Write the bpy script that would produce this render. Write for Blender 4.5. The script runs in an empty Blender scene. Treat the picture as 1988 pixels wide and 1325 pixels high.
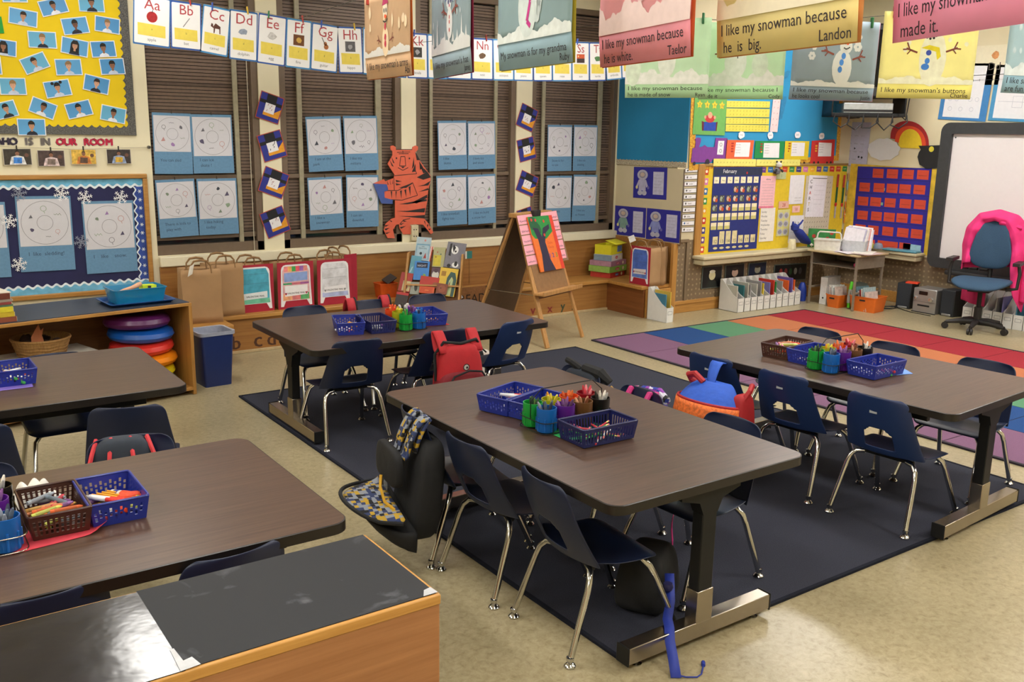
import bpy, math, random
from mathutils import Vector, Matrix
R = math.radians
random.seed(7)
S = bpy.context.scene
COL = S.collection

# ---------------------------------------------------------------- camera
FPX, YAW, PIT, ROL, CAMH = 1814.0, 0.6137, 0.2190, 0.01744, 1.717
_f = Vector((math.sin(YAW)*math.cos(PIT), math.cos(YAW)*math.cos(PIT), -math.sin(PIT)))
_r = Vector((math.cos(YAW), -math.sin(YAW), 0)); _u = _r.cross(_f)
_r2 = _r*math.cos(ROL)+_u*math.sin(ROL); _u2 = -_r*math.sin(ROL)+_u*math.cos(ROL)
cam = bpy.data.objects.new('camera', bpy.data.cameras.new('camera')); COL.objects.link(cam)
cam.data.sensor_width = 36; cam.data.lens = 36*FPX/1988; cam.data.clip_start = .05; cam.data.clip_end = 60
mw = Matrix(((_r2.x, _u2.x, -_f.x, 0), (_r2.y, _u2.y, -_f.y, 0), (_r2.z, _u2.z, -_f.z, CAMH), (0, 0, 0, 1)))
cam.matrix_world = mw
S.camera = cam
# ---------------------------------------------------------------- world, exposure, ceiling light positions
w = bpy.data.worlds.new('night'); S.world = w; w.use_nodes = True
w.node_tree.nodes['Background'].inputs[0].default_value = (.02, .025, .04, 1)
w.node_tree.nodes['Background'].inputs[1].default_value = .3
S.view_settings.view_transform = 'Standard'; S.view_settings.look = 'None'
S.view_settings.gamma = 1; S.view_settings.use_curve_mapping = False
S.view_settings.exposure = 0.34
CEIL = 3.3
LAMPS = [(-1.5, 5.6, 24), (1.35, 5.9, 24), (4.3, 5.9, 24), (7.4, 5.3, 42), (-1.5, 2.7, 34), (1.3, 3.0, 26), (4.3, 3.0, 40), (7.4, 2.4, 60),
         (-1.5, -.3, 46), (1.3, 0.1, 30), (4.3, 0.1, 50), (7.4, -.5, 60)]  # far left fixture of each row is added to brighten the hanging paintings
def ray(px, py):
    return _r2*((px-994)/FPX) - _u2*((py-662.5)/FPX) + _f
def G(px, py, z=0.0):
    d = ray(px, py); return Vector((0, 0, CAMH))+d*((z-CAMH)/d.z)
def PX(px, py, x):
    d = ray(px, py); return Vector((0, 0, CAMH))+d*(x/d.x)
def PY(px, py, y):
    d = ray(px, py); return Vector((0, 0, CAMH))+d*(y/d.y)
# ---------------------------------------------------------------- materials
_mc = {}
def lin(h):
    h = h.lstrip('#'); o = []
    for i in (0, 2, 4):
        c = int(h[i:i+2], 16)/255; o.append(c/12.92 if c <= .04045 else ((c+.055)/1.055)**2.4)
    return (*o, 1)
def m(h, rough=.7, metal=0, var=.10, scale=30, bump=0, alpha=1, name=None, trans=0, spec=.5, lucent=0):
    k = (h, rough, metal, var, scale, bump, alpha, trans, spec, lucent)
    if k in _mc: return _mc[k]
    t = bpy.data.materials.new(name or 'surface_'+h.strip('#')); t.use_nodes = True
    n = t.node_tree.nodes; L = t.node_tree.links; p = n['Principled BSDF']
    tc = n.new('ShaderNodeTexCoord'); nz = n.new('ShaderNodeTexNoise'); nz.inputs['Scale'].default_value = scale
    nz.inputs['Detail'].default_value = 3
    L.new(tc.outputs['Object'], nz.inputs['Vector'])
    c = lin(h); r = n.new('ShaderNodeValToRGB')
    r.color_ramp.elements[0].position = .3; r.color_ramp.elements[1].position = .7
    r.color_ramp.elements[0].color = tuple(x*(1-var) for x in c[:3])+(1,)
    r.color_ramp.elements[1].color = tuple(min(1, x*(1+var)) for x in c[:3])+(1,)
    L.new(nz.outputs['Fac'], r.inputs['Fac']); L.new(r.outputs[0], p.inputs['Base Color'])
    p.inputs['Roughness'].default_value = rough; p.inputs['Metallic'].default_value = metal
    p.inputs['Alpha'].default_value = alpha; p.inputs['Transmission Weight'].default_value = trans
    p.inputs['Specular IOR Level'].default_value = spec
    if bump:
        b = n.new('ShaderNodeBump'); b.inputs['Strength'].default_value = bump; b.inputs['Distance'].default_value = .01
        L.new(nz.outputs['Fac'], b.inputs['Height']); L.new(b.outputs[0], p.inputs['Normal'])
    if lucent:
        tr = n.new('ShaderNodeBsdfTranslucent'); L.new(r.outputs[0], tr.inputs[0]); mx = n.new('ShaderNodeMixShader'); mx.inputs[0].default_value = lucent
        L.new(p.outputs[0], mx.inputs[1]); L.new(tr.outputs[0], mx.inputs[2]); L.new(mx.outputs[0], n['Material Output'].inputs[0])
    _mc[k] = t; return t
def wood(h1, h2, axis='X', rough=.4, sc=1.0, name='wood'):
    k = ('wood', h1, h2, axis, rough, sc)
    if k in _mc: return _mc[k]
    t = bpy.data.materials.new(name); t.use_nodes = True
    n = t.node_tree.nodes; L = t.node_tree.links; p = n['Principled BSDF']
    tc = n.new('ShaderNodeTexCoord'); mp = n.new('ShaderNodeMapping'); L.new(tc.outputs['Object'], mp.inputs[0])
    s = {'X': (1.5, 40, 40), 'Y': (40, 1.5, 40), 'Z': (40, 40, 1.5)}[axis]
    mp.inputs['Scale'].default_value = tuple(a*sc for a in s)
    nz = n.new('ShaderNodeTexNoise'); nz.inputs['Scale'].default_value = 1.6; nz.inputs['Detail'].default_value = 6; nz.inputs['Roughness'].default_value = .7
    L.new(mp.outputs[0], nz.inputs['Vector'])
    r = n.new('ShaderNodeValToRGB'); r.color_ramp.elements[0].position = .32; r.color_ramp.elements[1].position = .68
    r.color_ramp.elements[0].color = lin(h1); r.color_ramp.elements[1].color = lin(h2)
    L.new(nz.outputs['Fac'], r.inputs['Fac']); L.new(r.outputs[0], p.inputs['Base Color']); p.inputs['Roughness'].default_value = rough
    _mc[k] = t; return t
def checks(h1, h2, h3, scale=14, name='printed_cloth'):
    t = bpy.data.materials.new(name); t.use_nodes = True
    n = t.node_tree.nodes; L = t.node_tree.links; p = n['Principled BSDF']
    tc = n.new('ShaderNodeTexCoord'); v = n.new('ShaderNodeTexVoronoi'); v.distance = 'CHEBYCHEV'; v.inputs['Scale'].default_value = scale
    v.inputs['Randomness'].default_value = .35
    L.new(tc.outputs['Object'], v.inputs['Vector'])
    sp = n.new('ShaderNodeSeparateColor'); L.new(v.outputs['Color'], sp.inputs[0])
    r = n.new('ShaderNodeValToRGB'); r.color_ramp.interpolation = 'CONSTANT'
    e = r.color_ramp.elements; e[0].color = lin(h1); e[1].position = .3; e[1].color = lin(h2)
    x = e.new(.55); x.color = lin(h3); x = e.new(.8); x.color = lin('15161a')
    L.new(sp.outputs[0], r.inputs['Fac']); L.new(r.outputs[0], p.inputs['Base Color']); p.inputs['Roughness'].default_value = .8
    return t
def speckle(h1, h2, scale=90, rough=.3, thr=.5, name='speckle', big=True, spec=.5):
    t = bpy.data.materials.new(name); t.use_nodes = True
    n = t.node_tree.nodes; L = t.node_tree.links; p = n['Principled BSDF']
    tc = n.new('ShaderNodeTexCoord')
    nz = n.new('ShaderNodeTexNoise'); nz.inputs['Scale'].default_value = scale; nz.inputs['Detail'].default_value = 4
    L.new(tc.outputs['Object'], nz.inputs['Vector'])
    r = n.new('ShaderNodeValToRGB'); r.color_ramp.elements[0].position = thr-.14; r.color_ramp.elements[1].position = thr+.1
    r.color_ramp.elements[0].color = lin(h2); r.color_ramp.elements[1].color = lin(h1)
    L.new(nz.outputs['Fac'], r.inputs['Fac'])
    out = r.outputs[0]
    if big:
        n2 = n.new('ShaderNodeTexNoise'); n2.inputs['Scale'].default_value = 2.2; n2.inputs['Detail'].default_value = 3
        L.new(tc.outputs['Object'], n2.inputs['Vector'])
        mx = n.new('ShaderNodeMix'); mx.data_type = 'RGBA'; mx.blend_type = 'MULTIPLY'; mx.inputs[0].default_value = .35
        r2 = n.new('ShaderNodeValToRGB'); r2.color_ramp.elements[0].position = .35; r2.color_ramp.elements[0].color = (.62, .62, .6, 1); r2.color_ramp.elements[1].position = .6
        L.new(n2.outputs['Fac'], r2.inputs['Fac']); L.new(out, mx.inputs[6]); L.new(r2.outputs[0], mx.inputs[7]); out = mx.outputs[2]
    L.new(out, p.inputs['Base Color']); p.inputs['Roughness'].default_value = rough; p.inputs['Specular IOR Level'].default_value = spec
    return t
WHITE = m('e9e9ee', .8, var=.02); BLACK = m('141416', .6); INK = m('2a2a30', .8, var=.2); PENCIL = m('8a8a92', .8)
BLUEP = m('6f9cc0', .85, var=.06, scale=60); CHROME = m('c8c8c6', .13, 1, var=.02); STEEL = m('a59c90', .25, 1, var=.03)
BLACKMET = m('131416', .5, spec=.3); OAK = wood('a07034', 'bd8c4a', 'X', .4, name='oak'); OAKZ = wood('a07034', 'bd8c4a', 'Z', .4, name='oak_upright')
LAM = wood('43312a', '604a3d', 'X', .33, 1.2, 'walnut_laminate'); LAMY = wood('43312a', '604a3d', 'Y', .33, 1.2, 'walnut_laminate_y')
NAVY = m('141f3c', .38, var=.05, spec=.45); KRAFT = m('a5825c', .85, var=.06, scale=8, bump=.3); REDP = m('a51e35', .75, var=.05)
CREAM = m('e4dcbe', .75, var=.03, scale=6); TAN = m('cfc3a2', .75, var=.03, scale=6)
# ---------------------------------------------------------------- mesh builder
_tc = {}
def glyphs(s):
    if s in _tc: return _tc[s]
    c = bpy.data.curves.new('t', 'FONT'); c.body = s; c.size = 1; c.resolution_u = 2; c.fill_mode = 'FRONT'
    o = bpy.data.objects.new('t', c); COL.objects.link(o)
    me = bpy.data.meshes.new_from_object(o)
    vs = [v.co.copy() for v in me.vertices]; fs = [list(p.vertices) for p in me.polygons]
    wd = max([v.x for v in vs]) if vs else 0
    bpy.data.objects.remove(o); bpy.data.curves.remove(c); bpy.data.meshes.remove(me)
    _tc[s] = (vs, fs, wd); return _tc[s]
class MB:
    def __init__(s): s.v = []; s.f = []; s.mi = []; s.mats = []; s.T = None
    def k(s, mat):
        if mat not in s.mats: s.mats.append(mat)
        return s.mats.index(mat)
    def add(s, vs, fs, mat):
        b = len(s.v); vs = [Vector(v) for v in vs]
        if s.T is not None: vs = [s.T @ v for v in vs]
        s.v += vs; k = s.k(mat)
        for f in fs: s.f.append([b+i for i in f]); s.mi.append(k)
        return s
    def box(s, x0, y0, z0, x1, y1, z1, mat, rz=0, T=None):
        vs = [Vector((x, y, z)) for x in (x0, x1) for y in (y0, y1) for z in (z0, z1)]
        if rz:
            c = Vector(((x0+x1)/2, (y0+y1)/2, 0)); M = Matrix.Rotation(rz, 3, 'Z'); vs = [M@(v-c)+c for v in vs]
        if T is not None: vs = [T@v for v in vs]
        return s.add(vs, [(0, 1, 3, 2), (4, 6, 7, 5), (0, 4, 5, 1), (2, 3, 7, 6), (0, 2, 6, 4), (1, 5, 7, 3)], mat)
    def pg(s, pts, mat, y=0):                      # face in the XZ plane towards -Y
        a = sum(p[0]*q[1]-q[0]*p[1] for p, q in zip(pts, pts[1:]+pts[:1]))
        if a < 0: pts = pts[::-1]
        return s.add([(p[0], y, p[1]) for p in pts], [list(range(len(pts)))], mat)
    def ex(s, pts, mat, y0, y1):                   # outline in XZ extruded from y0 (front) to y1 (back)
        a = sum(p[0]*q[1]-q[0]*p[1] for p, q in zip(pts, pts[1:]+pts[:1]))
        if a < 0: pts = pts[::-1]
        n = len(pts)
        s.add([(p[0], y0, p[1]) for p in pts]+[(p[0], y1, p[1]) for p in pts],
              [list(range(n)), list(range(2*n-1, n-1, -1))]+[((i+1) % n, i, n+i, n+(i+1) % n) for i in range(n)], mat); return s
    def exz(s, pts, mat, z0, z1):                  # outline in XY extruded z0..z1
        a = sum(p[0]*q[1]-q[0]*p[1] for p, q in zip(pts, pts[1:]+pts[:1]))
        if a < 0: pts = pts[::-1]
        n = len(pts)
        s.add([(p[0], p[1], z1) for p in pts]+[(p[0], p[1], z0) for p in pts],
              [list(range(n)), list(range(2*n-1, n-1, -1))]+[((i+1) % n, i, n+i, n+(i+1) % n) for i in range(n)], mat); return s
    def ci(s, cx, cz, r, mat, y=0, rz=None, n=16, wob=0):
        rz = rz or r
        return s.pg([(cx+r*math.cos(2*math.pi*i/n)*(1+wob*random.uniform(-1, 1)), cz+rz*math.sin(2*math.pi*i/n)*(1+wob*random.uniform(-1, 1))) for i in range(n)], mat, y)
    def rg(s, cx, cz, r, wd, mat, y=0, n=28, a0=0, a1=360):
        k = n if a1-a0 < 360 else n
        A = [R(a0+(a1-a0)*i/n) for i in range(n+1)]
        vs = [(cx+q*math.cos(a), y, cz+q*math.sin(a)) for a in A for q in (r, r+wd)]
        return s.add(vs, [(2*i, 2*i+1, 2*i+3, 2*i+2) for i in range(n)], mat)
    def st(s, pts, wd, mat, y=0):
        for p, q in zip(pts, pts[1:]):
            d = Vector((q[0]-p[0], q[1]-p[1])); L = d.length or 1e-6; nx, nz = -d.y/L*wd/2, d.x/L*wd/2
            s.add([(p[0]-nx, y, p[1]-nz), (q[0]-nx, y, q[1]-nz), (q[0]+nx, y, q[1]+nz), (p[0]+nx, y, p[1]+nz)], [(0, 1, 2, 3)], mat)
        return s
    def tx(s, t, x, z, size, mat, y=0, al='L', rot=0, wd=None, bold=0):
        vs, fs, w0 = glyphs(t); sx = size
        if wd: sx = wd/max(w0, 1e-3)
        ox = {'L': 0, 'C': -w0*sx/2, 'R': -w0*sx}[al]; c, sn = math.cos(rot), math.sin(rot)
        o = []
        for v in vs:
            a, b = v.x*sx+ox, v.y*size; o.append((x+a*c-b*sn, y, z+a*sn+b*c))
        s.add(o, fs, mat)
        if bold: s.add([(a+bold, b-.0001, d) for a, b, d in o], fs, mat)
        return s
    def sc(s, x0, z0, x1, mat, y=0, h=.012, n=4):  # scribbled word
        k = int(max(3, (x1-x0)/h*2.2)); s.st([(x0+(x1-x0)*i/k, z0+h*(.5+.5*((-1)**i)*random.uniform(.3, 1))) for i in range(k+1)], h*.16, mat, y); return s
    def tube(s, pts, r, mat, n=8, closed=False):
        P = [Vector(p) for p in pts]; N = len(P); rr = r if isinstance(r, (list, tuple)) else [r]*N
        vs = []; up = Vector((0, 0, 1)); pn = None
        for i, p in enumerate(P):
            a = P[(i-1) % N] if (i or closed) else p; b = P[(i+1) % N] if (i < N-1 or closed) else p
            d = (b-a).normalized()
            if pn is None:
                q = up if abs(d.z) < .9 else Vector((1, 0, 0)); e1 = d.cross(q).normalized()
            else:
                e1 = (pn-d*pn.dot(d)).normalized()
            pn = e1; e2 = d.cross(e1)
            vs += [p+(e1*math.cos(2*math.pi*j/n)+e2*math.sin(2*math.pi*j/n))*rr[i] for j in range(n)]
        fs = []
        for i in range(N if closed else N-1):
            a, b = i*n, ((i+1) % N)*n
            fs += [(a+j, a+(j+1) % n, b+(j+1) % n, b+j) for j in range(n)]
        if not closed: fs += [list(range(n-1, -1, -1)), [(N-1)*n+j for j in range(n)]]
        return s.add(vs, fs, mat)
    def rev(s, prof, mat, n=20, cx=0, cy=0, ang=None, cap=True, M=None, sx=1, sy=1):
        vs = [Vector((cx+r*math.cos(2*math.pi*j/n)*sx, cy+r*math.sin(2*math.pi*j/n)*sy, z)) for r, z in prof for j in range(n)]
        if M is not None: vs = [M@v for v in vs]
        fs = [(i*n+j, i*n+(j+1) % n, (i+1)*n+(j+1) % n, (i+1)*n+j) for i in range(len(prof)-1) for j in range(n)]
        if cap: fs += [list(range(n-1, -1, -1)), [(len(prof)-1)*n+j for j in range(n)]]
        return s.add(vs, fs, mat)
    def grid(s, nu, nv, fn, mat, skip=None):
        vs = [fn(i/nu, j/nv) for j in range(nv+1) for i in range(nu+1)]
        fs = [(j*(nu+1)+i, j*(nu+1)+i+1, (j+1)*(nu+1)+i+1, (j+1)*(nu+1)+i) for j in range(nv) for i in range(nu) if not (skip and skip((i+.5)/nu, (j+.5)/nv))]
        return s.add(vs, fs, mat)
    def ob(s, name, parent=None, loc=(0, 0, 0), rot=(0, 0, 0), smooth=True, bev=0, solid=0, sub=0, ang=40, seg=2, **kw):
        me = bpy.data.meshes.new(name); me.from_pydata([tuple(v) for v in s.v], [], s.f); me.update()
        for t in s.mats: me.materials.append(t)
        me.polygons.foreach_set('material_index', s.mi)
        if smooth: me.shade_smooth(); me.set_sharp_from_angle(angle=R(ang))
        o = bpy.data.objects.new(name, me); COL.objects.link(o); o.location = loc; o.rotation_euler = rot
        if parent: o.parent = parent
        if solid: q = o.modifiers.new('solid', 'SOLIDIFY'); q.thickness = solid; q.offset = 0
        if sub: q = o.modifiers.new('sub', 'SUBSURF'); q.levels = sub; q.render_levels = sub
        if bev: q = o.modifiers.new('bevel', 'BEVEL'); q.width = bev; q.segments = seg; q.limit_method = 'ANGLE'; q.angle_limit = R(35)
        for a, b in kw.items(): o[a] = b
        return o
def thing(name, label, cat, loc=(0, 0, 0), rot=(0, 0, 0), group=None):
    o = bpy.data.objects.new(name, None); COL.objects.link(o); o.location = loc
    o.rotation_euler = rot if hasattr(rot, '__len__') else (0, 0, rot); o.empty_display_size = .05
    return tag(o, label, cat, group)
def tag(o, label, cat, group=None):
    o['label'] = label; o['category'] = cat
    if group: o['group'] = group
    return o
def dup(root, loc, rot=None, label=None, group=None):
    r = root.copy(); COL.objects.link(r); r.location = loc
    if rot is not None: r.rotation_euler = rot if hasattr(rot, '__len__') else (0, 0, rot)
    if label: r['label'] = label
    if group: r['group'] = group
    for ch in list(root.children):
        c = ch.copy(); COL.objects.link(c); c.parent = r
        for g in list(ch.children):
            d = g.copy(); COL.objects.link(d); d.parent = c
    return r
def struct(o): o['kind'] = 'structure'; return o
def floor_mat():
    t = bpy.data.materials.new('mottled_vinyl_tile'); t.use_nodes = True
    n = t.node_tree.nodes; L = t.node_tree.links; p = n['Principled BSDF']; tc = n.new('ShaderNodeTexCoord')
    def nz(sc, det, ro=.6, dist=0):
        q = n.new('ShaderNodeTexNoise'); q.inputs['Scale'].default_value = sc; q.inputs['Detail'].default_value = det; q.inputs['Roughness'].default_value = ro; q.inputs['Distortion'].default_value = dist; L.new(tc.outputs['Object'], q.inputs['Vector']); return q
    def rp(src, stops):
        r = n.new('ShaderNodeValToRGB'); e = r.color_ramp.elements; e[0].position, e[0].color = stops[0]; e[1].position, e[1].color = stops[-1]
        for s_ in stops[1:-1]: x = e.new(s_[0]); x.color = s_[1]
        L.new(src, r.inputs['Fac']); return r.outputs[0]
    a = rp(nz(38, 8, .75, .6).outputs['Fac'], [(.34, lin('908363')), (.44, lin('a49776')), (.62, lin('b5a988'))])
    c = rp(nz(.9, 3).outputs['Fac'], [(.3, (.80, .80, .78, 1)), (.7, (1, 1, 1, 1))])
    mx = n.new('ShaderNodeMix'); mx.data_type = 'RGBA'; mx.blend_type = 'MULTIPLY'; mx.inputs[0].default_value = 1; L.new(a, mx.inputs[6]); L.new(c, mx.inputs[7])
    L.new(mx.outputs[2], p.inputs['Base Color']); p.inputs['Roughness'].default_value = .29; return t
def rrect(x0, y0, x1, y1, r, n=5):
    o = []
    for cx, cy, a in ((x1-r, y1-r, 0), (x0+r, y1-r, 90), (x0+r, y0+r, 180), (x1-r, y0+r, 270)):
        o += [(cx+r*math.cos(R(a+90*i/n)), cy+r*math.sin(R(a+90*i/n))) for i in range(n+1)]
    return o
def wq(plane, c, off=0):
    """photo corners TL,TR,BR,BL of something flat on a wall plane -> location, rotation, width, height"""
    ax, v = plane
    P = [(PY(*p, v) if ax == 'y' else PX(*p, v)) for p in c]
    U = [(p.x if ax == 'y' else -p.y, p.z) for p in P]
    if len(U) == 3: U.append((U[0][0]+U[2][0]-U[1][0], U[0][1]+U[2][1]-U[1][1]))
    cu = sum(a[0] for a in U)/4; cz = sum(a[1] for a in U)/4
    wx, wz = (U[1][0]-U[0][0]+U[2][0]-U[3][0])/2, (U[1][1]-U[0][1]+U[2][1]-U[3][1])/2
    hx, hz = (U[0][0]-U[3][0]+U[1][0]-U[2][0])/2, (U[0][1]-U[3][1]+U[1][1]-U[2][1])/2
    a = math.atan2(wz, wx)
    if ax == 'y': return (cu, v-off, cz), (0, -a, 0), math.hypot(wx, wz), math.hypot(hx, hz)
    return (v-off, -cu, cz), (0, -a, R(-90)), math.hypot(wx, wz), math.hypot(hx, hz)
def cp(c, ox, oy, s):       # corners read in an enlarged crop
    return [(ox+x/s, oy+y/s) for x, y in c]
# ================================================================ ROOM
X0, Y0, XE = -2.6, -3.4, 9.15
FLOOR = floor_mat()
struct(MB().box(X0, Y0, -.05, XE, 7.4, 0, FLOOR).ob('floor', smooth=False))
struct(MB().box(X0, Y0, CEIL, XE, 7.4, CEIL+.05, m('e4e2da', .9, var=.03)).ob('ceiling', smooth=False))
struct(MB().box(X0-.1, Y0, 0, X0, 7.4, CEIL, CREAM).ob('wall_west', smooth=False))
struct(MB().box(X0, Y0-.1, 0, XE, Y0, CEIL, CREAM).ob('wall_south', smooth=False))
OPEN = [(1.877, 2.725), (2.895, 3.995), (4.14, 5.22), (5.40, 6.478)]
ZB, ZT = .75, 2.9
b = MB(); b.box(X0, 7.4, 0, 6.6, 7.55, ZB, CREAM); b.box(X0, 7.4, ZT, 6.6, 7.55, CEIL, CREAM)
xs = [X0]+[v for o in OPEN for v in o]+[6.6]
for i in range(0, len(xs), 2): b.box(xs[i], 7.4, ZB, xs[i+1], 7.55, ZT, CREAM)
struct(b.ob('wall_north', smooth=False))
struct(MB().box(1.88, 7.355, .665, 6.5, 7.4, .745, m('e6dfc4', .5, var=.02)).ob('trim_1', bev=.008))
WALLP = speckle('8a7860', '6b5a47', 60, .8, .52, 'speckled_wallpaper', big=False)
def dots(name='dotted_wallpaper'):
    t = bpy.data.materials.new(name); t.use_nodes = True
    n = t.node_tree.nodes; L = t.node_tree.links; p = n['Principled BSDF']
    tc = n.new('ShaderNodeTexCoord'); v = n.new('ShaderNodeTexVoronoi'); v.voronoi_dimensions = '2D'; v.inputs['Scale'].default_value = 19; v.inputs['Randomness'].default_value = .3
    sp = n.new('ShaderNodeSeparateXYZ'); L.new(tc.outputs['Object'], sp.inputs[0]); ad = n.new('ShaderNodeMath'); L.new(sp.outputs[0], ad.inputs[0]); L.new(sp.outputs[1], ad.inputs[1]); cb = n.new('ShaderNodeCombineXYZ'); L.new(ad.outputs[0], cb.inputs[0]); L.new(sp.outputs[2], cb.inputs[1]); L.new(cb.outputs[0], v.inputs['Vector'])
    r = n.new('ShaderNodeValToRGB'); r.color_ramp.elements[0].position = .16; r.color_ramp.elements[1].position = .24
    r.color_ramp.elements[0].color = lin('9c8b6c'); r.color_ramp.elements[1].color = lin('7d6b54')
    L.new(v.outputs['Distance'], r.inputs['Fac']); L.new(r.outputs[0], p.inputs['Base Color']); p.inputs['Roughness'].default_value = .8
    return t
DOTS = dots()
struct(MB().box(6.5, 6.63, 0, 6.6, 7.4, .7, DOTS).box(6.5, 6.63, .7, 6.6, 7.4, CEIL, TAN).ob('wall_return', smooth=False))
struct(MB().box(6.5, 6.53, 0, XE, 6.63, .72, DOTS).box(6.5, 6.53, .72, XE, 6.63, CEIL, TAN).ob('wall_alcove', smooth=False))
struct(MB().box(XE, Y0, 0, XE+.1, 6.63, .52, DOTS).box(XE, Y0, .52, XE+.1, 6.63, CEIL, m('ddd2b0', .75, var=.03, scale=6)).ob('wall_east', smooth=False))
struct(MB().box(6.5, 6.51, 0, XE, 6.53, .115, OAK).box(6.5, 6.502, .085, XE, 6.53, .12, OAK).ob('baseboard_alcove', bev=.004))
struct(MB().box(XE-.02, Y0, 0, XE, 6.51, .115, OAK).ob('baseboard_east', bev=.004))
struct(MB().box(6.5, 6.512, .70, 6.70, 6.53, .73, DOTS).box(6.67, 6.512, .1, 6.69, 6.53, .70, DOTS).ob('trim_2', bev=.003))
LEDGE = m('c9bf9f', .45, var=.04)
b = MB(); b.box(6.76, 6.36, .53, XE, 6.53, .565, LEDGE); b.box(6.78, 6.385, .475, XE, 6.53, .53, LEDGE)
struct(b.ob('trim_3', bev=.012, seg=3))
b = MB(); b.box(XE-.17, 5.50, .53, XE, 6.36, .565, LEDGE); b.box(XE-.145, 5.52, .475, XE, 6.385, .53, LEDGE)
struct(b.ob('trim_4', bev=.012, seg=3))
# windows: brown frame, blinds behind, pale side channels, meeting rail
FRM = m('6e5d4d', .55, var=.05); SLAT = m('6f5c4f', .5, var=.08); SLATD = m('5a4a3f', .6); CHAN = m('9b947c', .5)
CH = [(2.528-.0, 2.565), (3.055, 3.094, 3.76, 3.814), (4.294, 4.325, 4.987, 5.021), (5.541, 5.578, 6.24, 6.294)]
for i, (a, c) in enumerate(OPEN):
    b = MB(); fw = .055 if i else .004
    b.box(a, 7.41, ZB, c, 7.5, ZB+.075, FRM); b.box(a, 7.41, ZT-.05, c, 7.5, ZT, FRM)
    b.box(a, 7.41, ZB, a+fw, 7.5, ZT, FRM); b.box(c-.055, 7.41, ZB, c, 7.5, ZT, FRM)
    b.box(a+fw, 7.43, 1.325, c-.055, 7.45, 1.36, FRM); b.box(a+fw, 7.435, .86, c-.055, 7.455, .90, FRM)
    wo = struct(b.ob('window_%d' % (i+1), bev=.003))
    b = MB(); z = .905
    while z < ZT-.06:
        b.box(a+fw, 7.458, z, c-.055, 7.466, z+.021, SLAT if int(z*40) % 9 else SLATD, T=None); z += .0255
    b.ob('blind', wo, smooth=False)
    MB().box(a+fw, 7.50, ZB+.07, c-.055, 7.505, ZT-.05, m('20262c', .05, name='dark_glass', alpha=1)).ob('pane', wo, smooth=False)
    q = CH[i]
    for k in range(0, len(q), 2):
        b = MB(); b.box(q[k], 7.425, .80, q[k+1], 7.445, ZT-.05, CHAN); b.box(q[k]-.004, 7.415, .79, q[k+1]+.014, 7.44, .82, CHAN)
        b.ob('side_channel', wo, bev=.003)
    if i == 0: MB().tube([(c-.09, 7.40, 2.6), (c-.088, 7.40, .62)], .003, m('c9c2ad', .5), 6).ob('blind_cord', wo)
# ceiling lights
DIFF = bpy.data.materials.new('lit_diffuser'); DIFF.use_nodes = True
for i, (x, y, wt) in enumerate(LAMPS):
    t = thing('ceiling_light', 'white fluorescent ceiling fixture in the %s row, %s' % (['window side', 'middle', 'rear'][i//4], ['far left, added to light painting fronts', 'centre left', 'centre right', 'far right'][i % 4]), 'ceiling light', (x, y, CEIL), group='ceiling lights over the classroom')
    b = MB(); b.box(-.19, -.64, -.07, .19, .64, 0, m('dcdcda', .4)); b.ob('housing', t, bev=.01)
    dm = bpy.data.materials.new('lit_tube'); dm.use_nodes = True; n = dm.node_tree.nodes; n.clear()
    e = n.new('ShaderNodeEmission'); e.inputs[0].default_value = (1, .965, .905, 1); e.inputs[1].default_value = wt/(math.pi*.30*1.2)
    o_ = n.new('ShaderNodeOutputMaterial'); dm.node_tree.links.new(e.outputs[0], o_.inputs[0])
    MB().box(-.15, -.6, -.085, .15, .6, -.072, dm).ob('diffuser', t, smooth=False)
# ================================================================ RUGS
RUG = m('3a3c47', .95, var=.12, scale=220, bump=.5, spec=.1)
t = tag(MB().exz(rrect(1.945, 2.065, 4.735, 5.82, .02), RUG, .0, .009).ob('area_rug'), 'large dark slate blue rug under the middle tables', 'rug')
b = MB(); e = m('22242e', .9, spec=.1)
b.box(1.93, 2.05, .0005, 4.75, 2.066, .011, e); b.box(1.93, 5.82, .0005, 4.75, 5.835, .011, e); b.box(1.93, 2.066, .0005, 1.945, 5.82, .011, e); b.box(4.735, 2.066, .0005, 4.75, 5.82, .011, e)
b.ob('binding', t, smooth=False)
b = MB(); cx = [5.055, 5.62, 6.156, 6.69, 7.265, 7.835]; cl = ['7a5a74', '2a4a7e', '5a8868', 'b4704e', '98303a']
ys = [5.955, 5.36]
while ys[-1] > -.6: ys.append(ys[-1]-.513)
cm = [m(h, .95, var=.10, scale=200, bump=.4, spec=.1) for h in cl]; dk = m('2a2430', .95)
for j in range(len(ys)-1):
    for i in range(5): b.box(cx[i]+.004, ys[j+1]+.004, 0.001, cx[i+1]-.004, ys[j]-.004, .0095, cm[i])
t = tag(b.ob('story_rug', smooth=False), 'story time rug with purple, blue, green, orange and red stripes of squares', 'rug')
b = MB(); b.box(5.03, ys[-1], 0.0005, 5.053, 5.97, .011, dk); b.box(7.837, ys[-1], 0.0005, 7.86, 5.97, .011, dk); b.box(5.053, 5.955, 0.0005, 7.837, 5.975, .011, dk)
b.ob('binding', t, smooth=False)
for j in range(1, len(ys)-1): pass
MB().box(5.06, ys[-1], .0006, 7.83, 5.95, .0070, dk).ob('backing', t, smooth=False)
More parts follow.
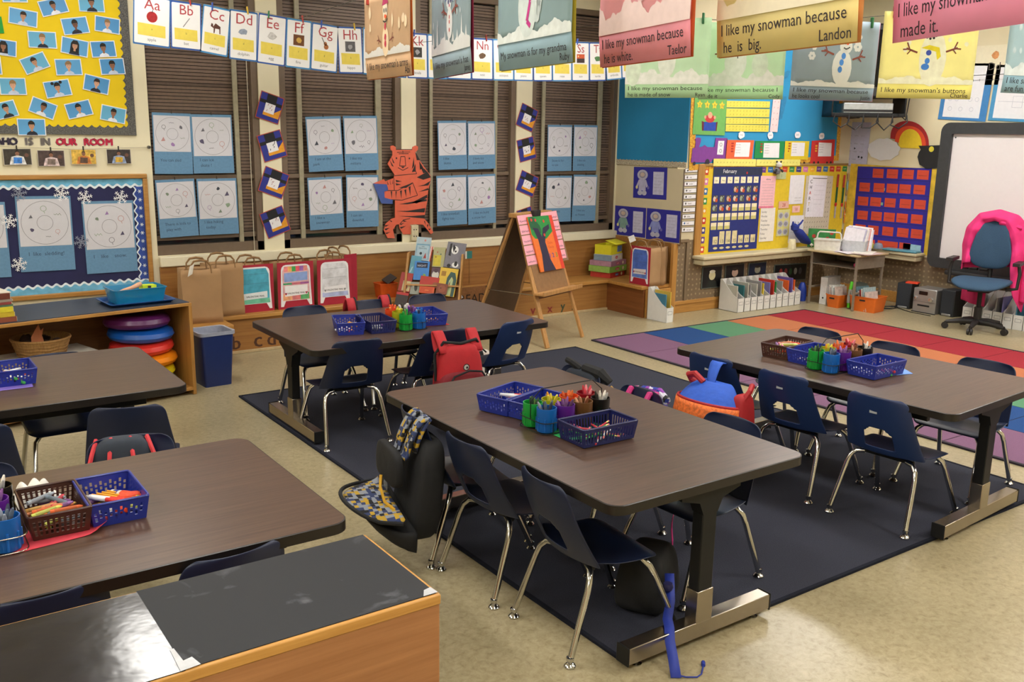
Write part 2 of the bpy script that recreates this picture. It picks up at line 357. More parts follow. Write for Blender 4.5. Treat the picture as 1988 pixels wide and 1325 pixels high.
# ================================================================ BENCH
t = thing('storage_bench', 'built-in orange wood corner bench running under the windows', 'bench', (1.6, 7.4, 0))
def T_(o): o.parent = t; o.location = (-1.6, -7.4, 0); return o
T_(MB().box(1.60, 7.0, .272, 6.5, 7.398, .305, OAK).box(6.08, 6.50, .272, 6.498, 7.0, .305, OAK).ob('seat', bev=.006))
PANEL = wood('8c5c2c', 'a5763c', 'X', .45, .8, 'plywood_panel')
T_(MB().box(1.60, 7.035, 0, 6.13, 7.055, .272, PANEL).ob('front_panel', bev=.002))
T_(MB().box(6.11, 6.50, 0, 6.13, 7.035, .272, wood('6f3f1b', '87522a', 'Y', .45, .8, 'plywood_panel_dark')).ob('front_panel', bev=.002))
T_(MB().box(1.88, 7.375, .305, 6.48, 7.398, .665, PANEL).ob('back_panel', bev=.002))
T_(MB().box(6.478, 6.52, .305, 6.498, 7.375, .70, PANEL).ob('back_panel', bev=.002))
T_(MB().box(6.44, 6.46, 0.0, 6.498, 6.50, .70, OAKZ).box(6.13, 6.47, 0, 6.44, 6.50, .272, OAKZ).ob('end_panel', bev=.004))
T_(MB().box(1.60, 7.015, 0, 6.11, 7.035, .022, m('b9a37c', .5)).ob('toe_strip', bev=.003))
LD = m('4a2a1a', .5); LR = m('7a2222', .5); LG = m('33402c', .5)
for ch, px, py, mt, s in (('a', 432, 690, LD, .15), ('b', 458, 682, LD, .15), ('c', 500, 675, LD, .17), ('d', 526, 672, LD, .16), ('v', 1034, 612, LR, .13), ('x', 1067, 607, LR, .12), ('y', 1092, 602, LG, .12), ('z', 1113, 602, LG, .12)):
    p = PY(px, py, 7.034); T_(MB().tx(ch, p.x, max(p.z, .035), s, mt, 7.0338, 'C', bold=.006).ob('painted_letter', smooth=False))
# ================================================================ TABLES
TOPZ = .61
def table(name, label, cx, cy, L, Wd, rz, inset=.06, footl=.69, lam=LAM, fo_=0, TOPZ=.61, flare=.04):
    D_ = TOPZ-.61
    t = thing(name, label, 'table', (cx, cy, 0), rz, 'walnut laminate work tables')
    o = rrect(-L/2, -Wd/2, L/2, Wd/2, .055, 6); q = rrect(-L/2+.004, -Wd/2+.004, L/2-.004, Wd/2-.004, .051, 6)
    MB().exz(q, lam, TOPZ-.028, TOPZ).ob('tabletop', t)
    b = MB(); n = len(o)
    vs = [(p[0], p[1], z) for z in (TOPZ-.033, TOPZ-.002) for p in o]+[(p[0], p[1], z) for z in (TOPZ-.033, TOPZ-.0002) for p in q]
    fs = []
    for i in range(n):
        j = (i+1) % n; fs += [(i, j, n+j, n+i), (n+i, n+j, 3*n+j, 3*n+i), (2*n+i, 2*n+j, j, i)]
    b.add(vs, fs, m('1a1512', .4)); b.ob('edge_band', t)
    b = MB(); b.box(-L/2+.16, -Wd/2+.10, .525+D_, L/2-.16, -Wd/2+.125, .578+D_, BLACKMET); b.ob('rail', t, bev=.003)
    b = MB(); b.box(-L/2+.16, Wd/2-.125, .525+D_, L/2-.16, Wd/2-.10, .578+D_, BLACKMET); b.ob('rail', t, bev=.003)
    for s in (-1, 1):
        x = s*(L/2-inset-.025); n0 = len(bpy.data.objects); before = set(t.children)
        MB().box(x-.024, -.034, .085, x+.024, .034, .56+D_, BLACKMET).ob('column', t, bev=.004)
        b = MB(); b.add([(x+dx, y, z) for dx in (-.026, .026) for y, z in ((-.034, .52-flare+D_), (-.055, .55-flare*.6+D_), (-.14, .562-flare*.3+D_), (-.14, .578+D_), (.14, .578+D_), (.14, .562-flare*.3+D_), (.055, .55-flare*.6+D_), (.034, .52-flare+D_))],
              [tuple(range(8)), tuple(range(15, 7, -1))]+[(i, (i+1) % 8+0, 8+(i+1) % 8, 8+i) for i in range(8)], BLACKMET)
        b.ob('bracket', t, smooth=False)
        MB().box(x-.028, -.038, .08, x+.028, .038, .20, STEEL).ob('sleeve', t, bev=.003)
        b = MB(); b.box(x-.028, -footl/2, .026, x+.028, footl/2, .085, STEEL); fo = b.ob('foot', t, bev=.003)
        for e in (-1, 1):
            MB().box(x-.03, e*footl/2-.003, .022, x+.03, e*footl/2+.003, .088, BLACKMET).ob('end_cap', fo, bev=.002)
            MB().rev([(.018, 0), (.02, .006), (.008, .01), (.008, .03)], CHROME, 14, x, e*(footl/2-.06)).ob('glide', fo)
        for o_ in set(t.children)-before: o_.location.y += fo_
    return t
tC = table('work_table', 'middle work table with a green paper under its supply caddy', 2.25, 2.752, 1.53, .915, R(90), .03, .69, LAMY)
tB = table('work_table', 'work table nearest the easel and the paper bag mail boxes', 2.675, 4.965, 1.57, .95, 0, .06, .69, LAM, .02, .582, .10)
tD = table('work_table', 'work table beside the striped story rug at the right', 4.03, 2.765, 1.53, .915, R(90+3.9), .03, .72, LAMY)
tA = table('work_table', 'work table in front of the bookcase with floor cushions', .36, 4.51, 1.53, .91, 0, .14)
tE = table('work_table', 'work table behind the low chalkboard topped cabinet', .322, 2.79, 1.53, .91, 0, .08)
# ================================================================ CHAIRS
def bz(u, v):
    x = 2*u-1; hw = .188-.045*v
    if v > .84: hw -= .035*(1-math.sqrt(max(0, 1-((v-.84)/.16)**2)))
    return Vector((x*hw, -.135-.105*v+.045*x*x*(1-.35*v)-.012*math.sin(v*3.1), .325+.285*v))
def sz(u, v):
    x = 2*u-1; hw = .188
    if v > .82: hw -= .04*(1-math.sqrt(max(0, 1-((v-.82)/.18)**2)))
    y = -.135+.305*v+.045*x*x*(1-v)**3
    z = .325-.010*math.sin(math.pi*v)+.022*abs(x)**3*(1-v)**1.2-(.018*((v-.8)/.2)**2 if v > .8 else 0)
    return Vector((x*hw, y, z))
def hole(u, v):
    x = (2*u-1)*.17; return v > .11 and v < .47 and abs(x) < .066 and ((x/.067)**2+(max(0, v-.28)/.20)**2 < 1.02)
def make_chair(mt, sticker=0):
    t = thing('school_chair', '', 'chair')
    MB().grid(14, 12, sz, mt).ob('seat', t, solid=.006, sub=1)
    bk = MB().grid(26, 26, bz, mt, hole).ob('backrest', t, solid=.006, sub=1)
    MB().tube([(-.10, -.09, .305), (-.10, .10, .305)], .009, BLACKMET).tube([(.10, -.09, .305), (.10, .10, .305)], .009, BLACKMET).tube([(-.13, -.08, .303), (.13, -.08, .303)], .009, BLACKMET).tube([(-.13, .10, .303), (.13, .10, .303)], .009, BLACKMET).ob('seat_frame', t)
    for sx in (-1, 1):
        for pts in ([(.10, -.085), (.135, -.098), (.155, -.112)], [(.10, .10), (.135, .118), (.157, .135)]):
            back = pts[0][1] < 0; fy = -.20 if back else .245; fx = .185 if back else .195
            P = [(sx*pts[0][0], pts[0][1], .303), (sx*pts[1][0], pts[1][1], .298), (sx*pts[2][0], pts[2][1], .275),
                 (sx*(pts[2][0]+.008), pts[2][1]+(-.012 if back else .018), .24), (sx*fx, fy, .022)]
            lg = MB().tube(P, .0115, CHROME, 10).ob('leg', t)
            a = Vector(P[-1]); MB().rev([(.019, .0), (.021, .006), (.015, .014), (.008, .018), (.010, .024), (.0135, .026), (.0135, .036), (.008, .038)], CHROME, 14, a.x, a.y).ob('glide', lg)
    if sticker:
        p = bz(.42, .72); b = MB(); b.box(p.x-.0, p.y-.0065, p.z, p.x+.035, p.y-.0045, p.z+.022, m('9aa0a8', .6)); b.ob('sticker', bk, smooth=False)
    return t
NAVY2 = m('1c2f5a', .36, var=.05)
c_plain = make_chair(NAVY); c_stick = make_chair(NAVY2, 1)
used = {}
def chair(x, y, az, label, src=None, z=0):
    src = src or c_plain
    if src.name not in used: used[src.name] = 1; o = src; o.location = (x, y, z); o.rotation_euler = (0, 0, R(az-90))
    else: o = dup(src, (x, y, z), R(az-90))
    o['label'] = label; o['category'] = 'chair'; o['group'] = 'navy plastic school chairs'
    return o
RZ = .009
chair(1.975, 3.17, -9, 'navy school chair with the open yellow patterned backpack, middle table left side')
chair(1.975, 2.80, 1, 'navy school chair between two others on the left side of the middle table')
chair(1.985, 2.315, -5, 'navy school chair at the left side of the middle table, closest to the camera')
chair(2.585, 2.41, 182, 'navy school chair on the right side of the middle table, near its front leg', None, RZ)
chair(2.56, 2.93, 178, 'navy school chair on the right side of the middle table holding the purple backpack', None, RZ)
chair(2.57, 3.36, 180, 'navy school chair at the far right corner of the middle table with a dark jacket', None, RZ)
chair(3.745, 3.255, 5, 'navy school chair with the blue and orange backpack, at the right table', c_stick, RZ)
chair(3.775, 2.815, 5, 'navy school chair at the centre of the near side of the right table', c_stick, RZ)
chair(3.805, 2.325, 5, 'navy school chair at the right table, nearest the camera', c_stick, RZ)
chair(4.47, 2.39, 184, 'navy school chair on the rug side of the right table, nearest the camera', None, RZ)
chair(4.42, 2.88, 184, 'navy school chair in the middle of the rug side of the right table', None, RZ)
chair(4.385, 3.35, 184, 'navy school chair on the rug side of the right table, farthest from the camera', None, RZ)
chair(2.165, 4.705, 86, 'navy school chair with its back to the camera at the left of the far table', None, RZ)
chair(2.70, 4.69, 88, 'navy school chair with the bright red backpack at the far table', None, RZ)
chair(3.17, 4.70, 101, 'navy school chair with a worn sticker at the right end of the far table', c_stick, RZ)
chair(2.28, 5.33, -90, 'navy school chair behind the far table, below the turquoise mail box bag', None, RZ)
chair(2.73, 5.33, -90, 'navy school chair behind the far table with red backpack straps over its back', None, RZ)
chair(3.18, 5.34, -90, 'navy school chair behind the far table in front of the book rack', None, RZ)
chair(.88, 4.08, 74, 'navy school chair with its back to the camera between the two left tables')
chair(.27, 4.10, 86, 'navy school chair at the left edge between the two left tables')
chair(.73, 4.77, -90, 'navy school chair pushed under the table from the bookcase side')
chair(.70, 3.25, -100, 'navy school chair beyond the lower left table, under the red striped bag')
chair(.19, 3.20, -95, 'navy school chair at the far side of the lower left table, by the frame edge')
chair(.72, 2.535, 95, 'navy school chair between the lower left table and the cabinet, right one')
chair(.27, 2.56, 92, 'navy school chair between the lower left table and the cabinet, left one')
# ================================================================ FOREGROUND CABINET
CB = m('2c2e33', .42, var=.18, scale=9); BOXW = wood('96633c', 'b07c50', 'X', .45, .5, 'maple_veneer')
t = thing('low_cabinet', 'low wooden cabinet with a black chalkboard top in the foreground', 'cabinet', (0, 1.86, 0))
MB().box(-.75, -.19, 0, .99, .19, .693, BOXW).ob('body', t, bev=.004)
MB().box(-.752, -.192, .672, .992, .192, .698, wood('b5803a', 'cf9c52', 'X', .4, 1, 'pale_oak')).ob('edge_trim', t, bev=.004)
def chalk():
    q = bpy.data.materials.new('chalkboard_paper'); q.use_nodes = True; n = q.node_tree.nodes; L = q.node_tree.links; p = n['Principled BSDF']
    tc = n.new('ShaderNodeTexCoord'); nz = n.new('ShaderNodeTexNoise'); nz.inputs['Scale'].default_value = 7; nz.inputs['Detail'].default_value = 8; nz.inputs['Distortion'].default_value = 1.5
    L.new(tc.outputs['Object'], nz.inputs['Vector']); r = n.new('ShaderNodeValToRGB'); e = r.color_ramp.elements
    e[0].position = .60; e[0].color = lin('282a2f'); e[1].position = .85; e[1].color = lin('6a6d74')
    L.new(nz.outputs['Fac'], r.inputs['Fac']); L.new(r.outputs[0], p.inputs['Base Color']); p.inputs['Roughness'].default_value = .6; p.inputs['Specular IOR Level'].default_value = .3
    return q
CHK = chalk()
GLS = m('232227', .155, var=.3, scale=11, bump=.12, spec=.4)
MB().box(.425, -.183, .698, .983, .188, .7, CHK).ob('chalkboard_sheet', t, smooth=False)
MB().box(-.745, -.188, .698, .425, .183, .7, GLS).ob('glossy_sheet', t, smooth=False)
b = MB(); TP = m('b9bcc2', .35); b.add([(.415, -.19, .7012), (.455, -.186, .7012), (.448, -.15, .7012), (.43, -.155, .7012), (.427, -.10, .7012), (.419, -.10, .7012)], [(0, 1, 2, 3, 4, 5)], TP); b.ob('tape_piece', t, smooth=False); b = MB()
b.add([(.95, -.185, .7012), (.987, -.185, .7012), (.985, -.155, .7012), (.965, -.16, .7012)], [(0, 1, 2, 3)], TP); b.ob('tape_piece', t, smooth=False)
# ================================================================ BOOKCASE AT LEFT
A9 = R(9)
t = thing('low_bookcase', 'low oak bookcase with dark top under the snowflake bulletin board', 'bookcase', (1.725, 6.05, 0), A9)
DK = m('2d3546', .4, var=.12, scale=12); INB = wood('6b4523', '85592f', 'X', .5, 1, 'bookcase_inside')
MB().box(-.022, 0, 0, 0, .56, .592, OAKZ).ob('side_panel', t, bev=.002)
MB().box(-2.2, 0, 0, -2.178, .56, .592, OAKZ).ob('side_panel', t, bev=.002)
MB().box(-2.2, 0, .592, 0, .56, .612, OAK).ob('top', t, bev=.002)
MB().box(-2.19, .012, .612, -.01, .55, .616, DK).ob('top_sheet', t, smooth=False)
MB().box(-2.178, .54, .03, -.022, .552, .592, INB).ob('back_panel', t, smooth=False)
MB().box(-2.178, 0, .03, -.022, .54, .05, OAK).ob('bottom_shelf', t, bev=.002)
def on9(x, y, z): return Vector((1.725+x*math.cos(A9)-y*math.sin(A9), 6.05+x*math.sin(A9)+y*math.cos(A9), z))
z = .05
for k, (h, nm, r_, dx) in enumerate((('2f8a3a', 'green', .20, .0), ('e5d21c', 'yellow', .19, .0), ('ee8a16', 'orange', .20, .01), ('d8322a', 'red', .20, -.01), ('1556b0', 'blue', .205, -.01), ('5a1e5e', 'purple', .205, -.03))):
    hh = .088 if k else .07; p = on9(-.245+dx, .22, z); mt = m(h, .28, var=.05, scale=14, bump=.35)
    prof = [(0.001, 0), (r_*.75, .002), (r_*.93, hh*.18), (r_, hh*.45), (r_*.96, hh*.75), (r_*.8, hh*.95), (r_*.4, hh*.93), (.001, hh*.9)]
    b = MB(); b.rev(prof, mt, 40, cap=False)
    tag(b.ob('floor_cushion', loc=p, rot=(R(random.uniform(-2, 2)), R(random.uniform(-2, 2)), k)), '%s round vinyl cushion in the stack inside the bookcase' % nm, 'cushion', 'round floor cushions')
    z += hh*.955
# basket with pine cones on a white box
MB_ = MB(); MB_.box(-.28, -.17, 0, .28, .17, .29, m('d2cdc2', .7)); MB_.box(-.285, -.175, .26, .285, .175, .30, m('dcd8ce', .7))
tag(MB_.ob('storage_box', loc=on9(-.84, .25, .05), rot=(0, 0, A9+.1), bev=.004), 'white lidded box under the wicker basket in the bookcase', 'box')
WK = wood('7d5a30', 'a8804a', 'Z', .7, 1.6, 'wicker')
t = thing('wicker_basket', 'shallow round wicker basket of pine cones in the bookcase', 'basket', on9(-.86, .22, .352), 0)
b = MB(); b.rev([(.115, 0), (.135, .03), (.155, .08), (.163, .11), (.150, .11), (.13, .03), (.105, .012)], WK, 36)
b.ob('bowl', t)
b = MB()
for k in range(5):
    zz = .02+k*.02; rr = .128+.033*(zz/.11)
    b.tube([(rr*math.cos(a*math.pi/20), rr*math.sin(a*math.pi/20), zz+.003*math.sin(a*5)) for a in range(40)], .005, WK, 6, True)
b.tube([(.161*math.cos(a*math.pi/20), .161*math.sin(a*math.pi/20), .112) for a in range(40)], .008, WK, 8, True)
b.ob('weave', t)
PC = m('3a2418', .8, var=.3)
for k in range(16):
    a = random.uniform(0, 6.3); r_ = .10*math.sqrt(random.random()); lay = k//8
    b = MB(); prof = [(.001, 0)]
    for q in range(1, 8):
        s = .026*math.sin(math.pi*(q/8)**.75)+.003; prof += [(s*.75, q*.008), (s*1.1, q*.008+.003)]
    prof += [(.001, .068)]; b.rev(prof, PC, 9, cap=False)
    p = on9(-.86, .22, 0)
    tag(b.ob('pine_cone', loc=(p.x+r_*math.cos(a), p.y+r_*math.sin(a), .372+.038*lay+.02), rot=(random.uniform(.6, 2), random.uniform(-.5, .5), a), smooth=False), 'dark brown pine cone heaped in the wicker basket', 'pine cone', 'pine cones in the wicker basket')
b = MB(); b.ex([(-.02, 0), (-.03, .05), (-.012, .10), (.004, .135), (.02, .10), (.035, .12), (.03, .07), (.045, .04), (.015, .01)], m('9a5a34', .8), -.002, .002)
p = on9(-.93, .10, .44); tag(b.ob('dry_leaf', loc=p, rot=(-.3, .3, .2), solid=0), 'large brown dried leaf leaning out of the wicker basket', 'leaf')
for k in range(3):
    b = MB(); b.box(-.13, -.1, 0, .13, .1, .05, m('7f8a90', .4, var=.05)); b.box(-.135, -.105, .045, .135, .105, .055, m('9aa4a8', .35))
    tag(b.ob('plastic_tray', loc=on9(-1.33, .25, .05+k*.058), rot=(0, 0, A9), bev=.004), 'grey plastic box at the bookcase left, %s of the stack' % ['bottom', 'middle', 'top'][k], 'box', 'grey plastic boxes')
# books on top at left
z = .616
for k, (h, s) in enumerate((('8c4a34', .03), ('c9b12e', .028), ('d7c92e', .03), ('5a7a62', .012), ('8a3c3a', .014), ('9b8f84', .016), ('6a3326', .034), ('d6d0c4', .004))):
    L_ = .23-.006*k; b = MB(); x = random.uniform(-.006, .006)
    b.box(-L_/2+x, -.13, 0, L_/2+x, .13, s, m(h, .5)); b.box(-L_/2+.004+x, -.126, .003, L_/2+.003+x, .132, s-.003, m('d8cfb4', .8))
    tag(b.ob('book', loc=on9(-1.15, .16, z), rot=(0, 0, A9+random.uniform(-.05, .05)), bev=.001), ('book %s in the stack on the bookcase top' % ['with brown cover at the bottom', 'with dull yellow cover', 'with bright yellow cover', 'thin with green cover', 'thin with dark red cover', 'with grey cover', 'thick with dark brown cover', 'thin and white on top'][k]), 'book', 'books stacked on the low bookcase'); z += s+.0005
# blue tray and turquoise bin
t = thing('plastic_tray', 'flat blue plastic tray under the turquoise bin', 'tray', on9(-.27, .22, .6165), A9+R(-4))
TB = m('1d4c8c', .3); TQ = m('1b86b8', .25, var=.03, alpha=.82)
def bin_(mt, l, wd, h, flare, th=.003, lip=.006):
    b = MB(); o0 = rrect(-l/2, -wd/2, l/2, wd/2, .015, 4); f = flare; o1 = rrect(-l/2-f, -wd/2-f, l/2+f, wd/2+f, .02, 4)
    i0 = rrect(-l/2+th, -wd/2+th, l/2-th, wd/2-th, .013, 4); i1 = rrect(-l/2-f+th, -wd/2-f+th, l/2+f-th, wd/2+f-th, .018, 4); o2 = rrect(-l/2-f-lip, -wd/2-f-lip, l/2+f+lip, wd/2+f+lip, .024, 4)
    n = len(o0); vs = [(*p, 0) for p in o0]+[(*p, h-.004) for p in o1]+[(*p, h-.004) for p in o2]+[(*p, h) for p in o2]+[(*p, h) for p in i1]+[(*p, th) for p in i0]
    fs = [tuple(range(n-1, -1, -1)), tuple(range(5*n, 6*n))]
    for k in range(5): fs += [(k*n+i, k*n+(i+1) % n, (k+1)*n+(i+1) % n, (k+1)*n+i) for i in range(n)]
    return b.add(vs, fs, mt)
bin_(TB, .36, .26, .022, .02).ob('tray_body', t)
t = thing('storage_bin', 'translucent turquoise plastic bin of toys on the blue tray', 'bin', on9(-.265, .23, .6203+.0005), A9+R(-4))
bin_(TQ, .29, .19, .095, .018).ob('bin_body', t)
for k in range(7):
    b = MB(); b.box(-.03, -.02, 0, .03, .02, .03, m(['d33a8a', '5ec24a', 'd9c03a', 'd8572e', '8c4ab0', '3a9ad0', 'cfd84a'][k], .5))
    tag(b.ob('toy_block', loc=on9(-.37+.035*k, .22+.03*(-1)**k, .628), rot=(0, 0, k), bev=.004), '%s toy block inside the turquoise bin' % ['pink', 'green', 'yellow', 'orange', 'purple', 'blue', 'lime'][k], 'toy', 'toys in the turquoise bin')
b = MB(); SK = m('d3a282', .55)
b.tube([(-.10, 0, 0), (-.05, 0, .008), (0, 0, .014), (.05, 0, .022), (.07, 0, .028)], [.008, .013, .011, .016, .012], SK, 10); tag(b.ob('toy_doll', loc=on9(-.30, .20, .70), rot=(0, -.1, .3)), 'bare toy doll lying across the turquoise bin', 'toy')
b = MB(); b.box(-.045, -.03, 0, .045, .03, .028, m('c8e02a', .5)); b.box(-.012, -.031, .004, .01, -.0301, .024, m('3a2a26', .6)); tag(b.ob('toy_box', loc=on9(-.18, .24, .69), rot=(.0, .05, .15), bev=.002), 'lime green printed box sticking out of the turquoise bin', 'toy')
# ================================================================ WASTEBASKET
t = thing('wastebasket', 'navy blue rectangular wastebasket with a clear liner beside the bookcase', 'bin', (1.905, 6.26, 0), R(4))
bin_(m('1c2f68', .4, var=.04), .185, .18, .375, .022, .004, .004).ob('bin_body', t)
b = MB(); LN = m('c9d0e2', .25, alpha=.55, var=.03, bump=.6, scale=40)
o = rrect(-.125, -.122, .125, .122, .03, 5); n = len(o)
vs = [(p[0]*(1+.01*math.sin(i*2.3)), p[1]*(1+.01*math.cos(i*1.7)), z) for z in (.356, .379) for i, p in enumerate(o)]+[(p[0]*.88, p[1]*.88, .377) for p in o]+[(p[0]*.72, p[1]*.72, .2) for p in o]
b.add(vs, [(k*n+i, k*n+(i+1) % n, (k+1)*n+(i+1) % n, (k+1)*n+i) for k in range(3) for i in range(n)], LN); b.ob('liner', t)
# ================================================================ NORTH WALL: BOARDS, PHOTOS, SHEETS
N = ('y', 7.4)
def flat(name, label, cat, plane, corners, off=.0, group=None):
    loc, rot, wd, ht = wq(plane, corners, off)
    t = thing(name, label, cat, loc, rot, group); return t, wd, ht
YEL = m('e8c912', .85, var=.05, scale=5); GLIT = speckle('6f6e6a', '1f1f22', 240, .5, .5, 'grey_glitter_border', big=False)
# yellow board: geometry in wall coordinates
t = thing('bulletin_board', 'bright yellow bulletin board of pupil portraits with a grey scalloped border', 'bulletin board', (0, 7.4, 0))
xr, zb, zt = PY(268, 262, 7.39).x-.012, PY(180, 262, 7.39).z, 2.75
MB().box(.2, -.012, zb+.03, xr-.03, -.001, zt, YEL).ob('backing_paper', t, smooth=False)
def scallop(x0, z0, x1, z1, wd, side, pitch=.055, dep=.018):
    L = math.hypot(x1-x0, z1-z0); ux, uz = (x1-x0)/L, (z1-z0)/L; nx, nz = -uz*side, ux*side; k = int(L/pitch*4)
    inner = [(x0+ux*L*i/k+nx*(wd-dep*abs(math.sin(math.pi*i/4))), z0+uz*L*i/k+nz*(wd-dep*abs(math.sin(math.pi*i/4)))) for i in range(k+1)]
    return [(x0, z0), (x1, z1)]+inner[::-1]
b = MB(); b.ex(scallop(.2, zb, xr, zb, .07, 1), GLIT, -.016, -.002); b.ob('border', t, smooth=False)
b = MB(); b.ex(scallop(xr, zb, xr, zt, .07, 1), GLIT, -.0155, -.0022); b.ob('border', t, smooth=False)
PB = [m(h, .4, var=.12, scale=3) for h in ('5aa0d4', '4f94cc', '62acd2')]; SKN = [m(h, .6) for h in ('b98a6c', '8f6247', '6d4632', 'cfa084')]
HAIR = [m(h, .7) for h in ('17120f', '2c1b12', '4a3222', '8a6d4a')]; SHIRT = [m(h, .7) for h in ('c3cfe4', '1c2030', 'dfe4ee', '23262e')]
PH = [((65, 50), (292, 92), (287, 218), (65, 175)), ((275, 10), (505, -30), (523, 90), (342, 135)), ((603, -40), (805, -35), (803, 98), (606, 85)),
      ((465, 143), (668, 125), (692, 252), (495, 275)), ((733, 115), (928, 150), (922, 268), (728, 238)), ((208, 235), (436, 250), (436, 375), (222, 368)),
      ((475, 278), (690, 320), (672, 448), (468, 402)), ((690, 320), (885, 312), (900, 440), (712, 445)), ((145, 462), (330, 393), (390, 515), (207, 580)),
      ((418, 455), (628, 455), (634, 580), (435, 583)), ((762, 452), (952, 448), (970, 572), (782, 580)), ((-10, 598), (198, 603), (206, 733), (0, 733)),
      ((325, 635), (525, 607), (562, 733), (365, 762)), ((652, 566), (852, 615), (832, 735), (640, 690)), ((-50, 800), (105, 768), (148, 890), (-10, 930)),
      ((258, 742), (445, 815), (412, 928), (210, 855)), ((495, 805), (685, 765), (722, 883), (530, 925)), ((785, 803), (978, 845), (962, 960), (770, 922)),
      ((128, 915), (350, 918), (355, 1048), (140, 1045)), ((-80, 290), (138, 318), (118, 445), (-80, 410)), ((10, -100), (208, -100), (205, 20), (10, 15)), ((-200, 430), (8, 440), (15, 575), (-190, 575))]
PL = ['top left, tilted, boy with brown hair', 'boy in a white shirt in the top row', 'boy in a dark vest at the top right', 'dark haired boy in a dark polo, second row', 'fair haired boy near the right border, second row',
      'fair haired child in a dark polo, third row', 'girl with long dark hair and fringe', 'smiling boy in white by the right border', 'child tilted left in the fourth row', 'fair haired child in the middle of the fourth row',
      'dark haired boy at the right border, fourth row', 'fair haired child at the left edge, fifth row', 'girl with two hair buns', 'boy in black polo tilted right, fifth row', 'boy in black shirt at the left edge, sixth row',
      'child tilted right, sixth row', 'boy tilted left in the sixth row', 'boy by the lower right corner', 'child overlapping the bottom border', 'girl with long hair at the left edge', 'portrait cut off at the top edge', 'portrait mostly hidden at the left edge']
hs = [1, 0, 0, 0, 3, 3, 0, 0, 1, 3, 0, 3, 0, 1, 0, 0, 0, 0, 0, 0, 0, 0]; ss = [0, 2, 1, 1, 2, 1, 1, 2, 0, 0, 0, 0, 0, 1, 3, 2, 2, 2, 1, 0, 0, 0]; ks = [0, 1, 1, 2, 3, 3, 0, 1, 0, 3, 1, 3, 0, 3, 0, 1, 0, 1, 0, 1, 1, 1]
for i, c in enumerate(PH):
    t, wd, ht = flat('portrait_photo', 'school portrait on blue: '+PL[i], 'photo', ('y', 7.383), cp(c, 0, 0, 3.976), 0, 'pupil portraits on the yellow board')
    b = MB(); b.box(-wd/2, -.0015, -ht/2, wd/2, 0, ht/2, WHITE); q = .006; b.pg([(-wd/2+q, -ht/2+q), (wd/2-q, -ht/2+q), (wd/2-q, ht/2-q), (-wd/2+q, ht/2-q)], PB[i % 3], -.0019); b.ob('print', t, smooth=False)
    b = MB(); h = ht*1.2; sk = SKN[ks[i]]; hr = HAIR[hs[i]]; sh = SHIRT[ss[i]]; long_ = i in (6, 19)
    b.pg([(-.26*h, -.455*h), (-.22*h, -.34*h), (-.08*h, -.25*h), (.08*h, -.25*h), (.22*h, -.34*h), (.26*h, -.455*h)], sh, -.0022)
    if long_: b.pg([(-.22*h, -.35*h), (-.2*h, .1*h), (-.1*h, .27*h), (.1*h, .27*h), (.2*h, .1*h), (.22*h, -.35*h)], hr, -.0023)
    if i == 12: b.ci(-.2*h, .22*h, .08*h, hr, -.0023).ci(.2*h, .24*h, .08*h, hr, -.0023)
    b.pg([(-.05*h, -.28*h), (.05*h, -.28*h), (.05*h, -.1*h), (-.05*h, -.1*h)], sk, -.0024)
    b.ci(0, .09*h, .155*h, hr, -.0025, .17*h, 14, .06); b.ci(0, 0, .125*h, sk, -.0027, .175*h); b.pg([(-.13*h, .07*h), (.13*h, .07*h), (.11*h, .17*h), (-.11*h, .17*h)], hr, -.0028)
    b.ci(-.045*h, .01*h, .014*h, INK, -.003, n=6).ci(.045*h, .01*h, .014*h, INK, -.003, n=6).st([(-.035*h, -.085*h), (0, -.1*h), (.035*h, -.085*h)], .014*h, m('a04848', .6), -.003)
    for v_ in b.v: v_.z += .07*ht
    b.ob('portrait', t, smooth=False)
t, wd, ht = flat('green_card', 'corner of a green card on the yellow board at the left edge', 'card', ('y', 7.383), cp(((-60, 110), (-5, 150), (48, 235), (0, 275)), 0, 0, 3.976))
MB().box(-wd/2, -.002, -ht/2, wd/2, 0, ht/2, m('1f9a3c', .7)).ob('card', t, smooth=False)
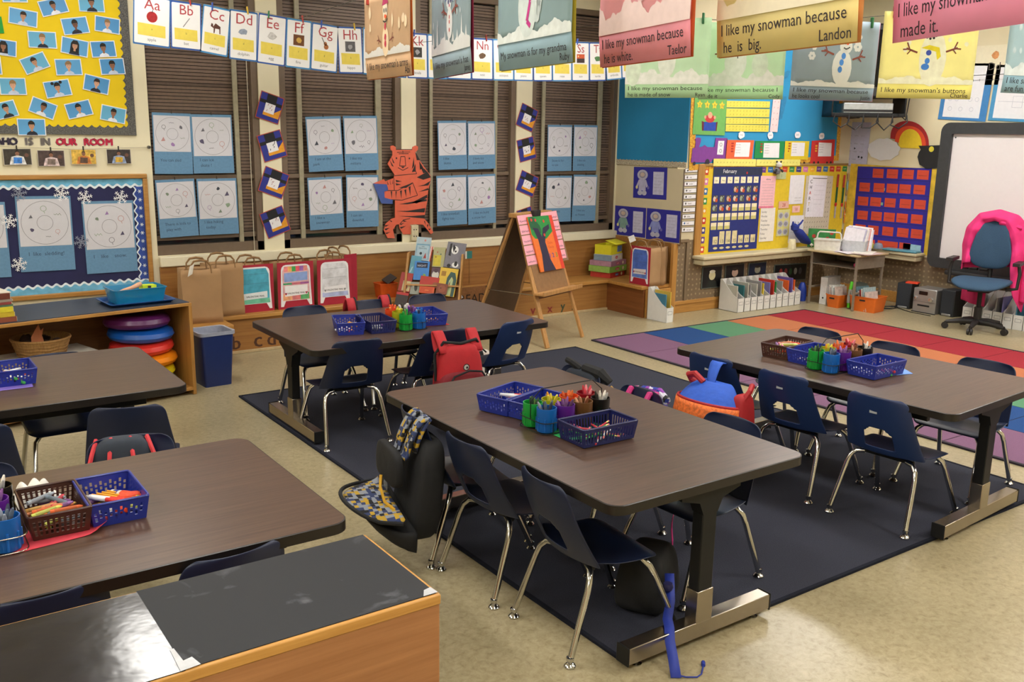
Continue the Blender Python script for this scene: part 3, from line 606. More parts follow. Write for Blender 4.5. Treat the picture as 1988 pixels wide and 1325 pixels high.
# WHO IS IN OUR ROOM
LC = {'n': m('2b2238', .7), 'g': m('6b6460', .7), 'r': m('b5173c', .7)}
for ch, px, k, wd_ in (('W', -3, 'n', ''), ('H', 10, 'n', ''), ('O', 25, 'n', ''), ('I', 50, 'g', ''), ('S', 59, 'g', ''), ('I', 80, 'g', ''), ('N', 89, 'g', ''), ('O', 116, 'r', ''), ('U', 130, 'r', ''), ('R', 143, 'r', ''), ('R', 168, 'r', ''), ('O', 181, 'r', ''), ('O', 195, 'r', ''), ('M', 211, 'r', '')):
    p = PY(px, 275+.008*(px-110), 7.397); sz_ = .068
    b = MB(); 
    for dx, dz in ((-.006, 0), (.006, 0), (0, .006), (0, -.006), (.004, .004), (-.004, -.004)): b.tx(ch, dx, -sz_*.36+dz, sz_, m('e8c9c9' if k == 'r' else 'c9c4bb', .8), 0, 'C')
    b.tx(ch, 0, -sz_*.36, sz_, LC[k], -.0015, 'C', bold=.004); b.tx(ch, -.003, -sz_*.36, sz_, LC[k], -.0014, 'C')
    word = {'n': 'WHO', 'g': 'IS IN', 'r': 'OUR ROOM'}[k]
    lab = {10: 'H', 25: 'O', -3: 'W'}.get(px, ch); nth = {50: 'the I of IS', 59: 'the S of IS', 80: 'the I of IN', 89: 'the N of IN', 116: 'the O of OUR', 130: 'the U of OUR', 143: 'the R of OUR', 168: 'the R of ROOM', 181: 'the first O of ROOM', 195: 'the second O of ROOM', 211: 'the M of ROOM', -3: 'the W of WHO', 10: 'the H of WHO', 25: 'the O of WHO'}[px]
    tag(b.ob('cutout_letter', loc=p, smooth=False), '%s cutout letter, %s, above the hanging photos' % ({'n': 'dark', 'g': 'patterned grey', 'r': 'crimson'}[k], nth), 'letter', 'cutout letters under the yellow board')
# string with four photos
p0, p1 = PY(-20, 284, 7.385), PY(289, 286, 7.385)
tag(MB().tube([p0, PY(150, 290, 7.385), p1], .0018, m('b9b09a', .8), 5).ob('string'), 'thin string holding four class photos under the cutout letters', 'string')
tag(MB().tube([p1+Vector((0, .012, 0)), p1-Vector((0, .012, 0))], .012, m('6a665e', .4, .5), 12).tube([p1-Vector((0, .015, 0)), p1-Vector((0, .012, 0))], .006, m('2a2825', .4), 8).ob('wall_hook'), 'round metal wall hook at the end of the photo string', 'hook')
MIX = [('3a342c', 'dfe3ea', '3c7ed0'), ('4a3a38', 'd8c3c4', '7a6a62'), ('d8b04a', 'c97a3a', '5a4438'), ('3a3230', '8ea0c2', 'c9a23a')]
for i, c in enumerate((((20, 1150), (242, 1146), (243, 1275), (30, 1275)), ((290, 1160), (497, 1162), (500, 1285), (292, 1285)), ((548, 1152), (742, 1155), (744, 1270), (548, 1272)), ((822, 1152), (1010, 1152), (1010, 1265), (825, 1265)))):
    t, wd, ht = flat('class_photo', 'small class photo on the string: '+['child holding a blue folder, leftmost', 'children writing at a table', 'two children in orange light', 'group around a table, rightmost'][i], 'photo', ('y', 7.383), cp(c, 0, 0, 3.976), 0, 'class photos on the string')
    b = MB(); b.box(-wd/2, -.0015, -ht/2, wd/2, 0, ht/2, m('c9c2b6', .5)); A, B_, C_ = [m(h, .5, var=.4, scale=40) for h in MIX[i]]
    b.pg([(-wd/2+.003, -ht/2+.003), (wd/2-.003, -ht/2+.003), (wd/2-.003, ht/2-.003), (-wd/2+.003, ht/2-.003)], A, -.0018)
    b.pg([(-.3*wd, -.46*ht), (-.22*wd, 0), (0, .1*ht), (.22*wd, 0), (.3*wd, -.46*ht)], B_, -.002); b.pg([(-.16*wd, -.4*ht), (.14*wd, -.4*ht), (.16*wd, -.05*ht), (-.14*wd, -.02*ht)], C_, -.0022)
    b.ci(0, .2*ht, .12*ht, m('8a5f48', .6), -.0024); b.ci(0, .27*ht, .11*ht, HAIR[0], -.0023); b.ci(.33*wd, .1*ht, .12*ht, m('6a4a3c', .6), -.0022); b.ob('print', t, smooth=False)
    MB().box(-.004, -.008, ht/2-.01, .004, .002, ht/2+.022, m('2a2622', .6)).ob('clip', t, smooth=False)
# snowflake bulletin board
t = thing('bulletin_board', 'oak framed navy bulletin board with snowflakes and ring drawings, above the bookcase', 'bulletin board', (0, 7.4, 0))
fx1, fz1, fz0 = PY(284, 337, 7.39).x, PY(140, 339, 7.38).z, PY(150, 576, 7.37).z
b = MB(); fw = .034
for (x0, z0, x1, z1) in ((.2, fz1-fw, fx1, fz1), (.2, fz0, fx1, fz0+fw), (fx1-fw, fz0+fw, fx1, fz1-fw)): b.box(x0, -.035, z0, x1, -.001, z1, OAK)
b.ob('frame', t, bev=.006)
NV = m('232550', .85, var=.15, scale=4, bump=.3); b = MB(); b.box(.2, -.010, fz0+fw, fx1-fw, -.001, fz1-fw, NV); b.ob('backing_paper', t, smooth=False)
SKY = m('6fb4d8', .8, var=.25, scale=14); LW = m('e4eef6', .8); DBL = m('2f4a9a', .8, var=.2, scale=30)
zi1, zi0, xi = fz1-fw, fz0+fw, fx1-fw
def wave(x0, z0, x1, z1, wd, side, col, y, pitch=.062, amp=.009):
    L = math.hypot(x1-x0, z1-z0); ux, uz = (x1-x0)/L, (z1-z0)/L; nx, nz = -uz*side, ux*side; k = int(L/pitch*8)
    return [(x0, z0), (x1, z1)]+[(x0+ux*L*i/k+nx*(wd+amp*math.sin(i*math.pi/4)), z0+uz*L*i/k+nz*(wd+amp*math.sin(i*math.pi/4))) for i in range(k, -1, -1)]
b = MB(); b.ex(wave(.2, zi1, xi, zi1, .062, -1, 0, 0), LW, -.0125, -.0101).ex(wave(.2, zi1, xi, zi1, .044, -1, 0, 0), SKY, -.0135, -.0126); b.ob('border', t, smooth=False)
b = MB(); b.ex(wave(.2, zi0, xi, zi0, .062, 1, 0, 0), LW, -.0124, -.0101).ex(wave(.2, zi0, xi, zi0, .046, 1, 0, 0), SKY, -.0135, -.0126); b.ob('border', t, smooth=False)
b = MB(); b.ex(wave(xi, zi0+.062, xi, zi1-.06, .065, 1, 0, 0), LW, -.0128, -.0101).ex(wave(xi, zi0+.06, xi, zi1-.06, .055, 1, 0, 0), DBL, -.0138, -.0129)
for k in range(11):
    zz = zi0+.1+k*.062
    for a in range(3): b.st([(xi-.024-.014*math.cos(a*1.047), zz-.014*math.sin(a*1.047)), (xi-.024+.014*math.cos(a*1.047), zz+.014*math.sin(a*1.047))], .004, LW, -.0142)
b.ob('border', t, smooth=False)
def donut(corners, plane, label, group, text, hook=True, off=0, seed=0):
    random.seed(seed+11)
    t, wd, ht = flat('ring_drawing', label, 'drawing', plane, corners, off, group)
    b = MB(); b.box(-wd/2, -.001, -ht/2, wd/2, 0, ht/2, m('6690b4', .85, var=.06, scale=60)); zt = -ht/2+.24*ht
    for j, ln in enumerate(text): b.tx(ln, -wd*.34+random.uniform(-.01, .01), zt-.035-j*.085*ht*1.1+.02, wd*.105, m('34485e', .8), -.0014)
    b.ob('blue_paper', t, smooth=False)
    if hook: MB().box(-.003, -.006, ht/2-.004, .003, .001, ht/2+.018, m('3a352e', .5)).ob('hook', t, smooth=False)
    b = MB(); s = wd*.47; cz = ht/2-.02-s; b.box(-s, -.0022, cz-s*.98, s, -.0011, cz+s, m('d0d0d8', .85, var=.02))
    b.rg(0, cz, s*.90, s*.018, PENCIL, -.0026, 40).rg(0, cz, s*.30, s*.018, PENCIL, -.0026, 24)
    cs = [m(h, .8) for h in ('6a6a74', '7a8a7a', 'b98a8a', '55506a', '8aa08a', '9a7ab0', '3f4450')]
    for k in range(6):
        a = R(60*k+30+random.uniform(-10, 10)); x, z = s*.6*math.cos(a), cz+s*.6*math.sin(a); c = cs[(k*3+seed) % 7]
        ty = (k+seed) % 4; q = s*random.uniform(.07, .13)
        if ty == 0: b.ci(x, z, q, c, -.0027, n=7, wob=.3)
        elif ty == 1: b.sc(x-q*1.3, z-q*.4, x+q*1.3, c, -.0027, q)
        elif ty == 2: b.rg(x, z, q, q*.2, c, -.0027, 10).st([(x, z-q), (x+q*.4, z-2*q)], q*.2, c, -.0027)
        else: b.pg([(x-q, z-q), (x+q, z-q*.8), (x+q*.2, z+q)], c, -.0027)
    b.ob('white_sheet', t, smooth=False); return t
def C4(o, pts): return cp(pts, *o)
dn = 'ring drawings on blue paper'
zz = (0, 330, 4.906)
donut(C4(zz, ((145, 255), (670, 245), (720, 950), (195, 975))), ('y', 7.384), 'ring drawing with a green blob captioned I like sledding on the navy board', dn, ['I  like  sledding!'], False, 0, 1)
donut(C4(zz, ((780, 305), (1270, 285), (1310, 965), (825, 990))), ('y', 7.384), 'ring drawing captioned I like snow, at the right of the navy board', dn, ['I    like    snow.'], False, 0, 2)
donut(C4(zz, ((-450, 320), (50, 300), (105, 1025), (-400, 1045))), ('y', 7.384), 'ring drawing cut off by the left edge of the frame on the navy board', dn, ['I  like  winter'], False, 0, 3)
for i, (x, y, g) in enumerate(((182, 228, 1), (585, 230, 0), (808, 262, 0), (1150, 260, 0), (88, 490, 0), (183, 900, 0), (775, 685, 1))):
    p = PY(x/4.906, 330+y/4.906, 7.378); b = MB(); mt = m('8d93a8' if g else 'f1f3f6', .6, var=.02); r_ = .052
    for a in range(6):
        an = R(60*a+12); ca, sa = math.cos(an), math.sin(an); b.st([(0, 0), (r_*ca, r_*sa)], .0055, mt, 0)
        for f in (.45, .72):
            for d in (-1, 1): a2 = an+d*R(55); b.st([(r_*f*ca, r_*f*sa), (r_*f*ca+.016*math.cos(a2), r_*f*sa+.016*math.sin(a2))], .004, mt, -.0002)
        a2 = R(60*a+72); b.st([(r_*.35*ca, r_*.35*sa), (r_*.35*math.cos(a2), r_*.35*math.sin(a2))], .004, mt, -.0003)
    pl = ['grey, above the left edge of the sledding drawing', 'white, on the top right of the sledding drawing', 'white, on the top left of the snow drawing', 'white, on the top right of the snow drawing', 'white, on the right of the cut-off drawing', 'white, at the bottom left of the sledding drawing', 'grey, at the left of the snow drawing'][i]
    tag(b.ob('snowflake', loc=p, smooth=False, solid=.001), 'lace paper snowflake, %s' % pl, 'snowflake', 'paper snowflakes on the navy board')
# sheets on the windows
o1 = (280, 210, 4.905); o2 = (480, 0, 3.976); o6 = (480, 300, 3.976)
W_ = [[((293, 218), (369, 221), (376, 338), (302, 338)), ((371, 222), (449, 223), (455, 336), (375, 337)), ((302.4, 350), (378, 346.6), (385, 457), (309.6, 463)), ((382, 347.6), (460, 345.6), (462.5, 453.6), (387, 457))],
      [((595.7, 227.6), (663.6, 225), (665, 331), (597, 334)), ((666, 225), (731.5, 225), (735, 330), (670, 332.7)), ((598, 345), (665, 343), (667, 442), (600.7, 448.4)), ((671, 340), (733, 340), (736.5, 439.6), (673.7, 442))],
      [((848.5, 235), (903.8, 234), (909, 328), (852, 330)), ((906, 236), (960, 235), (963, 327.7), (910, 329)), ((846, 341.5), (905, 340), (907.6, 434.6), (849.7, 439.6)), ((907.6, 340), (959, 337.7), (965.4, 432), (908.8, 437))],
      [((1063.6, 242.7), (1111, 242.7), (1109.5, 332), (1061.9, 332.7)), ((1114, 242.7), (1160, 243.5), (1157.4, 331.4), (1112, 332)), ((1060.6, 341.5), (1108.4, 341.5), (1110, 429.5), (1059.3, 432)), ((1111.7, 339), (1157.4, 340), (1157.4, 428.3), (1111.5, 429.5))]]
CAP = [['You can sled', ''], ['I can ice', 'skate !'], ['There is kids to', 'play with'], ['I like hiking', 'today'], ['I am at the', 'park'], ['I like my', 'mittens'], ['I like a', 'snowman'], ['I can ski', 'downhill .'],
       ['I like', 'skates'], ['I love ice', 'and snow'], ['I like snowball', 'fights too'], ['I like to build', 'a snow fort'], ['Snow is fun', 'to see'], ['I like ice', 'skating'], ['I like hats', ''], ['I like ice', 'so frozen']]
n_ = 0
for wi, w4 in enumerate(W_):
    for si, c in enumerate(w4):
        donut(c, ('y', 7.402), 'ring drawing on the %s, %s %s sheet' % (['first window from the left', 'window left of the tiger', 'window right of the tiger', 'window behind the easel'][wi], ['upper', 'upper', 'lower', 'lower'][si], ['left', 'right'][si % 2]), 'ring drawings on the windows', CAP[n_], True, 0, n_); n_ += 1
# penguin squares on the pillars
PO, PBL, PK, POR, PW = m('b04a38', .7), m('27318c', .7, var=.06), m('15161c', .7), m('e09a22', .7), WHITE
def square(c, o, lab, s, plane=('y', 7.396)):
    random.seed(s); t, wd, ht = flat('paper_square', lab, 'artwork', plane, C4(o, c), 0, 'paper collage squares on the window pillars')
    b = MB(); b.box(-wd/2, -.001, -ht/2, wd/2, 0, ht/2, PO); w_, h_ = wd/2-.006, ht/2-.006
    b.pg([(-w_, -h_), (w_, -h_), (w_, h_), (-w_, h_)], PBL, -.0014); b.ob('backing', t, smooth=False)
    b = MB(); b.pg([(-.45*w_, .35*h_), (.45*w_, .35*h_), (.45*w_, h_), (-.45*w_, h_)], PK, -.0018); b.pg([(-w_, .22*h_), (w_, .22*h_), (w_, .48*h_), (-w_, .48*h_)], PK, -.002); b.ob('hat', t, smooth=False)
    b = MB(); b.pg([(-.5*w_, -.68*h_), (.95*w_, -.68*h_), (w_, .1*h_), (.4*w_, -.35*h_), (-.5*w_, -.35*h_)], POR, -.0019); b.ob('scarf', t, smooth=False)
    b = MB(); b.box(-.45*w_, -.0024, -.45*h_, .45*w_, -.0015, .3*h_, PW)
    for k in range(5): x = random.uniform(-.3, .3)*w_; z = random.uniform(-.35, .2)*h_; b.st([(x, z), (x+.06*w_, z+.14*h_)], .005, INK if s % 2 == 0 else m('b08a90', .8), -.0027)
    b.ob('face', t, smooth=False)
oS = (480, 160, 4.143); o3 = (960, 0, 3.976); o7 = (960, 300, 3.976)
square(((115, 62), (298, 132), (250, 340), (62, 280)), oS, 'topmost collage square on the pillar left of the second window', 1)
square(((78, 428), (258, 380), (328, 588), (135, 650)), oS, 'second collage square on the left pillar, black scribbles on its face', 2)
square(((140, 668), (338, 745), (280, 943), (92, 873)), oS, 'third collage square on the pillar left of the second window', 3)
square(((95, 1060), (275, 990), (355, 1183), (170, 1262)), oS, 'lowest collage square on the pillar left of the second window', 5)
square(((218, 795), (338, 855), (290, 1025), (160, 960)), o3, 'topmost collage square on the pillar above the easel', 7)
square(((172, 1085), (298, 1050), (325, 1220), (195, 1258)), o3, 'second collage square on the pillar above the easel', 4)
square(((210, 118), (345, 180), (292, 332), (165, 275)), o7, 'third collage square on the pillar above the easel', 9)
square(((165, 440), (275, 400), (320, 560), (205, 600)), o7, 'collage square half hidden behind the easel clip', 11)
# tiger
def tp(l): return [((720+x/6.307), (270+y/6.307)) for x, y in l]
def tw(l, v=7.39): return [(PY(a, b_, v).x-3.95, PY(a, b_, v).z-1.1) for a, b_ in tp(l)]
TG = m('d96448', .6, var=.05); TK = m('241c1c', .6); TBK = m('40589e', .6)
t = thing('tiger_cutout', 'orange cardboard tiger cutout reading a blue book, on the pillar between two windows', 'wall decoration', (3.95, 7.4, 1.1))
body = [(240, 85), (275, 80), (305, 100), (305, 128), (505, 130), (512, 98), (545, 80), (578, 92), (575, 130), (545, 165), (600, 270), (680, 380), (730, 450), (728, 520), (700, 640), (690, 760), (665, 880), (655, 980), (700, 1030), (765, 1145), (735, 1165), (640, 1050), (540, 1045), (478, 1050), (528, 1155), (500, 1168), (395, 1168), (350, 1090), (345, 1045), (310, 1050), (270, 1110), (292, 1215), (205, 1215), (160, 1120), (180, 1040), (250, 980), (295, 965), (295, 745), (165, 735), (158, 640), (205, 625), (190, 560), (175, 520), (280, 480), (290, 440), (205, 305), (265, 200), (262, 150), (240, 130)]
MB().ex(tw(body), TG, -.012, -.004).ob('body', t, smooth=False)
b = MB()
for s in ([(600, 330), (660, 370), (690, 405), (640, 420)], [(560, 470), (690, 400), (735, 470), (640, 500)], [(570, 580), (650, 560), (732, 510), (700, 570)], [(580, 650), (700, 600), (706, 625)], [(500, 780), (690, 680), (690, 720), (560, 790)], [(340, 800), (680, 735), (685, 760), (450, 800)],
          [(310, 885), (450, 880), (665, 845), (655, 900), (450, 895)], [(340, 945), (500, 945), (660, 930), (655, 975), (450, 955)], [(240, 640), (260, 640), (255, 735)], [(300, 640), (315, 640), (305, 740)], [(355, 635), (378, 628), (372, 735)], [(408, 625), (432, 615), (432, 715)], [(460, 590), (485, 575), (482, 700)], [(340, 600), (500, 540), (510, 545), (430, 600)],
          [(320, 160), (480, 155), (480, 162), (320, 168)], [(340, 178), (460, 176), (460, 184), (340, 186)], [(385, 145), (395, 145), (392, 195)], [(225, 250), (280, 340), (255, 330)], [(250, 215), (290, 300), (270, 290)], [(525, 220), (530, 330), (500, 370)], [(545, 300), (548, 400), (500, 405)], [(540, 150), (600, 260), (560, 260)], [(590, 270), (640, 350), (600, 380)],
          [(165, 1060), (225, 1050), (180, 1075)], [(165, 1100), (230, 1090), (180, 1120)], [(175, 1150), (240, 1140), (190, 1165)], [(220, 985), (260, 1010), (250, 1020)], [(355, 1040), (410, 1030), (365, 1055)], [(352, 1080), (430, 1065), (370, 1100)], [(390, 990), (440, 1010), (400, 1015)], [(650, 1010), (660, 1000), (672, 1060)], [(685, 1050), (705, 1045), (690, 1090)], [(700, 1100), (735, 1100), (715, 1120)],
          [(195, 500), (215, 560), (205, 560)], [(230, 490), (245, 560), (238, 560)], [(265, 485), (270, 550), (262, 550)], [(300, 500), (380, 520), (310, 530)], [(300, 540), (370, 560), (310, 570)]):
    b.pg(tw(s), TK, -.0124)
b.ob('stripes', t, smooth=False)
b = MB()
for pts in ([(365, 215), (415, 215), (425, 330), (350, 330), (365, 215)], [(290, 450), (560, 425), (540, 380)], [(165, 632), (330, 630), (510, 535), (570, 690), (380, 750), (190, 740)], [(330, 350), (390, 385), (455, 350)], [(305, 128), (505, 130)], [(280, 480), (285, 625)], [(350, 1045), (400, 990), (480, 975)]):
    b.st(tw(pts), .006, TK, -.0126)
b.pg(tw([(365, 338), (415, 338), (390, 360)]), TK, -.0127); e = tw([(312, 235), (470, 238)]); b.ci(*e[0], .008, TK, -.0127, n=8).ci(*e[1], .008, TK, -.0127, n=8); b.ob('face_lines', t, smooth=False)
b = MB(); b.ex(tw([(25, 545), (190, 555), (205, 605), (205, 630), (160, 645), (165, 720), (262, 745), (262, 795), (125, 790)]), TBK, -.018, -.0125); b.ex(tw([(25, 545), (155, 492), (195, 555)]), TG, -.017, -.0126); b.ob('book', t, smooth=False)
# outlet plate under tiger
t = thing('outlet_box', 'cream electrical outlet box below the tiger cutout', 'outlet', PY(803, 452, 7.398))
MB().box(-.035, -.03, -.07, .035, 0, .07, m('cfc7a6', .5)).ob('cover', t, bev=.004)
b = MB(); 
for z in (-.03, .03): b.ci(-.012, z, .006, INK, -.0305, n=8).ci(.012, z, .006, INK, -.0305, n=8)
b.ob('sockets', t, smooth=False)
# ================================================================ ALPHABET LINE
AX = [(258, -16, 86), (331, 0, 93), (391, 8, 100), (445, 18, 113), (500, 24, 122), (555, 34, 130), (604, 42, 136), (656, 52, 142), (704, 53, 144), (748, 58, 148), (790, 63, 152), (830, 66, 153), (868, 69, 154), (915, 73, 155),
      (957, 76, 156), (997, 77, 157), (1035, 79, 158), (1072, 80, 158), (1110, 81, 158), (1144, 82, 158), (1176, 83, 157), (1206, 82, 153), (1240, 80, 150), (1272, 78, 147), (1303, 76, 145), (1332, 74, 143), (1361, 72, 141)]
AW = 'apple bat camel dolphin egg fire guitar hippo igloo jet koala lion moon nest octopus piano queen rose sun turtle umbrella volcano wagon xylophone yarn zebra'.split()
ACOL = ['a81c22', '8a8a8e', '5a3226', '8f9cb0', 'c9c9c9', '6a3c10', 'a8642c', '5a5a5e', 'b9d0e0', '7d8a99', '33302c', 'b98a4a', '8a8a9a', '6b5038', '8a4a6a', '3a302c', '7a4a8a', 'b03a4a', 'c8552a', '4a7a4a', '7a4ac0', '8a4a3a', 'b03a3a', '3a7ab0', 'c95aa0', '303030']
CBL = [m('2f6cb0', .6, var=.05), m('2856a8', .6, var=.05), m('3f8ac4', .6, var=.05)]; CRD = m('b0404a', .7); CYL = m('e8d45a', .7, var=.04); CARD = m('eff0f2', .5, var=.01); YP = 6.2
PIN = [m(h, .5) for h in ('1f6b3a', 'b03a34', '2a4aa0', 'c9a52e')]
for i in range(26):
    a, c = AX[i], AX[i+1]; ch = chr(65+i)
    t, wd, ht = flat('alphabet_card', 'alphabet card %s%s, the word %s under its picture' % (ch, ch.lower(), AW[i]), 'card', ('y', YP), [(a[0], a[1]), (c[0], c[1]), (c[0], c[2]), (a[0], a[2])], 0, 'alphabet cards on the line')
    b = MB(); b.ex(rrect(-wd/2+.001, -ht/2, wd/2-.001, ht/2, .006, 3), CBL[i % 3], -.001, 0); b.ex(rrect(-wd/2+.008, -ht/2+.010, wd/2-.008, ht/2-.010, .006, 3), CARD, -.0015, -.0009); b.ob('card', t, smooth=False)
    b = MB(); b.tx(ch+ch.lower(), 0, ht*.23, ht*.30, CRD, -.0019, 'C'); b.tx(AW[i], 0, -ht*.40, ht*.085, m('77777c', .8), -.0019, 'C'); b.ob('lettering', t, smooth=False)
    b = MB(); ic = m(ACOL[i], .6, var=.25, scale=60); q = ht*.11; z = ht*.08
    if i == 0: b.ci(0, z, q, ic, -.0019).st([(0, z+q*.8), (.004, z+q*1.3)], .004, INK, -.002)
    elif i == 1: b.st([(-q*.6, z-q), (q*.7, z+q*.8)], .005, ic, -.0019)
    elif i == 2: b.pg([(-q, z), (-q*.9, z+q*.6), (-q*.6, z+q*.5), (-q*.5, z), (-q*.1, z+q*.7), (q*.3, z+q*.5), (q*.9, z+q*.2), (q, z-q*1.2), (q*.8, z-q*1.2), (q*.7, z-q*.3), (-q*.1, z-q*.3), (-q*.15, z-q*1.2), (-q*.35, z-q*1.2), (-q*.4, z-q*.3)], ic, -.0019)
    elif i in (5, 7, 10, 15): b.pg([(-q*1.1, z-q), (q*1.1, z-q), (q*1.1, z+q), (-q*1.1, z+q)], ic, -.0019).ci(0, z, q*.5, m('c9a24a' if i == 5 else '9a9a9e', .6), -.002, n=7, wob=.3)
    elif i == 6: b.ci(q*.3, z-q*.5, q*.5, ic, -.0019).ci(q*.1, z+q*.1, q*.35, ic, -.0019).st([(0, z), (-q*.7, z+q*1.2)], .005, m('3a3a3a', .6), -.002)
    elif i == 18: b.pg([(-q*1.2, z-q), (q*1.2, z-q), (q*1.2, z), (-q*1.2, z)], m('3a2a2c', .6), -.0019).pg([(-q*1.2, z), (q*1.2, z), (q*1.2, z+q), (-q*1.2, z+q)], ic, -.0019).ci(-q*.7, z+q*.5, q*.2, m('e8d890', .6), -.002)
    else: b.ci(0, z, q*.9, ic, -.0019, q*.6, 9, .25)
    b.ob('picture', t, smooth=False)
    b = MB(); b.ex([(-wd*.37, -ht*.30), (wd*.37, -ht*.31), (wd*.36, -ht*.07), (-wd*.38, -ht*.06)], CYL, -.0019, -.0014); b.tx(ch.lower(), 0, -ht*.18, ht*.06, m('7a7440', .8), -.0022, 'C'); b.ob('yellow_note', t, smooth=False)
    if i < 20:
        p = PY((a[0]+c[0])/2+(8 if i % 2 else -6), (a[1]+c[1])/2, YP-.002)
        bb = MB(); bb.box(-.004, -.007, -.022, .004, .007, .026, PIN[i % 4]); tag(bb.ob('clothespin', loc=p, rot=(0, .1*(-1)**i, 0), bev=.002), '%s mini clothespin above the %s%s alphabet card' % (['green', 'red', 'blue', 'yellow'][i % 4], ch, ch.lower()), 'clothespin', 'clothespins on the alphabet line')
tag(MB().tube([PY(a[0], a[1]-1, YP+.004) for a in AX], .0018, m('8a8474', .8), 5).ob('string'), 'string carrying the alphabet cards across the windows', 'string')
# ================================================================ SNOWMAN PAINTINGS
def paper(h): return m(h, .85, var=.05, scale=10, lucent=.42)
SNW = m('f4f6f6', .85, var=.02, lucent=.3); BRN = m('7d3a2c', .7, var=.15); BL = m('2b50b8', .6, var=.1); BL2 = m('3c80d4', .6); MAG = m('c92a90', .6); ORG = m('e85a2a', .6)
def arm(b, x, z, s, q, y=-.0022):
    b.st([(x, z), (x+s*q, z+q*.35)], q*.16, BRN, y).st([(x+s*q*.7, z+q*.25), (x+s*q*.95, z+q*.85)], q*.12, BRN, y-.0001).st([(x+s*q*.8, z+q*.28), (x+s*q*1.3, z+q*.25)], q*.12, BRN, y-.0002).st([(x+s*q*.6, z+q*.2), (x+s*q*.9, z-q*.15)], q*.1, BRN, y-.0003)
PAINTS = []
def painting(lab, bl, br, z0, H, col, strip, text, fn, back=None, name_=None, ts=.036, hh=.075):
    pa, pb = G(*bl, z0), G(*br, z0); d = pb-pa; wd = .457; c = (pa+pb)/2; an = math.atan2(d.y, d.x)
    wd = min(.47, max(.42, d.length)); t = thing('snowman_painting', lab, 'painting', (c.x, c.y, z0), an, 'snowman paintings on the lines')
    mt = paper(col); sm = paper(strip); h = wd/2
    PAINTS.append((c.x, c.y)); short = lab.split(',')[0].split(' with ')[0].split(' captioned ')[0]; short = short.split(' cut ')[0].split(' at the ')[0]
    def cur(x, z): return 0
    def sheet(zz0, zz1, tilt, mat, nu=16, nv=8, dy=0): return MB().grid(nu, nv, lambda u, v: Vector(((2*u-1)*h, cur((2*u-1)*h, 0)+dy+tilt*.4*(1-v), zz0+(zz1-zz0)*v)), mat)
    b = sheet(hh, H, 0, mt); o = b.ob('painted_sheet', t, solid=.0006)
    def mark(bb, parent, name, tilt=0):
        for i, v in enumerate(bb.v):
            bb.v[i] = Vector((v.x, cur(v.x, 0)+v.y*1.0-.0005, v.z))
        return bb.ob(name, parent, smooth=False)
    bb = MB(); fn(bb, h, hh, H); mark(bb, t, 'painted_snowman')
    s = sheet(0, hh, .016, sm, 16, 2).ob('caption_strip', t, solid=.0006)
    bb = MB(); y = hh*.52
    for k, ln in enumerate(text): bb.tx(ln, -h*.93, (hh*.56 if len(text) > 1 else hh*.42)-k*hh*.46, ts, m('2f2a33', .8), -.0012, 'L', wd=None if len(ln) < 22 else h*1.8)
    if name_: bb.tx(name_, h*.93, hh*.10, ts*.9, m('2f2a33', .8), -.0012, 'R')
    for i, v in enumerate(bb.v): bb.v[i] = Vector((v.x, cur(v.x, 0)+.0064*(1-v.z/hh)+v.y, v.z))
    bb.ob('handwriting', t, smooth=False)
    if back:
        q = thing('backing_paper', '%s sheet hanging behind the %s' % (back[1], short), 'paper', (c.x, c.y, z0), an, None)
        MB().grid(12, 6, lambda u, v: Vector(((2*u-1)*h+.006, .004+.006*(1-v), -.002+H*v)), paper(back[0])).ob('sheet', q, solid=.0006)
    for s_ in (-.8, .8):
        tag(MB().box(-.005, -.009, -.028, .005, .009, .022, PIN[int(abs(s_*10+c.y*7)) % 4]).ob('clothespin', loc=c.to_2d().to_3d()+Vector((math.cos(an)*h*s_, math.sin(an)*h*s_, z0+H)), rot=(0, 0, an), bev=.002), 'clothespin at the top %s of the %s' % ('left' if s_ < 0 else 'right', short), 'clothespin', 'clothespins on the painting lines')
    return t
def snowbase(b, h, z, hill, n=12, mat=None):
    n = 48; pts = [(-h, z), (h, z)]+[(h-2*h*i/n, z+hill*(.75+.22*math.sin(i*.29+h*9+z*40)+.10*math.sin(i*.83)+.05*math.sin(i*2.1))) for i in range(n+1)]; b.pg(pts, mat or SNW, -.0012)
def flakes(b, h, z0, z1, k, r, sd, mat=None):
    random.seed(sd)
    for i in range(k): b.ci(random.uniform(-h*.9, h*.9), random.uniform(z0, z1), r*random.uniform(.6, 1), mat or SNW, -.0014, r*random.uniform(.9, 1.6), 9, .15)
def f_brown(b, h, z, H):
    snowbase(b, h, z, .03); LT = m('ead2b0', .85); flakes(b, h, z+.08, H-.02, 9, .014, 2, LT); x = -.005; k = m('20201e', .7)
    b.ci(x, z+.045, .03, LT, -.0015, .05).ci(x, H-.06, .022, m('e8dcc8', .8), -.0016, .03); b.pg([(x-.028, H-.045), (x+.03, H-.04), (x+.01, H-.004), (x-.01, H-.006)], m('b02862', .7), -.0018)
    for dx in (-.008, .01): b.ci(x+dx, H-.062, .005, k, -.002, .008)
    b.ci(x+.002, H-.082, .012, ORG, -.002, .007, 9, .2); b.st([(x-.02, H-.095), (x-.005, H-.1), (x+.012, H-.098), (x+.022, H-.09)], .005, k, -.002)
    for zz in (H-.115, H-.150, H-.172): b.ci(x, zz, .009, m('c02848', .7), -.002, .012, 9, .15)
    arm(b, x-.04, H-.165, -1, .03); arm(b, x+.04, H-.165, 1, .03)
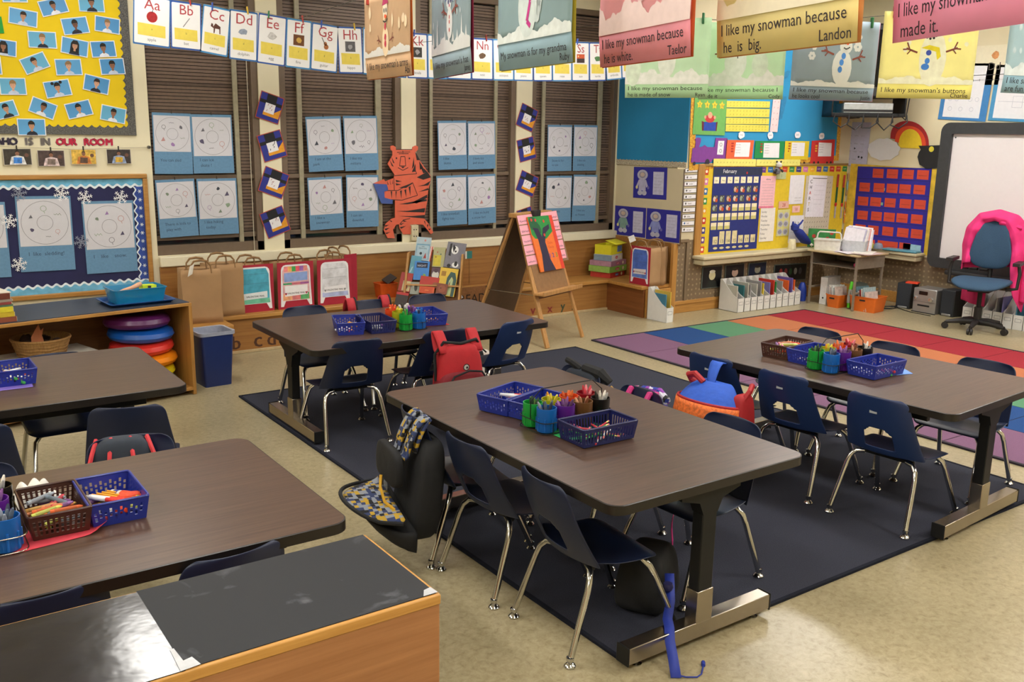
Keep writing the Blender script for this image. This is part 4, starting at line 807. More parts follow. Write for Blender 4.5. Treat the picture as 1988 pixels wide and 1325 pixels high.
def f_blue1(b, h, z, H):
    snowbase(b, h, z, .05); flakes(b, h, z+.09, H, 22, .008, 5, m('c9d4d8', .85))
    for i in range(9): x = -h+.03+i*h*.21; b.pg([(x-.012, z+.03), (x, z+.03+.05+.03*math.sin(i*2)), (x+.012, z+.03)], SNW, -.0013)
    x = 0; b.ci(x, z+.09, .035, SNW, -.0015, .05).ci(x-.004, z+.155, .026, SNW, -.0016, .024); k = BL
    b.pg([(x-.05, z+.16), (x-.055, z+.215), (x-.02, z+.25), (x+.03, z+.245), (x+.05, z+.2), (x+.035, z+.15), (x+.02, z+.18), (x-.005, z+.19), (x-.028, z+.18)], k, -.0018)
    b.ci(x-.012, z+.158, .008, m('20306a', .7), -.002).ci(x+.012, z+.16, .008, m('20306a', .7), -.002).ci(x, z+.146, .006, m('d04a70', .7), -.0021, n=6)
    for zz in (.11, .095, .07): b.ci(x, z+zz, .005, m('c8402a', .7), -.002, .007)
    arm(b, x-.03, z+.12, -1, .05); arm(b, x+.03, z+.12, 1, .055)
def f_blue2(b, h, z, H):
    snowbase(b, h, z, .04, mat=m('dfe8ea', .85)); flakes(b, h*.95, z+.06, H, 8, .022, 9, m('cfdde0', .85)); LT = m('d3e0e2', .85)
    b.ci(-.03, z+.09, .06, LT, -.0015, .085).ci(-.02, z+.19, .04, LT, -.0016, .04); k = m('20201e', .7)
    b.ci(-.035, z+.20, .008, k, -.002, .01).ci(-.008, z+.203, .008, k, -.002, .01).ci(-.014, z+.185, .01, ORG, -.0021, n=7); b.pg([(-.05, z+.225), (0, z+.225), (-.005, z+.262), (-.045, z+.258)], m('7a2a3a', .7), -.002)
    b.st([(-.06, z+.16), (-.04, z+.17), (-.02, z+.155), (0, z+.168), (.02, z+.158)], .005, k, -.002); b.st([(-.02, z+.155), (-.012, z+.10), (-.03, z+.05), (-.008, z+.035)], .014, MAG, -.0022)
    arm(b, -.06, z+.175, -1, .045); arm(b, .02, z+.175, 1, .045); b.rg(-.065, z+.14, .008, .003, k, -.002, 12)
def f_pink(b, h, z, H):
    L = m('f6dfe2', .85, var=.04); snowbase(b, h, z, .08, mat=L); b.ci(.0, z+.125, .055, m('f4d2d8', .85), -.0014, .06)
    b.ci(.002, z+.135, .017, BL, -.002, .021).ci(0, z+.18, .013, BL, -.002, .014); arm(b, -.05, z+.165, -1, .07); arm(b, .05, z+.165, 1, .08)
    b.ci(0, z+.24, .04, m('f4d2d8', .85), -.0014, .045)
def f_land(b, h, z, H):
    L = m('f7efd8', .85, var=.04); snowbase(b, h, z, .06, mat=L); b.ci(.0, z+.10, .055, m('f3efdf', .85), -.0014, .07).ci(.11, z+.075, .055, m('f3ecc8', .85), -.0013, .045).ci(-.15, z+.11, .04, m('efe6a8', .85), -.0013, .03)
    b.ci(-.008, z+.145, .013, BL2, -.002, .016).ci(-.12, z+.115, .002, BLACK, -.002, n=6)
def f_pink2(b, h, z, H): snowbase(b, h*.86, z+.002, .065, mat=m('fbf6f8', .85)); b.ci(.02, z+.13, .06, SNW, -.0014)
def f_g1(b, h, z, H):
    snowbase(b, h, z, .07, mat=m('f2faf0', .85)); b.ci(-.0, z+.11, .045, m('eef8ec', .85), -.0013, .08).ci(-.17, z+.08, .04, m('e4f4e0', .85), -.0013, .09); b.ci(0, z+.165, .01, BLACK, -.002, .011, 7, .2)
def f_g2(b, h, z, H):
    snowbase(b, h, z, .075, mat=m('f2faf0', .85)); b.ci(-.03, z+.11, .055, m('eef8ec', .85), -.0013, .08).ci(.09, z+.10, .04, m('e4f4e0', .85), -.0013, .06)
    arm(b, -.07, z+.14, -1, .05); b.st([(-.06, z+.175), (.0, z+.178)], .006, ORG, -.002); b.st([(-.025, z+.168), (-.02, z+.13)], .004, INK, -.002)
def f_just(b, h, z, H):
    snowbase(b, h, z, .03); b.ci(.04, z+.09, .055, SNW, -.0014, .085).ci(.055, z+.19, .035, SNW, -.0014, .035)
    for x, zz, r_ in ((.115, .235, .028), (.12, .19, .026), (-.13, .14, .022), (-.12, .18, .016)):
        for a in range(6): an = a*math.pi/3; b.ci(x+r_*.55*math.cos(an), z+zz+r_*.55*math.sin(an), r_*.4, SNW, -.0015, n=7)
    for zz, xx in ((.145, .045), (.115, .036), (.082, .03)): b.ci(xx, z+zz, .012, BL2, -.002, .015)
    arm(b, -.01, z+.15, -1, .055); arm(b, .095, z+.13, 1, .055); k = m('20201e', .7)
    b.ci(.05, z+.205, .006, k, -.002).ci(.07, z+.225, .014, m('33408a', .7), -.002, n=7).ci(.062, z+.205, .009, ORG, -.0022, n=7)
    for a in range(5): b.ci(.045+.007*a, z+.182-.004*math.sin(a), .004, k, -.002, n=6)
def f_char(b, h, z, H):
    L = m('fbf7d6', .85); snowbase(b, h, z, .035, mat=L); b.ci(.02, z+.11, .06, L, -.0013, .12); flakes(b, h*.9, z+.05, H-.02, 8, .012, 3, L); k = m('20201e', .7)
    b.pg([(-.035, z+.155), (-.0, z+.168), (.045, z+.158), (.055, z+.12), (.04, z+.105), (.032, z+.14), (.0, z+.148)], m('ecd800', .6), -.002)
    b.ci(0, z+.135, .012, m('3a50b0', .6), -.0021).ci(-.003, z+.1, .011, BL2, -.0021, .013).ci(-.01, z+.075, .018, BL2, -.0021, .014)
    b.ci(.003, z+.215, .013, ORG, -.002, n=8, wob=.1)
    for a in range(7): an = R(150+a*38); b.ci(.003+.024*math.cos(an), z+.213+.018*math.sin(an), .006, k, -.0021, n=6)
    arm(b, -.05, z+.135, -1, .05); arm(b, .075, z+.14, 1, .05)
def f_b4(b, h, z, H):
    snowbase(b, h, z, .06, mat=m('e4f0f4', .85)); flakes(b, h, z+.06, H, 26, .010, 13, m('d4e6ec', .85))
R1 = 1.9
painting('tan snowman painting with a purple hat, leftmost on the near line', (710, 155), (797, 145), R1, .285, 'e6c6a0', 'e6c49c', ["I like my snowman's arms"], f_brown, ('c86a28', 'orange'), 'Abi')
painting('grey blue snowman painting with spiky blue hair', (830, 155), (925, 137), R1, .37, 'a9bec6', 'a6bcc6', ["I like my snowman's hat"], f_blue1, ('98284c', 'crimson'), 'James', ts=.03)
painting('pale blue snowman painting with a magenta scarf', (966, 138), (1108, 120), R1, .37, 'acc8d0', 'a8c6d2', ["My snowman is for my grandma"], f_blue2, ('c4b43a', 'yellow'), 'Ruby', ts=.03)
painting('pink snowman painting signed by Taelor'.replace('signed by Taelor', 'with two blue buttons, he is white'), (1160, 131), (1338, 108), R1, .37, 'fabcc4', 'f6acba', ["I like my snowman because", " he is white."], f_pink, ('d86a3a', 'orange'), 'Taelor', hh=.082)
painting('yellow snowman painting captioned he is big', (1387, 112), (1660, 80), R1, .37, 'f8f0b0', 'f4e8a4', ["I like my snowman because", " he  is  big."], f_land, ('e0a060', 'pale orange'), 'Landon', hh=.082)
painting('pink painting captioned made it at the top right edge', (1727, 84), (2050, 35), R1, .37, 'fac4da', 'f4b0ce', ["I like my snowman because I", " made it."], f_pink2, None, None, hh=.082)
painting('pale green painting, left of the two green ones', (1234, 190), (1350, 190), R1, .37, 'dcf2d8', 'cce8c4', ["I like my snowman because", "he is made of snow"], f_g1, None, 'Ryan', ts=.028, hh=.065)
painting('pale mint snowman painting captioned made it, in front of the star poster', (1372, 193), (1500, 193), R1, .37, 'daf2d4', 'd0eec8', ["I like my snowman because I", "made it"], f_g2, None, 'Cody', ts=.028, hh=.065)
painting('slate blue snowman painting with three blue buttons and stick arms', (1532, 192), (1694, 197), R1, .37, 'adc0cc', 'a2b8c8', ["I like my snowman because", "he looks cool"], f_just, ('d8a0b4', 'pale pink'), 'Justin', ts=.028, hh=.062)
painting('pale yellow snowman painting with a bright yellow scarf', (1703, 190), (1883, 193), R1, .37, 'faf4b4', 'f2ea9a', ["I like my snowman's buttons"], f_char, None, 'Charlie', ts=.030, hh=.062)
painting('pale blue snowflake painting cut off by the right edge', (1945, 180), (2110, 186), R1, .37, 'c4dce2', 'b0d0dc', ["I like snow, they", "are fun"], f_b4, None, None, ts=.032, hh=.065)
tag(MB().tube([(x, y, z) for x, y, z in [(1.6, -.3, 2.28)]+[(x, y, 2.272) for x, y in PAINTS[5:0:-1]]+[(PAINTS[0][0], PAINTS[0][1], 2.19), (2.95, 7.38, 2.53)]], .0016, m('4a463e', .8), 5).ob('string'), 'near line carrying the larger looking snowman paintings', 'string')
tag(MB().tube([(3.42, 7.38, 2.36), *[(x, y, 2.272) for x, y in PAINTS[6:]], (3.8, -.5, 2.3)], .0016, m('4a463e', .8), 5).ob('string'), 'farther line carrying the green, blue and yellow snowman paintings', 'string')
# ================================================================ RETURN WALL AND ALCOVE WALLS
RW = ('x', 6.494)
def panel(name, label, cat, plane, c, parts, off=0, group=None):
    t, wd, ht = flat(name, label, cat, plane, c, off, group)
    return t, wd/2, ht/2
t, w, h = panel('bulletin_board', 'empty turquoise blue bulletin board on the return wall beside the fourth window', 'bulletin board', RW, [(1205, 110), (1348, 98), (1331, 326), (1197, 319)], None)
MB().box(-w, -.006, -h+.05, w, 0, h, m('1f7fae', .85, var=.06, scale=3)).ob('backing_paper', t, smooth=False)
b = MB(); b.ex(wave(-w, -h+.0, w, -h+.0, .05, 1, 0, 0, .05, .006), speckle('cfc6a8', '7a6a62', 120, .7, .5, 'patterned_border', big=False), -.009, -.0062); b.ob('border', t, smooth=False)
t, w, h = panel('tack_board', 'pale tan tack board with a thin metal edge holding three astronaut drawings', 'board', ('x', 6.499), [(1193, 321), (1331, 328), (1320, 477), (1190, 456)], None)
MB().box(-w, -.004, -h, w, 0, h, TAN).ob('panel', t, smooth=False); MB().box(-w, -.009, -h-.006, w, -.004, -h+.006, STEEL).box(-w-.004, -.009, -h, -w+.006, -.004, h, STEEL).box(w-.006, -.009, -h, w+.004, -.004, h, STEEL).ob('metal_edge', t, smooth=False)
PURP = m('2c2a96', .8, var=.06); GR = m('b9b8cc', .8)
def astro(c, lab, suit):
    t, w, h = panel('astronaut_drawing', lab, 'drawing', ('x', 6.4935), cp(c, 1180, 300, 6.02), None, 0, 'astronaut drawings on the tack board')
    MB().box(-w, -.001, -h, w, 0, h, PURP).ob('backing_paper', t, smooth=False)
    b = MB(); x = -w*.45; S_ = m(suit, .8, var=.12, scale=20); y = -.0018
    b.ci(x, h*.5, w*.32, GR, y, h*.33).ci(x, h*.5, w*.2, m('8f8aa0', .8), y-.0003, h*.2).ci(x, h*.52, w*.14, m('c8b4a8', .8), y-.0005, h*.14)
    b.pg([(x-w*.22, h*.2), (x+w*.22, h*.2), (x+w*.36, -h*.25), (x+w*.24, -h*.3), (x+w*.2, -h*.1), (x+w*.22, -h*.5), (x-w*.22, -h*.5), (x-w*.2, -h*.1), (x-w*.28, -h*.3), (x-w*.38, -h*.25)], S_, y)
    b.ci(x-w*.13, -h*.65, w*.15, GR, y-.0001, h*.16).ci(x+w*.13, -h*.65, w*.15, GR, y-.0002, h*.16); b.ci(x-w*.33, -h*.3, w*.07, m('d8d49a', .8), y-.0003); b.ci(x+w*.36, -h*.3, w*.07, m('6a64a8', .8), y-.0003)
    b.ob('astronaut', t, smooth=False)
    b = MB(); b.box(w*.2, -.002, -h*.72, w*.82, -.0011, h*.72, m('c4c3dc', .8))
    for k in range(6): b.sc(w*.27, h*(.5-.2*k), w*.7, m('8a88a8', .8), -.0024, h*.05)
    b.ob('text_sheet', t, smooth=False)
astro(((315, 145), (698, 155), (683, 530), (287, 505)), 'purple mounted astronaut drawing, the single upper one', 'b4b2d0')
astro(((90, 598), (450, 625), (436, 978), (75, 930)), 'purple mounted astronaut drawing with green suit, lower left', '7fa09a')
astro(((458, 628), (852, 662), (838, 1040), (445, 985)), 'purple mounted astronaut drawing with blue suit, lower right', '8a94d0')
AL = ('y', 6.524)
YS = [(160, 215), (237, 297), (315, 375), (395, 455), (467, 525), (545, 605), (620, 680), (697, 757), (778, 835), (850, 912)]
for i, (a, c) in enumerate(YS):
    k = i/9; xl, xr_ = 905-43*k, 1053-45*k
    t, w, h = panel('word_card', 'white picture word card on the wall end, %s' % ['top of the column', 'second from the top', 'third from the top', 'fourth from the top', 'fifth from the top', 'fifth from the bottom', 'fourth from the bottom', 'with a blue square, third from the bottom'.replace('with a blue square, ', ''), 'second from the bottom, with a blue picture', 'bottom of the column'][i], 'card', AL, cp(((xl, a+3), (xr_, a-3), (xr_-4, c-8), (xl-4, c)), 1180, 300, 6.02), None, 0, 'picture word cards in a column')
    b = MB(); b.box(-w, -.001, -h, w, 0, h, m('3a3733', .8)); b.box(-w+.004, -.0016, -h+.004, w-.004, -.001, h-.004, WHITE)
    b.ci(-w*.6, 0, h*.5, [INK, m('6a6a6a', .7), m('3a6ab0', .7)][2 if i == 8 else i % 2], -.002, n=6, wob=.2)
    b.tx(['mice', 'city', 'under', 'owl', 'math', 'lunch', 'rain', 'slide', 'bell', 'car pet'][i], -w*.25, -h*.35, h*.95, INK, -.002); b.ob('card', t, smooth=False)
# train bulletin board
TR = (1300, 120, 5.522)
t, w, h = panel('bulletin_board', 'light blue bulletin board with the paper train above the calendar', 'bulletin board', ('y', 6.528), [(1352, 60), (1652, 62), (1618, 318), (1329, 324)], None)
MB().box(-w, -.006, -h, w, 0, h, m('2f93c6', .85, var=.05, scale=3)).ob('backing_paper', t, smooth=False)
FL = speckle('e2b53a', 'c07a24', 70, .7, .5, 'floral_border', big=False)
b = MB(); b.box(-w, -.010, -h, -w+.075, -.0062, h, FL); b.ob('border', t, smooth=False); b = MB(); b.box(w-.055, -.010, -h, w, -.0062, h, FL); b.ob('border', t, smooth=False); b = MB(); b.box(-w+.075, -.0098, -h, w-.055, -.0062, -h+.055, FL); b.ob('border', t, smooth=False)
TP_ = ('y', 6.514)
def uv(pts, o, v=6.514): return [(PY(o[0]+x/o[2], o[1]+y/o[2], v).x, PY(o[0]+x/o[2], o[1]+y/o[2], v).z) for x, y in pts]
def rel(pts, o, v=6.514):
    q = uv(pts, o, v); cx = sum(a for a, _ in q)/len(q); cz = sum(c for _, c in q)/len(q); return [(a-cx, c-cz) for a, c in q], cx, cz
q, cx, cz = rel([(228, 1080), (245, 925), (270, 925), (280, 860), (272, 830), (295, 812), (335, 818), (335, 850), (315, 915), (345, 912), (375, 892), (405, 915), (480, 915), (495, 815), (620, 820), (600, 1045), (460, 1050), (440, 1080)], TR)
t = thing('paper_engine', 'purple paper train engine with dark wheels on the blue board', 'paper train', (cx, 6.514, cz)); MB().ex(q, m('7f3f94', .8, var=.06), -.002, 0).ob('body', t, smooth=False)
b = MB()
for x, y, r_ in ((262, 1092, 22), (402, 1078, 38)): e = uv([(x, y)], TR)[0]; rr = r_/5.522*8.3/1814; b.ci(e[0]-cx, e[1]-cz, rr, m('33303a', .8), -.003)
b.ob('wheels', t, smooth=False); b = MB(); e = [(a-cx, c-cz) for a, c in uv([(520, 848), (585, 848), (570, 998), (505, 995)], TR)]; b.pg(e, WHITE, -.003); ec = (sum(a for a, _ in e)/4, sum(c for _, c in e)/4); b.rg(ec[0], ec[1]+.03, .014, .004, INK, -.0035, 12).rg(ec[0], ec[1]-.03, .014, .004, INK, -.0035, 12); b.ob('window', t, smooth=False)
for nm, hc, c, inn, wh in (('orange', 'e0643c', ((610, 838), (905, 842), (880, 1045), (595, 1040)), ((710, 865), (865, 865), (848, 1020), (690, 1020)), []), ('green', '1f8a4c', ((920, 848), (1235, 852), (1215, 1040), (905, 1035)), ((1010, 872), (1178, 872), (1170, 1030), (1000, 1028)), []),
                       ('yellow', 'dcc42a', ((1240, 850), (1497, 852), (1480, 1050), (1225, 1048)), ((1310, 865), (1450, 868), (1438, 1012), (1298, 1012)), [(1395, 1088), (1440, 1088)]), ('red', 'c8302c', ((1525, 848), (1772, 832), (1755, 1098), (1505, 1095)), ((1598, 865), (1738, 872), (1728, 1015), (1588, 1015)), [(1545, 1085), (1590, 1083), (1685, 1085), (1725, 1083)])):
    q, cx, cz = rel(c, TR); t = thing('paper_wagon', '%s paper train wagon with a number chart on the blue board' % nm, 'paper train', (cx, 6.514, cz)); MB().ex(q, m(hc, .8, var=.05), -.002, 0).ob('body', t, smooth=False)
    e = [(a-cx, c_-cz) for a, c_ in uv(inn, TR)]; b = MB(); b.pg(e, WHITE, -.0025)
    ex0 = min(a for a, _ in e); ez = max(c_ for _, c_ in e)
    for r in range(4): b.sc(ex0+.015, ez-.03-.026*r, ex0+.085, m('8a8a90', .8), -.003, .012)
    for r in range(4): 
        for s_ in range(2): b.ci(ex0-.045+.018*s_, ez-.012-.026*r, .009, m('a82424' if nm != 'red' or r < 1 else 'e0c030', .8) if not (nm in ('green', 'yellow') and r == 3 and s_) else m('e0c030', .8), -.003, n=7)
    b.ob('number_chart', t, smooth=False)
    if wh:
        b = MB()
        for x, y in wh: e = uv([(x, y)], TR)[0]; b.ci(e[0]-cx, e[1]-cz, .017, m('3a2622', .8), -.0032)
        b.ob('wheels', t, smooth=False)
for i, (x, y) in enumerate(((768, 785), (1078, 790), (1370, 785), (1628, 798))):
    e = uv([(x, y)], TR)[0]; b = MB(); b.ci(0, 0, .045, m('e6e6ec', .8), 0, .036, 14, .12); b.sc(-.02, -.01, .02, PENCIL, -.0005, .02)
    tag(b.ob('paper_cloud', loc=(e[0], 6.511, e[1]), smooth=False, solid=.001), 'white paper puff of smoke above the %s wagon' % ['orange', 'green', 'yellow', 'red'][i], 'paper cloud', 'paper smoke puffs over the train')
def sheet(name, label, cat, c, o, col, fn=None, plane=TP_, off=0, group=None, th=.0012):
    t, w, h = panel(name, label, cat, plane, cp(c, *o), None, off, group); MB().box(-w, -th, -h, w, 0, h, col if not isinstance(col, str) else m(col, .8, var=.05)).ob('paper', t, smooth=False)
    if fn: b = MB(); fn(b, w, h); b.ob('print', t, smooth=False)
    return t
def gridtxt(rows, cols, col='8a7f3a', x0=-.9, x1=.9, z0=-.85, z1=.85, s=.02):
    def f(b, w, h):
        for r in range(rows):
            for c in range(cols):
                z = h*(z1+(z0-z1)*(r+.5)/rows); x = w*(x0+(x1-x0)*(c+.5)/cols); b.st([(x-s*.25, z-s*.4), (x+s*.2, z+s*.4)], s*.16, m(col, .8), -.0016); b.st([(x+s*.2, z+s*.4), (x+s*.3, z-s*.3)], s*.16, m(col, .8), -.0017)
    return f
def poster_stars(b, w, h):
    y = -.0016; st = m('f0cf3c', .8); bd = m('b9a63a', .8)
    def star(x, z, r_, yy, mt): b.pg([(x+r_*(1 if k % 2 == 0 else .55)*math.cos(R(90+36*k)), z+r_*(1 if k % 2 == 0 else .55)*math.sin(R(90+36*k))) for k in range(10)], mt, yy)
    n = 1
    for r, zz in enumerate((.62, .27, -.12)):
        for c in range(3 if r < 2 else 4): x = w*(-.35+.5*c if r < 2 else -.68+.46*c); star(x, h*zz, w*.2, y, bd); star(x, h*zz, w*.17, y-.0003, st); b.tx(str(n), x, h*zz-w*.08, w*.18, INK, y-.0006, 'C'); n += 1
    b.tx('I Can Count', 0, h*.85, w*.2, INK, y, 'C'); b.pg([(-w*.35, -h*.88), (w*.4, -h*.88), (w*.4, -h*.62), (-w*.35, -h*.62)], m('2448a8', .8), y-.0001); b.pg([(-w*.45, -h*.88), (-w*.35, -h*.88), (-w*.35, -h*.62), (-w*.5, -h*.6)], m('6a2a34', .8), y-.0002); b.pg([(w*.5, -h*.6), (w*.4, -h*.62), (w*.4, -h*.88), (w*.47, -h*.88)], m('6a2a34', .8), y-.0002)
    b.ci(0, -h*.52, w*.3, m('c03a3a', .8), y-.0003, h*.12).ci(0, -h*.42, w*.14, m('dca88a', .8), y-.0005)
    for s_ in (-1, 1): b.ci(w*.3*s_, -h*.48, w*.07, m('dca88a', .8), y-.0005)
sheet('star_poster', 'green counting poster with numbered yellow stars on the train board', 'poster', ((285, 30), (630, 60), (598, 790), (252, 780)), TR, '6fae5c', poster_stars)
for i, (a, c_) in enumerate(((418, 495), (500, 597), (600, 672), (672, 752))):
    sheet('number_strip', 'yellow number strip beside the star poster, %s of four' % ['topmost', 'second', 'third', 'lowest'][i], 'chart', ((612-3*i, a), (1078-4*i, a+6), (1070-4*i, c_), (608-3*i, c_-6)), TR, 'd8d058', gridtxt(2, 12, 'a89c3e'))
sheet('number_strip', 'tall pale pink number column at the right of the yellow strips', 'chart', ((1145, 165), (1210, 170), (1158, 757), (1062, 745)), TR, 'e6cfd2', gridtxt(8, 2, 'b07a80'))
for i, c in enumerate((((470, 1040), (925, 1045), (925, 1122), (470, 1118)), ((930, 1047), (1400, 1050), (1398, 1115), (932, 1116)))):
    sheet('number_strip', 'pale yellow number line under the %s' % ['engine and orange wagon', 'green wagon'][i], 'chart', c, TR, 'e8e27a', gridtxt(1, 12, 'b0a64a'), ('y', 6.508))
q, cx, cz = rel([(1150, 150), (1262, 95), (1290, 100), (1262, 165), (1215, 185), (1212, 370), (1250, 375), (1245, 430), (1200, 610), (1170, 625), (1185, 500), (1195, 380), (1188, 185)], TR)
tag(MB().ex(q, m('2f7fae', .8), -.002, 0).ob('paper_broom', loc=(cx, 6.510, cz), smooth=False), 'blue paper broom shape beside the pink number column', 'decoration')
# calendar board
CAL = (1340, 310, 6.2125)
t, w, h = panel('bulletin_board', 'yellow calendar bulletin board with a wooden frame above the cream ledge', 'bulletin board', ('y', 6.528), [(1362, 327), (1642, 318), (1632, 478), (1362, 494)], None)
MB().box(-w, -.008, -h, w, 0, h, m('dcc02c', .85, var=.06)).ob('backing_paper', t, smooth=False)
MB().box(-w-.09, -.02, -h, -w, 0, h+.02, OAKZ).ob('frame', t, bev=.004); MB().box(-w, -.02, h, w, 0, h+.022, m('9a7a48', .6)).ob('frame', t, bev=.004)
CR = [m(h_, .7) for h_ in ('c8462c', 'd07ab0', '2f6ca8', '2f8a4a', 'e0a62a', 'c9302c', '3a3a8a', '6b3f8a')]
b = MB()
for k in range(9): z = h-.05-k*(2*h-.07)/8.5; b.pg([(-w+.006, z-.035), (-w+.055, z-.035), (-w+.06, z+.03), (-w+.004, z+.032)], CR[k % 8], -.0084); b.ci(-w+.03, z, .015, m('efe6d0', .8), -.0087)
b.ob('school_border', t, smooth=False)
b = MB()
for k in range(14): x = -w*.34+k*(w*1.30)/13; b.pg([(x-.04, h-.065), (x+.04, h-.07), (x+.042, h-.012), (x-.038, h-.008)], CR[(k*3+4) % 8], -.0084); b.sc(x-.025, h-.045, x+.025, m('efe6d0', .8), -.0087, .015)
b.ob('school_border', t, smooth=False)
def cal(b, w, h):
    y = -.002; CY = m('efe6c2', .8); b.tx('February', -w*.62, h*.86, h*.13, WHITE, y); dk = m('2a3450', .8); b.pg([(-w, h*.80), (w, h*.80), (w, h*.97), (-w, h*.97)], dk, -.0015)
    b.ci(w*.36, h*.86, .012, m('c02a22', .7), y)
    for c in range(7):
        x = w*(-.86+.27*c); b.pg([(x-w*.1, h*.62), (x+w*.1, h*.62), (x+w*.1, h*.77), (x-w*.1, h*.77)], CY, y); b.tx(['Sun', 'Mon', 'Tue', 'Wed', 'Thu', 'Fri', 'Sat'][c], x, h*.67, h*.05, INK, y-.0004, 'C')
    for r in range(5):
        for c in range(7):
            if (r == 0 and c < 3) or (r == 4 and c > 2): continue
            x = w*(-.86+.27*c); z = h*(.47-.215*r); dn_ = r < 2 or (r == 2 and c < 3)
            if dn_:
                b.pg([(x-w*.1, z-h*.085), (x+w*.1, z-h*.085), (x+w*.1, z+h*.085), (x-w*.1, z+h*.085)], m('4a4a48', .8), y); pc = (r*7+c) % 3
                b.ci(x-w*.03, z, w*.06, m(['c9a890', 'd8c4b0', '9aa890'][pc], .8), y-.0003, h*.06); b.ci(x+w*.04, z-h*.03, w*.05, m(['c8502c', 'c8502c', '5a5a52'][pc], .8), y-.0004, h*.045); b.tx(str(r*7+c-2), x+w*.05, z+h*.035, h*.055, WHITE, y-.0006, 'C')
            else:
                b.pg([(x-w*.11, z-h*.085), (x+w*.11, z-h*.085), (x+w*.11, z), (x-w*.11, z)], m('c9c27a', .8), y); b.pg([(x-w*.11, z), (x+w*.11, z), (x+w*.11, z+h*.085), (x-w*.11, z+h*.085)], CY, y)
    for c in range(7):
        x = w*(-.76+.26*c); up_ = .04 if c in (1, 2, 3) else 0; b.pg([(x-w*.1, h*-.83), (x+w*.1, -h*.83), (x+w*.1, -h*(.64-up_*3)), (x-w*.1, -h*(.64-up_*3))], m('d9cfa0', .8), y); b.tx(str(12+c), x, -h*.80, h*.12, INK, y-.0004, 'C')
    for c in range(6): x = w*(-.74+.26*c); b.ci(x, -h*.92, w*.09, m('c9bf90', .8), y, h*.028)
t_ = sheet('pocket_calendar', 'navy pocket calendar headed February with day cards', 'calendar', ((240, 100), (850, 85), (820, 1075), (260, 1105)), CAL, '232f78', cal, ('y', 6.516))
def lines(n, col='9a8a90', x0=-.75, x1=.75, z0=-.8, z1=.6, hh=.008):
    def f(b, w, h):
        for k in range(n): b.sc(w*x0, h*(z1+(z0-z1)*k/max(1, n-1)), w*x1, m(col, .8), -.0016, hh)
    return f
def pinkf(b, w, h): lines(9)(b, w, h); b.sc(-w*.3, h*.72, w*.35, INK, -.0017, .02); b.pg([(-w, -h), (w, -h), (w, -h*.88), (-w, -h*.88)], m('e07a94', .8), -.0015)
sheet('poem_sheet', 'pink poem sheet right of the calendar', 'paper', ((840, 195), (1025, 200), (1015, 580), (835, 590)), CAL, 'eebcc4', pinkf, ('y', 6.515))
def wk(b, w, h):
    for k, d in enumerate(['Sunday', 'Monday', 'Tuesday', 'Wednesday', 'Thursday', 'Friday', 'Saturday']): b.tx(d, -w*.9, h*(.72-.26*k), h*.17, m('4a4a4e', .8), -.0016)
sheet('weekday_list', 'white list of the days of the week below the pink sheet', 'paper', ((837, 592), (1015, 580), (1010, 980), (840, 990)), CAL, 'e9e6df', wk, ('y', 6.515))
def coins(b, w, h):
    for r in range(3):
        for s_ in (-1, 1): b.ci(w*.45*s_, h*(.55-.62*r), w*.42, m('b9b9c4', .6), -.0016, h*.25); b.ci(w*.45*s_, h*(.55-.62*r), w*.28, m('8f8f9c', .6), -.002, h*.16, 9, .2)
sheet('coin_chart', 'coin chart of grey ovals beside the weekday list', 'chart', ((1045, 610), (1192, 600), (1190, 915), (1045, 925)), CAL, 'd2cf8a', coins, ('y', 6.515))
def nums(s_, col):
    def f(b, w, h): b.tx(s_, 0, -h*.55, h*1.4, m(col, .7), -.0016, 'C')
    return f
sheet('number_card', 'pink card with red digits above the coin chart', 'card', ((1068, 505), (1190, 500), (1186, 585), (1066, 590)), CAL, 'e0b0a0', nums('28', 'b03030'), ('y', 6.514))
sheet('dollar_card', 'pale green money card at the top of the yellow column', 'card', ((1040, 150), (1155, 150), (1155, 235), (1040, 235)), CAL, 'b4bf92', nums('1', '5f7a52'), ('y', 6.514))
sheet('tally_sheet', 'white sheet with small print at the bottom, between the yellow parts', 'paper', ((1197, 190), (1368, 190), (1368, 530), (1195, 540)), CAL, 'e4e4ea', lines(2, '5a5a60', -.2, .75, -.8, -.6), ('y', 6.515))
sheet('number_card', 'small pink card with two digits below the white sheet', 'card', ((1230, 560), (1322, 555), (1320, 635), (1230, 640)), CAL, 'ecc0b4', nums('58', 'b0505a'), ('y', 6.515))
def w1234(b, w, h): b.tx('1 2 3 4', 0, h*.4, h*.2, INK, -.0016, 'C', wd=w*1.5); lines(3, '9a9aa4', -.8, .8, -.6, .1)(b, w, h)
sheet('number_sheet', 'white number sheet behind the blue toy', 'paper', ((1192, 680), (1357, 672), (1357, 1000), (1192, 1005)), CAL, 'e4e4ea', w1234, ('y', 6.515))
sheet('hundred_chart', 'cream hundred chart covered by a white sheet', 'chart', ((1372, 200), (1698, 200), (1685, 882), (1365, 895)), CAL, 'c9c0ac', gridtxt(10, 10, '6a625a', s=.022), ('y', 6.516))
def charts(b, w, h):
    for k, ch in enumerate('CHARTS'): b.tx(ch, -w*.85, h*(.62-.27*k), h*.24, [INK, INK, m('c03030', .7), INK, m('b8a43a', .7), INK][k], -.0016, bold=.002)
    lines(5, 'b4b0c0', -.3, .8, -.4, .5)(b, w, h); b.pg([(-w*.6, h*.85), (w, h*.85), (w, h*.88), (-w*.6, h*.88)], INK, -.0016)
sheet('charts_sheet', 'white sheet reading CHARTS down its left side over the hundred chart', 'paper', ((1418, 190), (1640, 195), (1615, 692), (1405, 690)), CAL, 'e6e4ee', charts, ('y', 6.513))
